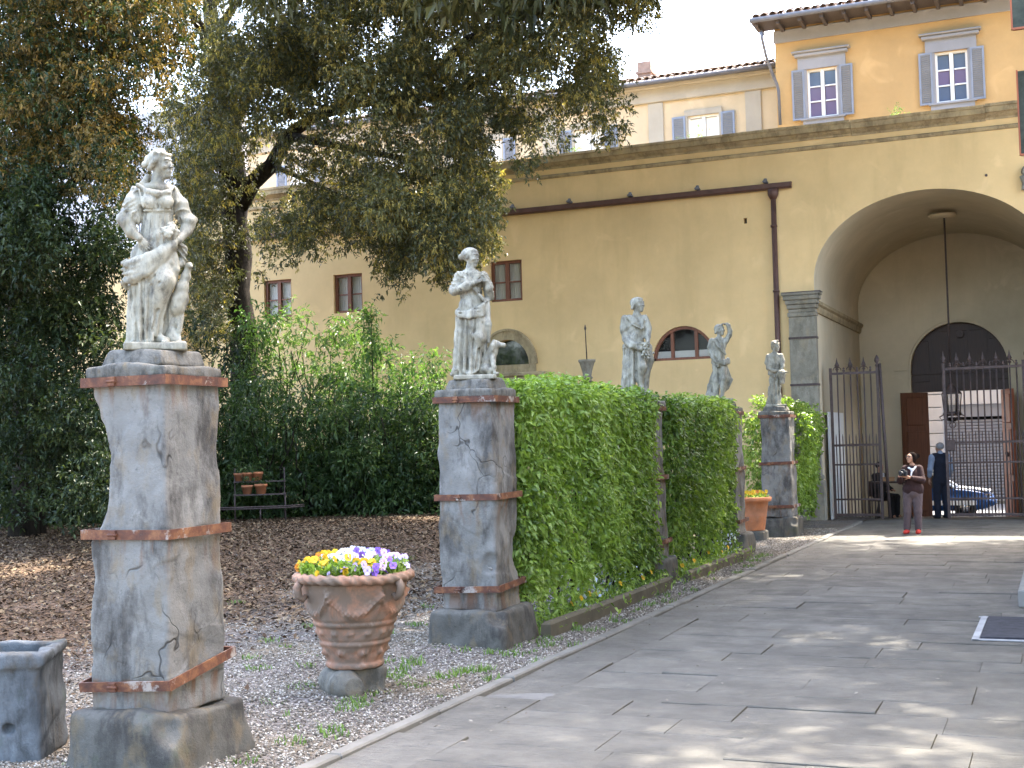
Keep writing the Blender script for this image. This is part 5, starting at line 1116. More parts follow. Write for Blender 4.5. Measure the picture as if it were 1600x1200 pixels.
# ---------------------------------------------------------------- big terracotta pot on its stone block
pc = gnd(540, 1086); pc = (pc[0]+.0, pc[1]+.16)
PS = 1.26
bl = thing('stone_block', 'rounded grey stone block under the big terracotta pot', 'block', (pc[0], pc[1], 0), view_rz(*pc)+.35)
f = Field((-.28, -.25, -.05), (.28, .25, .24), .010); f.box((.02, 0, .08), (.33, .34, .26), .03); f.cone((-.13, -.12, .08), (-.13, .12, .08), .125, .125, .02); f.cone((-.10, -.19, .07), (-.11, -.165, .07), .085, .075, .01)
f.disp(wob(71, 9, .012, 3)); f.f = np.maximum(f.f, (f.ax[2][None, None, :]-.195)); link('block', f.mesh('block'), MAT['pot_foot_stone'], bl)
pot = thing('terracotta_pot', 'large aged terracotta garden pot with relief garlands, full of pansies', 'flower pot', (pc[0], pc[1], .197), view_rz(*pc)); pot.scale = (PS,)*3
sc = .985
prof = [(.17, 0), (.178, .008), (.178, .03), (.168, .036), (.172, .05), (.19, .10), (.205, .135), (.214, .142), (.218, .155), (.212, .168), (.222, .18), (.238, .25), (.252, .262), (.256, .275), (.25, .285), (.262, .30), (.285, .38), (.305, .46), (.318, .52), (.325, .535)]
f = Field((-.42, -.42, -.01), (.42, .42, .66), .0075)
pz = np.array([p[1] for p in prof]); pr_ = np.array([p[0] for p in prof])
def potfn(x, y, z):
    r = np.sqrt(x*x+y*y); R0 = np.interp(z, pz, pr_); th = np.arctan2(y, x)
    rel = np.zeros_like(r)
    # garlands on the upper wall, lion-mask drops, leaf frieze low down
    a = (th*6/(2*np.pi)) % 1-.5; zz = z-(.44-.11*(1-(2*a)**2)); rel = rel+.017*np.exp(-(zz/.024)**2)*(1+.5*np.sin(60*th)*np.sin(170*z))*((z > .3) & (z < .5))
    b_ = ((th*6/(2*np.pi)+.5) % 1-.5)*2*np.pi/6*.29; rel = rel+.024*np.exp(-(b_/.026)**2)*np.exp(-((z-.44)/.055)**2)*(1+.45*np.sin(150*z+3)*np.cos(110*b_))+.012*np.exp(-(b_/.012)**2)*np.exp(-((z-.36)/.035)**2)
    l = np.sin(th*14); rel = rel+.014*np.clip(l, 0, 1)*np.exp(-((z-.215)/.016)**2)*(1+.4*np.sin(th*42))
    l2 = np.sin(th*9+1); rel = rel+.020*np.clip(l2, -.2, 1)*np.exp(-((z-.095)/.017)**2)*(1+.5*np.sin(th*36))
    rel = rel+.003*np.sin(th*90)*np.exp(-((z-.275)/.010)**2)
    return np.maximum(np.maximum((r-R0-rel)*.75, -z), z-.53)
f.op(potfn, (-.4, -.4, 0), (.4, .4, .53), .003)
f.cone((0, 0, .58), (0, 0, .50), .285, .27, .004, cut=True); f.disp(wob(81, 26, .0025, 2)); link('body', f.mesh('body'), MAT['terracotta'], pot)
rim = MB(); V = []; F = []; N, n2 = 240, 14
for i in range(N):
    th = 2*math.pi*i/N
    for k in range(n2):
        a = 2*math.pi*k/n2; rr = .035+.006*math.sin(30*th+3*a); V.append(((.335+rr*math.cos(a))*math.cos(th), (.335+rr*math.cos(a))*math.sin(th), .545+rr*.85*math.sin(a)+.004*math.sin(th*2)))
for i in range(N):
    for k in range(n2): F.append((i*n2+k, ((i+1) % N)*n2+k, ((i+1) % N)*n2+(k+1) % n2, i*n2+(k+1) % n2))
rim.add(V, F, True); part('rope_rim', rim, MAT['terracotta'], pot)
for a in (R(205), R(318), R(85)):
    b = MB(); ca, sa = math.cos(a), math.sin(a); b.tube([(.345*ca, .345*sa, .535), (.372*ca, .372*sa, .50), (.365*ca, .365*sa, .45), (.335*ca, .335*sa, .425), (.315*ca, .315*sa, .45)], [.022, .026, .024, .02, .016], 10); part('scroll_handle', b, MAT['terracotta'], pot)
b = MB(); b.lathe([(.29, .515), (.15, .55), (.02, .56)], n=24); part('soil', b, MAT['soil'], pot)
# pansies
def pansy_mesh(sz):
    V = []; F = []; A = []
    for a, l, w in ((R(90+38), 1, .95), (R(90-38), 1, .95), (R(182), .9, .9), (R(-2), .9, .9), (R(-90), 1.05, 1.25)):
        n = len(V); d = (math.cos(a), math.sin(a)); p = (-d[1], d[0]); dz = .10 if a < R(60) else .16
        V.append((0, 0, 0)); A.append(0.0)
        for t, ww in ((.28, .30), (.62, .55), (.92, .42), (1.02, 0), (.92, -.42), (.62, -.55), (.28, -.30)):
            V.append(((d[0]*l*t+p[0]*w*ww)*sz, (d[1]*l*t+p[1]*w*ww)*sz, sz*(dz*t+.12*t*math.cos(5*ww)+.02*n/8))); A.append(t)
        F += [(n, n+i, n+i+1) for i in range(1, 7)]
    me = np_mesh('flower', V, F, True, {'rnd': A}); return me
pm = {c_: pansy_mesh(.033) for c_ in ('white', 'yellow', 'purple', 'lilac', 'pink', 'orange')}
for c_, me in pm.items(): me.materials.append(MAT['pansy_'+c_])
def pansies(name, label, root_xyz, rz, rad, picks, zt, leafn, group=None, sz=1.0):
    t = thing(name, label, 'flowers', root_xyz, rz, group)
    n = leafn; a = RNG.random(n)*2*np.pi; r = rad*np.sqrt(RNG.random(n))*1.0; C = np.stack([r*np.cos(a), r*np.sin(a), .0+(zt*.85)*(RNG.random(n))*(1-.35*(r/rad)**2)], 1)
    V, F, A = scatter_flat(C, .05*sz, .42, .8, .5); link('leaves', np_mesh('leaves', V, F, False, A), MAT['hedge_leaf'], t, kind='stuff')
    for (x, y, z, col, yaw, pit) in picks: link('flower', pm[col], None, t, (x, y, z), (R(90)-pit, 0, yaw)).scale = (sz,)*3
    return t
picks = []
rg = np.random.default_rng(21)
def zone(x):
    if x < -.19: return rg.choice(['orange', 'yellow', 'yellow'])
    if x < -.10: return rg.choice(['yellow', 'yellow', 'white'])
    if x < .06: return rg.choice(['white', 'white', 'white', 'white', 'lilac'])
    if x < .14: return rg.choice(['white', 'lilac', 'purple'])
    return rg.choice(['purple', 'purple', 'lilac', 'pink'])
for _ in range(190):
    a = rg.random()*6.283; r = .34*math.sqrt(rg.random()); x, y = r*math.cos(a), r*math.sin(a); zz = .035+.075*(1-(r/.35)**2)+.045*rg.random()
    col = zone(x+.03*rg.normal())
    if y < -.16: col = rg.choice(['yellow', 'yellow', 'lilac']) if x < .12 else col; zz -= .01
    picks.append((x, y, zz, col, rg.normal()*.6, R(28)+.35*rg.normal()))
pansies('pansies', 'white, yellow and purple pansies growing in the large terracotta pot', (pc[0], pc[1], .197+.55*PS), view_rz(*pc), .33, picks, .13, 3600, None, .78).scale = (PS,)*3

# small plain pot behind the fourth pedestal
p2 = gnd(1172, 846); p2 = (p2[0]+.03, p2[1]+.18)
b2 = thing('stone_block', 'mossy stone foot under the small plain pot by the fourth pedestal', 'block', (p2[0], p2[1], 0)); b = MB(); b.box((0, 0, .09), (.46, .42, .2), bev=.03); part('block', b, MAT['base_stone'], b2)
pt2 = thing('terracotta_pot', 'plain smooth terracotta pot with yellow pansies beside the hedge', 'flower pot', (p2[0], p2[1], .192))
b = MB(); b.lathe([(.20, 0), (.21, .02), (.245, .25), (.25, .26), (.25, .28), (.285, .52), (.335, .53), (.345, .56), (.345, .60), (.32, .61), (.30, .56), (.29, .53), (.02, .53)], n=32, mod=lambda w, z, r: 1.0); part('body', b, MAT['terracotta_plain'], pt2)
b = MB(); b.lathe([(.30, .535), (.02, .57)], n=20); part('soil', b, MAT['soil'], pt2)
picks = [(.27*math.sqrt(rg.random())*math.cos(t), .27*math.sqrt(rg.random())*math.sin(t), .10+.06*rg.random(), rg.choice(['yellow', 'yellow', 'orange', 'yellow']), rg.normal()*.6, R(25)) for t in np.linspace(0, 25, 34)]
pansies('pansies', 'yellow pansies growing in the small plain pot', (p2[0], p2[1], .192+.56), view_rz(*p2), .30, picks, .14, 500)
# ---------------------------------------------------------------- foliage
def unit(a): return a/np.maximum(np.linalg.norm(a, axis=-1, keepdims=True), 1e-9)
def leaf_mesh(name, P, D, L, W, rnd, fine=False, droop=.25, hint=None):
    """one mesh of many leaves: P base points, D directions, L/W lengths and widths"""
    n = len(P); up = RNG.normal(size=(n, 3))*.55+(np.array([0, 0, 1.0]) if hint is None else hint+np.array([0, 0, .45])); S = unit(np.cross(D, up)); Nn = unit(np.cross(S, D)); L = L[:, None]; W = W[:, None]
    dn = np.array([0, 0, -1.0])*L*droop
    if fine:
        V = np.stack([P, P+D*L*.38+S*W*.5+Nn*W*.16, P+D*L*.45, P+D*L*.38-S*W*.5+Nn*W*.16, P+D*L*.75+S*W*.3+dn*.45, P+D*L*.75-S*W*.3+dn*.45, P+D*L+dn], 1).reshape(-1, 3)
        F0 = np.array([(0, 1, 2), (0, 2, 3), (1, 4, 2), (2, 5, 3), (4, 6, 2), (2, 6, 5)]); k = 7
    else:
        V = np.stack([P, P+D*L*.42+S*W*.5+Nn*W*.12, P+D*L+dn, P+D*L*.42-S*W*.5+Nn*W*.12], 1).reshape(-1, 3); F0 = np.array([(0, 1, 2), (0, 2, 3)]); k = 4
    F = (F0[None]+k*np.arange(n)[:, None, None]).reshape(-1, 3)
    return np_mesh(name, V, F, False, {'rnd': np.repeat(np.clip(rnd, 0, 1), k)})
def shell(blobs, per):
    """points on and just inside a cloud of balls, with outward directions; per = points per square metre"""
    B = np.asarray(blobs, float); cnt = np.maximum(3, (per*B[:, 3]**2*4).astype(int)); i = np.repeat(np.arange(len(B)), cnt); n = len(i)
    d = unit(RNG.normal(size=(n, 3))); d[:, 2] += .12; r = B[i, 3]*RNG.random(n)**.38
    return B[i, :3]+d*r[:, None]*np.array([1, 1, .85]), unit(d), i
def sprigs(C, D, k, length, L, W, droop=.4, spread=.9, jit=.35):
    """k leaves along each twig starting at C"""
    n = len(C); tw = unit(D+RNG.normal(size=(n, 3))*.5+np.array([0, 0, -droop])); C = np.repeat(C, k, 0); tw = np.repeat(tw, k, 0); t = np.tile(np.linspace(.1, 1, k), n)[:, None]
    P = C+tw*t*length+RNG.normal(size=C.shape)*length*.06; Dl = unit(tw*.7+RNG.normal(size=C.shape)*spread*.6+np.array([0, 0, -droop*.6]))
    m = len(P); s = 1+jit*RNG.normal(size=m).clip(-1.5, 1.5); return P, Dl, L*s, W*s
def in_poly(x, y, poly):
    c = np.zeros(len(x), bool); n = len(poly)
    for i in range(n):
        x1, y1 = poly[i]; x2, y2 = poly[(i+1) % n]; c ^= ((y1 > y) != (y2 > y)) & (x < (x2-x1)*(y-y1)/((y2-y1) if y2 != y1 else 1e-9)+x1)
    return c
def ray_many(px, py): return CR[None]*((px-800)/FPX)[:, None]+CU[None]*((600-py)/FPX)[:, None]+_f[None]
def blobs_from(poly, n, Y0, Y1, r0, r1, holes=()):
    q = np.array(poly); out = []
    while len(out) < n:
        x = q[:, 0].min()+np.ptp(q[:, 0])*RNG.random(n*4); y = q[:, 1].min()+np.ptp(q[:, 1])*RNG.random(n*4); ok = in_poly(x, y, poly)
        for hx, hy, hr in holes: ok &= ((x-hx)**2+(y-hy)**2 > (hr*(.75+.5*RNG.random(len(x))))**2)
        d = ray_many(x[ok], y[ok]); Y = Y0+(Y1-Y0)*RNG.random(ok.sum()); P = CAMP+d*(Y/d[:, 1])[:, None]
        out += [(*p, r) for p, r in zip(P, r0+(r1-r0)*RNG.random(len(P)))]
    return np.array(out[:n])
def branch(mb, a, b, r0, r1, seg=7, wig=.12, n=7, sag=0.0):
    a, b = np.array(a, float), np.array(b, float); L = np.linalg.norm(b-a); pts = []
    for i in range(seg+1):
        t = i/seg; w = wig*L*.25*math.sin(math.pi*t)
        pts.append(a+(b-a)*t+RNG.normal(size=3)*w*.35+np.array([0, 0, sag*math.sin(math.pi*t)])); 
    mb.tube(pts, [r0+(r1-r0)*(i/seg)**.8 for i in range(seg+1)], n)
# --- hedge lengths between the pedestals
def hedge(label, y0, y1, x0, x1, z1, per, seed, L=.060, dense_low=.3, bulge=None):
    root = thing('clipped_hedge', label, 'hedge', ((x0+x1)/2, (y0+y1)/2, 0), 0, 'hedge lengths along the path'); base = np.array(root.location)
    wv = wob(seed, 2.6, .05, 3)
    def face(n, f):
        u, v = RNG.random(n), RNG.random(n); return f(u, v)
    Pts = []; Dirs = []
    A = (y1-y0)*z1; dx = x1-x0
    for (n, P, N) in ((int(per*A), lambda u, v: np.stack([x1+0*u, y0+(y1-y0)*u, .12+(z1-.12)*v**.85], 1), (1, 0, 0)), (int(per*A*.45), lambda u, v: np.stack([x0+0*u, y0+(y1-y0)*u, .1+(z1-.1)*v**.8], 1), (-1, 0, 0)),
                      (int(per*1.25*(y1-y0)*dx), lambda u, v: np.stack([x0+dx*v, y0+(y1-y0)*u, z1+0*u], 1), (0, 0, 1)), (int(per*dx*z1), lambda u, v: np.stack([x0+dx*u, y0+0*u, .1+(z1-.1)*v], 1), (0, -1, 0)), (int(per*dx*z1), lambda u, v: np.stack([x0+dx*u, y1+0*u, .1+(z1-.1)*v], 1), (0, 1, 0))):
        p = face(n, P); N = np.tile(np.array(N, float), (n, 1)); w = wv(p[:, 0], p[:, 1], p[:, 2]); dep = -.20*RNG.random(n)**1.7+w
        if bulge: dep = dep+bulge(p)
        ctr = np.array([(x0+x1)/2, 0, z1*.55]); edge = np.stack([p[:, 0]-ctr[0], 0*p[:, 0], p[:, 2]-ctr[2]], 1); N = unit(N+.25*unit(edge))
        thin = np.clip((p[:, 2]-.05)/.55, .12, 1); k = RNG.random(n) < thin
        Pts.append((p+N*dep[:, None])[k]); Dirs.append(N[k])
    P = np.concatenate(Pts); N = np.concatenate(Dirs); N = N*.75+np.array([0, 0, .0])
    Q, D, Ls, Ws = sprigs(P, N, 5, .09, L, L*.50, .35, 1.9); HN = np.repeat(N, 5, 0)
    D[:, 2] = np.where(Q[:, 2] > z1-.05, abs(D[:, 2])*.6+.1, D[:, 2]); D = unit(D)
    rnd = .45+.22*RNG.normal(size=len(Q))+.18*wob(seed+3, 2.2, 1, 2)(Q[:, 0], Q[:, 1], Q[:, 2])
    me = leaf_mesh('foliage', Q-base, D, Ls, Ws, rnd, True, .3, HN); link('foliage', me, MAT['hedge_leaf'], root, kind='stuff')
    sm = MB(); 
    for k in range(int((y1-y0)*4)):
        y = y0+.1+(y1-y0-.2)*RNG.random(); x = x0+.15+(dx-.3)*RNG.random(); branch(sm, (x-base[0], y-base[1], 0), (x-base[0]+.1*RNG.normal(), y-base[1]+.25*RNG.normal(), 1.9), .022, .006, 6, .3, 5)
    part('stems', sm, MAT['bark'], root, kind='stuff')
    ib = MB(); ib.box((0, 0, .1+z1*.48), (dx*.42, (y1-y0)-.45, z1*.82), bev=.1); 
    return root
hedge('longest hedge length in the foreground, between the second and third pedestals', 11.80, 16.22, -5.50, -4.83, 2.43, 560, 31)
hedge('middle hedge length, between the two pedestals it swallows', 17.12, 20.82, -5.50, -4.85, 2.40, 470, 33)
hedge('short overhanging hedge behind the dark pedestal, against the pilaster', 26.15, 28.9, -5.75, -4.95, 2.35, 260, 35, .07, bulge=lambda p: .22*np.clip((p[:, 2]-1.0)/1.0, -.8, 1))
# low edging along the hedge foot, and small flowers
ed = thing('hedge_edging', None, None, (-4.66, 16, 0)); ed['kind'] = 'structure'
for (a, c) in ((11.85, 16.2), (17.05, 20.8)):
    y = a
    while y < c-.1:
        L = min(1.2+.5*_g.random(), c-y); f = MB(); f.box((0, 0, 0), (.10, L-.01, .22), rz=_g.normal()*.008, bev=.025); link('edging_stone', f.mesh('edging_stone'), MAT['edging'], ed, (_g.normal()*.008, y+L/2-16, .03+_g.normal()*.006)); y += L
n = 800; P = np.stack([-4.95+.22*RNG.random(n), 11.9+8.8*RNG.random(n), .05+.42*RNG.random(n)**1.4], 1); cl = wob(91, 1.6, 1, 2)(P[:, 0]*0, P[:, 1], 0*P[:, 1]); P = P[cl > .1]
V, F, A = scatter_flat(P, .032, .8, .9); link('blue_flowers', np_mesh('blue_flowers', V, F, False, A), MAT['blue_flower'], kind='stuff')
for k in range(16):
    y = 12.3+8*RNG.random(); link('flower', pm['yellow'], None, ed, (-.10-.10*RNG.random(), y-16, .16+.08*RNG.random()), (R(60), 0, R(70)+RNG.normal()*.4))
n = 2600; P = np.stack([-4.80+.16*abs(RNG.normal(size=n))-.15, 11.9+8.9*RNG.random(n), .02+.16*RNG.random(n)], 1); V, F, A = scatter_flat(P, .05, .4, .9); link('edging_plants', np_mesh('edging_plants', V, F, False, A), MAT['hedge_leaf'], kind='stuff')

# --- generic tree / shrub builders
def foliage(root, name, blobs, per, k, tl, L, W, mat, droop=.4, cat=None, fine=False, spread=1.3):
    C, D, i = shell(blobs, per); P, Dl, Ls, Ws = sprigs(C, D, k, tl, L, W, droop, spread); b = np.array(root.location)
    n = len(P); tone = RNG.normal(size=len(blobs))*.16; rnd = .42+.2*RNG.normal(size=n)+np.repeat(tone[i], k)
    link(name, leaf_mesh(name, P-b, Dl, Ls, Ws, rnd, fine), MAT[mat], root, kind='stuff')
def shrub(name, label, c, w, z1, mat, n=26, L=.11, per=60, lit_top_mat=None, group=None, droop=.25, dp=.9, k=7):
    x, y = c; z0 = float(GZ(x, y)); root = thing(name, label, 'shrub', (x, y, z0), 0, group); h = z1-z0; B = []
    for j in range(n):
        t = (j+.5)/n; a = RNG.random()*6.283; rr = w*.5*(1-.25*t)*math.sqrt(RNG.random()); r = w*.24*(.7+.5*RNG.random())*(1-.35*t)
        B.append((x+rr*math.cos(a), y+rr*dp*math.sin(a), z0+.12+t*(h-r*.8), r))
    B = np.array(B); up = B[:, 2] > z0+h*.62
    if lit_top_mat: foliage(root, 'foliage', B[~up], per, k, .26, L, L*.36, mat, droop); foliage(root, 'lit_top_foliage', B[up], per, k, .28, L*1.1, L*.36, lit_top_mat, droop)  # upper leaves wear a brighter green as painted sunlight
    else: foliage(root, 'foliage', B, per, k, .26, L, L*.36, mat, droop)
    m = MB()
    for j in range(6): branch(m, (.12*RNG.normal(), .12*RNG.normal(), -.05), (w*.25*RNG.normal(), w*.2*RNG.normal(), h*(.55+.4*RNG.random())), .035, .008, 6, .3, 5)
    part('stems', m, MAT['bark'], root, kind='stuff'); return root
def spx(px, pytop, Y): p = atY(px, pytop, Y); return (p[0], Y), p[2]
SG = 'evergreen shrubs along the back of the garden'
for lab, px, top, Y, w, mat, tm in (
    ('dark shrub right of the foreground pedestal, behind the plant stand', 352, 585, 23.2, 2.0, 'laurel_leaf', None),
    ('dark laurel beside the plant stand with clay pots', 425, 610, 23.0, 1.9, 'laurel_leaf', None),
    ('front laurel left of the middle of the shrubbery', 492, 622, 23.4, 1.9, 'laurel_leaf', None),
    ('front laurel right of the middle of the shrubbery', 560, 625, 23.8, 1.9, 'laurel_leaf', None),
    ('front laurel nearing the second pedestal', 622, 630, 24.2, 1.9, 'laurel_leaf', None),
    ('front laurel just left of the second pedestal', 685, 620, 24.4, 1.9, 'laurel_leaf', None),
    ('tallest sunlit laurel under the two left windows', 428, 472, 25.2, 2.3, 'laurel_leaf', 'bright_and_lit_leaf'),
    ('sunlit laurel with drooping leaves below the second window', 510, 492, 25.4, 2.3, 'laurel_leaf', 'bright_and_lit_leaf'),
    ('sunlit shrub with a brightly lit crest left of the slender sapling', 575, 566, 25.6, 2.0, 'laurel_leaf', 'bright_and_lit_leaf'),
    ('sunlit shrub left of the dog statue', 645, 534, 25.6, 2.2, 'laurel_leaf', 'bright_and_lit_leaf'),
    ('sunlit shrub behind the marble dog statue', 706, 566, 25.8, 2.0, 'laurel_leaf', 'bright_and_lit_leaf'),
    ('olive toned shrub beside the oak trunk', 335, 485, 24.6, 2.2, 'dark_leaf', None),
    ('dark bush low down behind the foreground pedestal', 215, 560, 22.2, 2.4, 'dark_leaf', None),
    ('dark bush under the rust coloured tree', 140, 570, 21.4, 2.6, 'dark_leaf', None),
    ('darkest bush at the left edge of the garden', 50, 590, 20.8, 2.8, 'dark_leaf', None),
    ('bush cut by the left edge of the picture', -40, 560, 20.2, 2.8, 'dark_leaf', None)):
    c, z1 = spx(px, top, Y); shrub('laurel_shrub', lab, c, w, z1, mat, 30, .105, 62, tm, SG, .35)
# slender young plant standing above the shrubs
c, z1 = spx(578, 478, 25.0); z0 = float(GZ(*c)); sp = thing('sapling', 'slender young plant rising above the shrubs against the yellow wall', 'plant', (*c, z0)); m = MB(); m.tube([(0, 0, 0), (.04, 0, (z1-z0)*.6), (.02, 0, z1-z0)], [.02, .015, .005], 6); part('stem', m, MAT['bark'], sp)
t = RNG.random(90); Bp = np.stack([c[0]+.03+.1*RNG.normal(size=90), c[1]+.1*RNG.normal(size=90), z1-1.1*t], 1); foliage(sp, 'foliage', np.concatenate([Bp, np.full((90, 1), .05)], 1), 40, 2, .08, .11, .035, 'bright_and_lit_leaf', .3)
# low ground ivy at the shrubs' feet
n = 9000; P = np.stack([-21+10.5*RNG.random(n), 20.6+3.0*RNG.random(n), np.zeros(n)], 1); ln = 21.2+(P[:, 0]+19.4)*.36+.5*np.sin(P[:, 0]*1.3); P = P[(abs(P[:, 1]-ln-.3) < .55)]; P[:, 2] = GZ(P[:, 0], P[:, 1])+.03+.2*RNG.random(len(P))**2
V, F, A = scatter_flat(P, .10, .7, .6); link('ground_ivy', np_mesh('ground_ivy', V, F, False, A), MAT['laurel_leaf'], kind='stuff')

# --- holm oak over the garden
YT = 26.3
tp = lambda x, y, Y=YT: tuple(atY(x, y, Y))
base = atY(380, 500, YT); gz = float(GZ(base[0], YT))
oak = thing('holm_oak', 'great holm oak with a dark forked trunk and olive yellow hanging sprays over the wall', 'tree', (base[0], YT, gz), 0, 'garden trees')
ol = Vector(oak.location); L_ = lambda p: tuple(Vector(p)-ol)
m = MB(); bx, _, bz = base
m.tube([L_((bx+.05, YT, gz-.2)), L_((bx, YT, gz+1.2)), L_(tp(381, 560)), L_(tp(378, 505)), L_(tp(371, 455)), L_(tp(373, 400)), L_(tp(366, 345)), L_(tp(367, 300)), L_(tp(352, 180)), L_(tp(330, 40)), L_(tp(318, -120)), L_(tp(330, -300))], [.46, .36, .31, .33, .29, .33, .30, .36, .22, .18, .15, .08], 14); part('trunk', m, MAT['bark'], oak)
for pts, r0 in (([tp(372, 325), tp(395, 285), tp(425, 258), tp(450, 212), tp(490, 182), tp(560, 160, 25.5), tp(650, 150, 24.5), tp(760, 130, 23.5), tp(860, 80, 23)], .23), ([tp(360, 200), tp(410, 110, 25.5), tp(500, 30, 24.5), tp(640, -60, 23.5), tp(800, -120, 22)], .16), ([tp(340, 90), tp(300, 20, 25), tp(230, -60, 24), tp(150, -120, 23)], .15),
                ([tp(450, 212), tp(540, 230, 25.5), tp(640, 250, 25), tp(720, 300, 24.5)], .11), ([tp(650, 150, 24.5), tp(730, 60, 23.5), tp(860, 10, 22.5), tp(980, -10, 22)], .10), ([tp(366, 300), tp(330, 240, 25.6), tp(290, 200, 25)], .09), ([tp(335, 60), tp(395, -40, 27), tp(470, -140, 28)], .12), ([tp(425, 258), tp(520, 300, 25), tp(600, 330, 24)], .07)):
    mm = MB(); mm.tube([L_(p) for p in pts], [r0*(1-.75*i/(len(pts)-1)) for i in range(len(pts))], 8); part('limb', mm, MAT['bark'], oak)
HO = ((470, 222, 30), (545, 195, 26), (595, 175, 18), (905, 175, 22), (870, 110, 24), (845, 135, 22), (440, 300, 40), (520, 285, 30), (300, 230, 16), (260, 290, 22), (600, 235, 18), (395, 330, 40), (410, 450, 60), (760, 215, 26), (720, 140, 16), (960, 40, 14), (372, 330, 30), (374, 400, 30), (378, 460, 30), (395, 290, 22), (420, 262, 22), (445, 225, 22), (480, 190, 20))
main = [(285, -40), (1040, -50), (1012, 15), (975, 30), (955, 90), (950, 150), (968, 185), (960, 215), (925, 185), (890, 190), (862, 215), (822, 243), (795, 200), (765, 190), (752, 240), (768, 300), (762, 345), (748, 395), (725, 405), (700, 440), (680, 400), (640, 400), (615, 372), (560, 330), (470, 365), (440, 300), (420, 220), (380, 240), (300, 300), (262, 200)]
A1 = blobs_from(main, 520, 21.0, 26.8, .24, .52, HO)
A2 = blobs_from([(290, 180), (400, 250), (395, 400), (372, 480), (345, 460), (300, 500), (285, 420), (280, 280)], 100, 24.8, 27.6, .16, .30, ((420, 420, 40), (380, 330, 22), (384, 400, 22), (386, 460, 22), (372, 280, 20)))
A3 = blobs_from([(390, 310), (480, 330), (620, 330), (690, 350), (640, 420), (560, 390), (470, 400), (400, 390)], 85, 22.5, 25.5, .14, .27, ((410, 450, 50),))
A2 = np.concatenate([A2, blobs_from([(285, 250), (345, 290), (352, 520), (300, 560), (285, 420)], 75, 24.0, 26.0, .16, .30)])
hang = []
for px, y0, y1 in ((425, 380, 440), (465, 370, 410), (610, 380, 440), (618, 420, 446), (640, 380, 458), (608, 340, 462), (735, 200, 150), (815, 190, 245), (822, 250, 274), (900, 150, 215), (948, 120, 225), (716, 380, 425), (765, 300, 372), (757, 330, 400), (688, 400, 436), (1000, -10, 45), (1025, -20, 15), (965, 140, 208), (700, 330, 410), (780, 180, 210)):
    Y = 22+3*RNG.random()
    for t in np.linspace(0, 1, 5): p = atY(px+8*RNG.normal(), y0+(y1-y0)*t, Y); hang.append((*p, .10+.12*(1-t)))
A4 = blobs_from([(285, -40), (1040, -50), (960, -420), (240, -420)], 70, 20.5, 28, .6, 1.1)
foliage(oak, 'foliage', np.concatenate([A1, A2, A3, np.array(hang)]), 104, 9, .17, .070, .030, 'oak_leaf', .22, spread=1.7)
foliage(oak, 'catkins', np.concatenate([A1, A2[::2], A3[::2], np.array(hang)[::3]]), 44, 9, .12, .060, .021, 'oak_catkin', 1.1)
foliage(oak, 'upper_foliage', A4, 26, 8, .5, .24, .09, 'oak_leaf', .4)
# --- rust flowered tree on the left, nearer
YL = 18.0; b0 = atY(40, 640, YL); gz = float(GZ(b0[0], YL))
rt = thing('rust_tree', 'nearer tree at the left edge covered in rust brown blossom, drooping to dark green', 'tree', (b0[0], YL, gz), 0, 'garden trees'); ol = Vector(rt.location)
m = MB(); m.tube([(0, 0, -.2), (.1, 0, 1.5), L_(tp(30, 400, YL)), L_(tp(60, 200, YL)), L_(tp(70, 0, YL)), L_(tp(80, -200, YL))], [.34, .27, .24, .2, .15, .08], 10); part('trunk', m, MAT['bark'], rt)
for pts in ([tp(35, 350, YL), tp(120, 280, 17), tp(200, 240, 16.5)], [tp(60, 200, YL), tp(140, 90, 17), tp(230, 20, 16.5)], [tp(60, 220, YL), tp(-40, 120, 17), tp(-120, 60, 16)]):
    mm = MB(); mm.tube([L_(p) for p in pts], [.12, .07, .03], 7); part('limb', mm, MAT['bark'], rt)
B1 = blobs_from([(-60, -50), (270, -50), (278, 70), (245, 120), (225, 150), (225, 225), (205, 260), (190, 330), (180, 335), (150, 300), (95, 290), (60, 290), (-60, 300)], 290, 15.0, 18.5, .22, .46, ((108, 330, 26), (250, 60, 14), (235, 150, 14)))
B2 = blobs_from([(-60, 290), (70, 300), (90, 370), (150, 372), (205, 395), (195, 430), (165, 450), (150, 470), (160, 520), (190, 500), (185, 600), (190, 800), (-60, 800)], 240, 15.6, 20.0, .24, .5, ((185, 440, 24), (110, 330, 28), (205, 470, 30)))
B2 = np.concatenate([B2, blobs_from([(-60, 280), (85, 290), (80, 420), (-60, 430)], 70, 14.6, 16.2, .22, .4), blobs_from([(-60, 430), (70, 430), (70, 620), (-60, 620)], 50, 15.5, 17.3, .22, .4), blobs_from([(100, 390), (185, 385), (180, 545), (110, 560)], 46, 16.5, 19, .18, .32), blobs_from([(130, 340), (200, 330), (195, 400), (140, 400)], 14, 15, 17, .15, .28)])
B3 = blobs_from([(-60, -50), (280, -50), (260, -350), (-60, -350)], 34, 15, 19, .5, .9)
foliage(rt, 'foliage', B1, 50, 8, .17, .07, .03, 'dark_leaf', .2, spread=1.7); foliage(rt, 'blossom', B1, 80, 9, .12, .055, .026, 'rust_leaf', .6, spread=1.6)
foliage(rt, 'lower_foliage', B2, 66, 9, .18, .075, .034, 'dark_leaf', .1, spread=1.8); foliage(rt, 'upper_foliage', B3, 24, 7, .4, .2, .08, 'oak_leaf', .4)
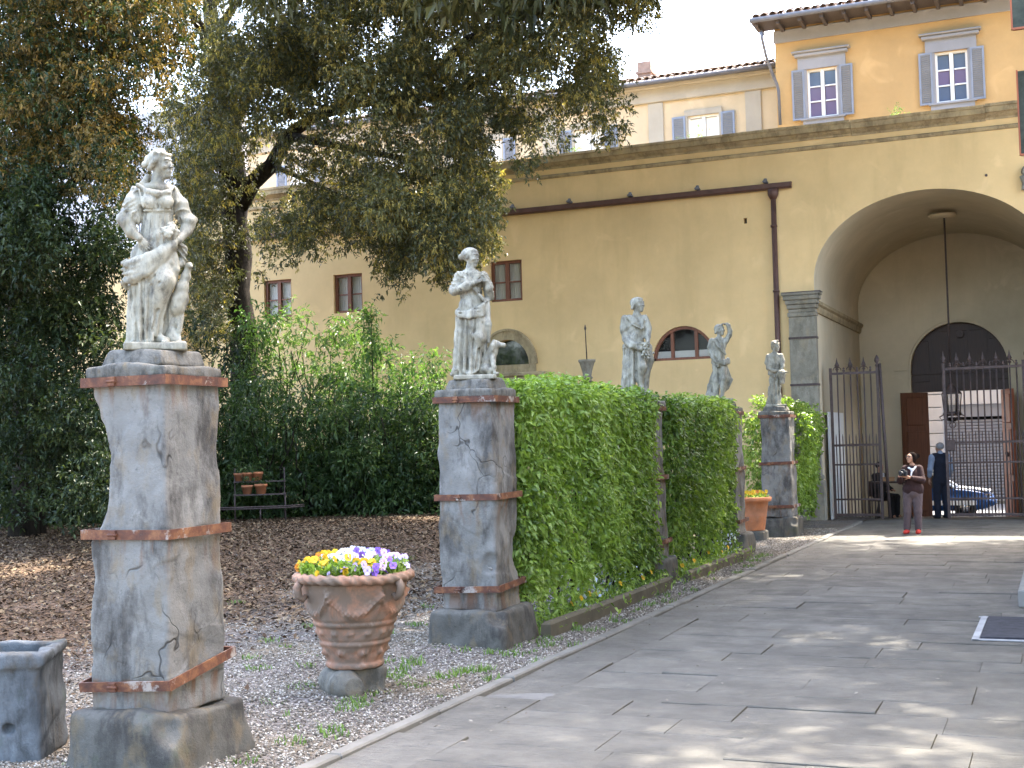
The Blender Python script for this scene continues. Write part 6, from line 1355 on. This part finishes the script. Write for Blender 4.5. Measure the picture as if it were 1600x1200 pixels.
# --- tall tree on the right side of the path, above the picture: its crown dapples the paving
lt = thing('lime_tree', 'tall tree right of the path whose crown spreads above the view and dapples the paving', 'tree', (4.6, 18.5, 0), 0, 'garden trees'); ol = Vector(lt.location)
m = MB(); m.tube([(0, 0, -.5), (.1, 0, 4), (0, .2, 9), (-.3, .3, 13), (-.4, .3, 17)], [.4, .33, .27, .18, .06], 10); part('trunk', m, MAT['bark'], lt)
q_ = []
while len(q_) < 480:
    x, y, z = -10+16*RNG.random(), 12.0+19*RNG.random(), 12.3+4.5*RNG.random()
    e = ((x+1.5)/9.0)**2+((y-21.5)/9.8)**2+((z-14)/3.8)**2
    P = np.array([[x, y, z-1.4]]); d = P-CAMP; zz = (d@_f)[0]; py = 600-FPX*(d@CU)[0]/zz
    hole = wob(77, 1.5, 1, 2)(x, y, 0) > (.55 if y-.493*z < 15 and x-.2*z > -3.2 else 1.05)
    sx_, sy_ = x-.2*z, y-.493*z   # where its shade falls on the ground
    if sy_ > 23.5 or (sx_ > -3.3+.5*math.sin(sy_*3) and sy_ < 9.0 and RNG.random() > .14): continue
    if e < 1 and py < -40 and not hole: q_.append((x, y, z, .55+.55*RNG.random()))
q_ = np.array(q_)
for k in range(0, 330, 23): mm = MB(); branch(mm, (-.1, .2, 8.5+3*RNG.random()), Vector(q_[k, :3])-ol, .12, .03, 7, .2, 6, .6); part('limb', mm, MAT['bark'], lt)
foliage(lt, 'foliage', q_, 40, 6, .4, .15, .085, 'plain_shade_leaf', .3)
# --- plants on the terrace peeping over the cornice
for lab, px, py, w in (('small pale green plant on the terrace below the half hidden shutter', 905, 232, .9), ('small plant at the foot of the cream house window', 1090, 211, .5), ('thin greenery on the cornice under the first orange house window', 1400, 181, .35)):
    p = atY(px, py, 31.6); pl = thing('terrace_plant', lab, 'plant', (p[0], 31.6, 8.76), 0, 'plants on the terrace'); foliage(pl, 'foliage', np.array([(p[0]+w*.4*RNG.normal(), 31.6+.1*RNG.normal(), 8.85+(p[2]-8.75)*RNG.random(), .13) for _ in range(14)]), 60, 5, .12, .06, .02, 'bright_and_lit_leaf', .1)
    mm = MB(); mm.lathe([(.10, 0), (.13, .2), (.11, .2), (.02, .18)], n=14); part('pot', mm, MAT['terracotta_plain'], pl)
# --- plant stand with clay pots and its curved rail
c = atY(398, 772, 21.6); gz = float(GZ(c[0], c[1])); vs = view_rz(c[0], c[1])
ps = thing('plant_stand', 'dark iron plant stand with a curved rail in front of the shrubs', 'plant stand', (c[0], c[1], gz), vs)
zsh = c[2]-gz; b = MB(); b.box((.1, .02, zsh-.012), (1.0, .22, .022)); part('shelf', b, MAT['iron'], ps); b = MB(); b.box((.1, .30, zsh+.235), (1.0, .2, .02)); part('shelf', b, MAT['iron'], ps)
for x in (-.38, .58):
    b = MB(); b.tube([(x, .38, 0), (x, .38, zsh+.5)], .014, 6); part('leg', b, MAT['iron'], ps); b = MB(); b.tube([(x, -.06, 0), (x, -.06, zsh)], .014, 6); part('leg', b, MAT['iron'], ps)
for dz in (0, .055): b = MB(); b.tube([(1.0*math.sin(t)-.05, -.52*math.cos(t)+.2, zsh-.27+dz*.6) for t in np.linspace(-1.5, 1.5, 18)], .014, 6); part('curved_rail', b, MAT['iron'], ps)
b = MB(); b.tube([(.1, -.3, 0), (.1, -.3, zsh-.25)], .014, 6); part('leg', b, MAT['iron'], ps)
potm = MB(); potm.lathe([(.075, 0), (.10, .13), (.112, .13), (.115, .175), (.10, .175), (.092, .14), (.02, .14)], n=20); pme = potm.mesh('body')
Rz = Matrix.Rotation(vs, 3, 'Z')
for lab, dx, dy, dz, s in (('front clay pot at the right end of the plant stand', .12, .02, 0, 1.1), ('front clay pot on the left, half behind leaves', -.14, .02, 0, 1.0), ('upper clay pot on the right of the plant stand', .06, .30, .25, 1.0), ('upper clay pot on the left of the plant stand', -.13, .30, .25, .95), ('highest clay pot in the gloom above the plant stand', -.18, .36, .25+.0, .9)):
    w = Vector((c[0], c[1], gz))+Rz @ Vector((dx if dz < 1 else dx, dy, zsh+dz)); 
    if 'highest' in lab: w += Rz @ Vector((-.12, .0, 0))
    o = thing('clay_pot', lab, 'flower pot', w, vs, 'clay pots on the plant stand'); link('body', pme, MAT['terracotta_plain'], o).scale = (s,)*3
    foliage(o, 'plant', np.array([(w[0]+.06*RNG.normal(), w[1]+.05*RNG.normal(), w[2]+.22*s+.1*RNG.random(), .07) for _ in range(5)]), 60, 4, .08, .06, .022, 'laurel_leaf', .3)
# ---------------------------------------------------------------- people (each body one continuous surface; clothes and hair are separate surfaces over it)
def person_mesh(J, h, yaw_head, pitch_head, s):
    """J: dict of joints in local metres; returns the naked body as one field mesh"""
    f = Field((-.55, -.5, -.02), (.55, .5, h+.08), .011)
    f.chain([J['pel'], J['wst'], J['chs']], [.125*s, .105*s, .125*s], .03); f.cone(J['chs'], J['nkb'], .10*s, .05*s, .04); f.cone(J['nkb'], J['hed'], .047*s, .045*s, .02)
    for sd in 'lr':
        f.chain([J['hip'+sd], J['kne'+sd], J['ank'+sd]], [.082*s, .054*s, .036*s], .02); f.chain([J['ank'+sd], J['toe'+sd]], [.036*s, .028*s], .015)
        f.chain([J['sho'+sd], J['elb'+sd], J['wri'+sd]], [.052*s, .040*s, .026*s], .02)
    head(f, J['hed'], s, yaw_head, pitch_head)
    for sd, side in (('l', 1), ('r', -1)):
        if 'hd'+sd in J: hand(f, J['wri'+sd], J['hd'+sd], J['hn'+sd], .165*s, J.get('hc', .5), .06, side)
    return f.mesh('body')
def clothe(name, h, spec, mat, root, vox=.012, fold=.004, lo=(-.55, -.5, -.02), extra=None):
    f = Field(lo, (.55, .5, h+.1), vox)
    for pts, rs, fo in spec: f.chain(pts, rs, .025, fold=(fold, 60, rs[0]*9) if fo else None)
    if extra: extra(f)
    return link(name, f.mesh(name), MAT[mat], root)
# woman with a camera
wc = gnd(1427, 834); rzv = view_rz(wc[0], wc[1]); s = .92; hW = 1.55
wo = thing('person', 'woman in maroon jacket and red shoes holding a camera in front of the gate', 'person', (wc[0], wc[1], 0), rzv)
J = dict(pel=(.03, 0, .80), wst=(.03, 0, .96), chs=(.03, 0, 1.14), nkb=(.03, .0, 1.29), hed=(.012, -.015, 1.425), hipl=(.105, 0, .78), hipr=(-.065, 0, .78), knel=(.10, -.02, .43), kner=(-.085, -.02, .43), ankl=(.095, .02, .075), ankr=(-.11, .0, .075), toel=(.075, -.12, .035), toer=(-.15, -.11, .035),
         shol=(.155, .0, 1.225), shor=(-.095, .0, 1.225), elbl=(.20, -.10, 1.01), elbr=(-.20, -.08, 1.00), wril=(-.03, -.27, 1.07), wrir=(-.21, -.24, 1.09), hdl=(-.9, -.2, .2), hnl=(0, -.9, -.3), hdr=(.4, -.5, .6), hnr=(-.9, -.1, -.1), hc=.6)
link('body', person_mesh(J, hW, R(-42), R(-14), s), MAT['skin'], wo)
clothe('trousers', hW, [([J['pel'], J['pel']], [.145, .145], 0), ([J['hipl'], J['knel'], (.095, .015, .10)], [.103, .076, .066], 1), ([J['hipr'], J['kner'], (-.108, .0, .10)], [.103, .076, .066], 1)], 'cloth_mauve', wo)
clothe('jacket', hW, [([(-.03, 0, .84), (.09, 0, .84)], [.14, .14], 1), ([(.03, 0, .86), (.03, 0, .97), (.03, 0, 1.12), (.03, 0, 1.20)], [.155, .135, .135, .10], 1), ([J['shol'], J['elbl'], (0.01, -.25, 1.06)], [.072, .062, .045], 1), ([J['shor'], J['elbr'], (-.205, -.215, 1.07)], [.072, .062, .045], 1), ([J['shol'], (.03, .02, 1.25), J['shor']], [.055, .06, .055], 0)], 'cloth_maroon', wo)
clothe('scarf', hW, [([(-.04, -.085, 1.25), (.03, -.12, 1.20), (.09, -.09, 1.26)], [.018, .02, .018], 0), ([(.02, -.125, 1.20), (.0, -.14, 1.10)], [.014, .018], 0)], 'cloth_white', wo)
for sd, x0 in (('l', J['ankl']), ('r', J['ankr'])):
    t_ = J['toe'+sd]; clothe('shoe', hW, [([(x0[0], x0[1]+.02, .04), (x0[0], x0[1]-.02, .05), t_], [.042, .044, .036], 0)], 'shoe_red', wo, extra=lambda f: f.below(.004))
def hairf(c, yaw, pitch, s, dark=True, bob=True):
    def g(f):
        Rm = rotm(yaw, pitch); T = lambda p: np.array(c)+Rm @ (np.array(p)*s)
        f.ell(T((0, .028, .05)), np.array((.088, .098, .088))*s, Rm, .012)
        if bob:
            f.ell(T((0, .055, -.02)), np.array((.085, .060, .085))*s, Rm, .02)
            for sx in (-1, 1): f.ell(T((sx*.078, .025, -.01)), np.array((.020, .045, .070))*s, Rm, .015)
        f.ell(T((0, -.085, -.01)), np.array((.062, .06, .075))*s, Rm, .012, True)
    return g
clothe('hair', hW, [], 'hair_dark', wo, .009, 0, extra=hairf(J['hed'], R(-42), R(-14), s))
gl_ = MB(); Rm = Matrix(rotm(R(-42), R(-14)).tolist()); T = lambda p: Vector(J['hed'])+Rm @ (Vector(p)*s)
for sx in (-1, 1): gl_.tube([T((sx*.032+.024*math.cos(a), -.105, .020+.018*math.sin(a))) for a in np.linspace(0, 6.283, 13)], .004, 5, cap=False); gl_.tube([T((sx*.056, -.103, .024)), T((sx*.078, .0, .02))], .004, 5)
gl_.tube([T((-.008, -.108, .024)), T((.008, -.108, .024))], .004, 5); part('glasses', gl_, MAT['black_metal'], wo)
cm = thing('camera', 'small black camera held up by the woman in maroon', 'camera', Vector((wc[0], wc[1], 0))+Matrix.Rotation(rzv, 3, 'Z') @ Vector((-.14, -.31, 1.15)), rzv+R(-25))
b = MB(); b.box((0, 0, 0), (.15, .065, .10), bev=.012); b.box((0, .0, .06), (.06, .06, .035), bev=.01); part('camera_body', b, MAT['black_metal'], cm); b = MB(); b.lathe([(.02, 0), (.038, 0), (.036, .07), (.02, .07)], n=16); o = part('lens', b, MAT['black_metal'], cm); o.rotation_euler = (R(90), 0, 0); o.location = (0, -.032, 0)
# man with grey hair and dark vest, behind her, seen from behind
mp = atY(1467, 760, 31.6); zf = -.06; hM = 1.74
mn = thing('person', 'grey haired man in a navy vest over blue sleeves standing behind the woman', 'person', (mp[0]+.05, 31.6, zf), view_rz(mp[0], 31.6)+R(205))
s = 1.0; J = dict(pel=(0, 0, .90), wst=(0, 0, 1.06), chs=(0, 0, 1.28), nkb=(0, .0, 1.46), hed=(0, -.02, 1.605), hipl=(.09, 0, .88), hipr=(-.09, 0, .88), knel=(.10, -.02, .48), kner=(-.10, -.02, .48), ankl=(.11, .02, .08), ankr=(-.11, .02, .08), toel=(.12, -.14, .04), toer=(-.12, -.14, .04), shol=(.19, .0, 1.40), shor=(-.19, .0, 1.40), elbl=(.25, .0, 1.12), elbr=(-.25, .0, 1.12), wril=(.22, -.12, .90), wrir=(-.22, -.12, .90), hdl=(0, -.2, -.9), hnl=(.9, 0, 0), hdr=(0, -.2, -.9), hnr=(-.9, 0, 0))
link('body', person_mesh(J, hM, R(15), 0, s), MAT['skin'], mn)
clothe('trousers', hM, [([J['pel'], J['pel']], [.16, .16], 0), ([J['hipl'], J['knel'], J['ankl']], [.11, .082, .075], 1), ([J['hipr'], J['kner'], J['ankr']], [.11, .082, .075], 1)], 'cloth_navy', mn)
clothe('shirt', hM, [([J['shol'], J['elbl'], (.235, -.07, .98)], [.078, .062, .05], 1), ([J['shor'], J['elbr'], (-.235, -.07, .98)], [.078, .062, .05], 1), ([(0, .02, 1.42), (0, .02, 1.50)], [.075, .06], 0)], 'cloth_blue', mn)
clothe('vest', hM, [([(0, 0, .92), (0, 0, 1.1), (0, 0, 1.28), (0, 0, 1.38)], [.168, .152, .17, .13], 1), ([(.13, 0, 1.42), (-.13, 0, 1.42)], [.085, .085], 0)], 'cloth_navy', mn)
clothe('hair', hM, [], 'hair_grey', mn, .010, 0, extra=hairf(J['hed'], R(15), 0, s, bob=False))
for sd in 'lr': clothe('shoe', hM, [([(J['ank'+sd][0], .05, .045), J['toe'+sd]], [.05, .042], 0)], 'cloth_black', mn, extra=lambda f: f.below(.004))
# seated attendant and table, in the shade behind the left gate
sp_ = atY(1374, 760, 33.2); zf = -.15
chx = thing('chair', 'dark chair in the shade behind the left gate leaf', 'chair', (sp_[0], 33.25, zf), R(60)); b = MB(); b.box((0, 0, .44), (.42, .42, .04), bev=.01); part('seat', b, MAT['dark_wood'], chx)
for x in (-.18, .18):
    for y in (-.18, .18): b = MB(); b.box((x, y, .22), (.035, .035, .44 if y < 0 else .439)); part('leg', b, MAT['dark_wood'], chx)
b = MB(); b.box((0, .2, .72), (.40, .03, .38), bev=.01); part('backrest', b, MAT['dark_wood'], chx)
at_ = thing('person', 'seated attendant in black with a white collar behind the left gate', 'person', (sp_[0], 33.25, zf), R(60)); s = .97
J = dict(pel=(0, .02, .56), wst=(0, .02, .70), chs=(0, .0, .92), nkb=(0, .0, 1.10), hed=(0, -.03, 1.25), hipl=(.09, 0, .54), hipr=(-.09, 0, .54), knel=(.10, -.42, .52), kner=(-.10, -.42, .52), ankl=(.10, -.42, .08), ankr=(-.10, -.42, .08), toel=(.11, -.56, .04), toer=(-.11, -.56, .04), shol=(.18, .0, 1.04), shor=(-.18, .0, 1.04), elbl=(.23, -.05, .78), elbr=(-.23, -.05, .78), wril=(.12, -.27, .70), wrir=(-.12, -.27, .70), hdl=(-.4, -.8, -.1), hnl=(0, 0, 1), hdr=(.4, -.8, -.1), hnr=(0, 0, 1))
f_ = person_mesh(J, 1.42, 0, 0, s); link('body', f_, MAT['skin'], at_)
clothe('suit', 1.42, [([J['pel'], J['wst'], J['chs'], (0, 0, 1.02)], [.16, .15, .155, .11], 1), ([J['shol'], J['elbl'], J['wril']], [.072, .06, .046], 1), ([J['shor'], J['elbr'], J['wrir']], [.072, .06, .046], 1), ([J['hipl'], J['knel'], J['ankl']], [.105, .08, .06], 1), ([J['hipr'], J['kner'], J['ankr']], [.105, .08, .06], 1)], 'cloth_black', at_, lo=(-.55, -.65, -.02))
clothe('collar', 1.42, [([(-.03, -.10, 1.08), (0, -.125, .98), (.03, -.10, 1.08)], [.03, .025, .03], 0)], 'cloth_white', at_); clothe('hair', 1.42, [], 'hair_dark', at_, .010, 0, extra=hairf(J['hed'], 0, 0, s, bob=False))
tx = atY(1398, 752, 32.2); tbz = -.10; tt = thing('table', 'small dark folding table beside the passage wall', 'table', (tx[0]-.05, 32.2, tbz)); hz = tx[2]-tbz
b = MB(); b.box((0, 0, hz-.02), (.95, .55, .035), bev=.005); part('tabletop', b, MAT['dark_wood'], tt)
for s1 in (-1, 1):
    b = MB(); b.tube([(s1*.40, -.2, 0), (s1*.25, .2, hz-.04)], .016, 6); part('leg', b, MAT['black_metal'], tt); b = MB(); b.tube([(s1*.40, .2, 0), (s1*.25, -.2, hz-.04)], .016, 6); part('leg', b, MAT['black_metal'], tt)
bx_ = thing('box', 'small brown cardboard box lying on the folding table', 'box', (tx[0]-.15, 32.2, tbz+hz)); b = MB(); b.box((0, 0, .05), (.28, .2, .09), rz=.2, bev=.004); part('carton', b, MAT['cardboard'], bx_); b = MB(); b.box((0, 0, .096), (.30, .21, .012), rz=.2); part('lid', b, MAT['cardboard'], bx_)

# ---------------------------------------------------------------- the parked car in the street
fx = atY(1553, 780, 42.0)[0]; zs = -.62; car = thing('parked_car', 'dark blue car with a white stripe parked in the street beyond the gate', 'car', (fx-2.1, 42.0, zs))
low = [(-2.05, .30), (-2.08, .62), (-2.0, .86), (-1.2, .90), (1.0, .86), (1.75, .76), (2.02, .66), (2.10, .50), (2.08, .30)]
Wd = .83
def wheel_cut(): pass
rows = []; N = 9
secs = [(-2.08, .34, .66, .70), (-2.0, .27, .86, .78), (-1.6, .22, .91, .82), (-.8, .20, .90, .83), (.3, .20, .88, .83), (1.0, .20, .86, .83), (1.5, .22, .81, .81), (1.9, .26, .73, .75), (2.08, .34, .60, .64)]
V = []; F = []; ring = 12
for (x, zl, zh, hw) in secs:
    zm = (zl+zh)/2
    for (yy, zz) in ((-hw*.9, zl), (-hw, zl+.10), (-hw*1.02, zm), (-hw*.98, zh-.06), (-hw*.88, zh), (-hw*.4, zh+.02), (hw*.4, zh+.02), (hw*.88, zh), (hw*.98, zh-.06), (hw*1.02, zm), (hw, zl+.10), (hw*.9, zl)): V.append((x, yy, zz))
n = len(secs)
for i in range(n-1):
    for k in range(ring): F.append((i*ring+k, (i+1)*ring+k, (i+1)*ring+(k+1) % ring, i*ring+(k+1) % ring))
F += [tuple(range(ring)), tuple(range((n-1)*ring, n*ring))[::-1]]
b = MB(); b.add(V, F, True); body = part('body', b, MAT['car_blue'], car)
b = MB(); cab = [(-1.75, .89, .70), (-1.25, 1.36, .56), (-.2, 1.42, .58), (.25, 1.38, .57), (1.02, .87, .70)]; V = [(x, s_*hw, z) for x, z, hw in cab for s_ in (-1, 1)]
b.add(V, [(2*i, 2*i+1, 2*i+3, 2*i+2) for i in range(4)]+[(0, 2, 4, 6, 8), (1, 9, 7, 5, 3)]); part('cabin_glass', b, MAT['glass_dark'], car)
b = MB(); b.box((-.5, 0, 1.425), (1.55, 1.12, .04), bev=.018); part('roof', b, MAT['car_white_and_sunlit'], car)  # white top: sunlight put into the colour of the blue car
for s_ in (-1, 1):
    b = MB(); b.tube([(.27, s_*.58, 1.40), (1.04, s_*.71, .88)], .035, 6); part('pillar', b, MAT['car_white_and_sunlit'], car)
    for xx, x2 in ((-.45, -.45), (-1.27, -1.76)): b = MB(); b.tube([(xx, s_*.585, 1.40), (x2, s_*.715, .89)], .03, 6); part('pillar', b, MAT['car_blue'], car)
    b = MB(); b.box((0, s_*.852, .44), (3.3, .03, .14), bev=.01); part('side_stripe', b, MAT['car_white_and_sunlit'], car)
    b = MB(); b.box((1.93, s_*.60, .64), (.22, .24, .13), bev=.04); part('headlight', b, MAT['chrome'], car)
    b = MB(); b.box((.72, s_*.90, .93), (.12, .16, .11), bev=.03); part('wing_mirror', b, MAT['car_blue'], car)
    for xw in (-1.3, 1.32):
        b = MB(); b.lathe([(.18, -.09), (.29, -.09), (.31, -.06), (.31, .06), (.29, .09), (.18, .09)], n=22, caps=False); w_ = part('wheel', b, MAT['rubber'], car); w_.location = (xw, s_*.76, .31); w_.rotation_euler = (R(90), 0, 0); b = MB(); b.lathe([(.02, -.075), (.19, -.07), (.19, .07), (.02, .075)], n=18); link('rim', b.mesh('rim'), MAT['chrome'], w_)
b = MB(); b.box((1.55, 0, .825), (.95, 1.3, .03), rot=Matrix.Rotation(.13, 3, 'Y'), bev=.012); part('bonnet', b, MAT['car_white_and_sunlit'], car)  # white bonnet: sunlight painted over the blue body
b = MB(); b.box((2.08, 0, .42), (.14, 1.5, .18), bev=.05); part('bumper', b, MAT['car_blue'], car)
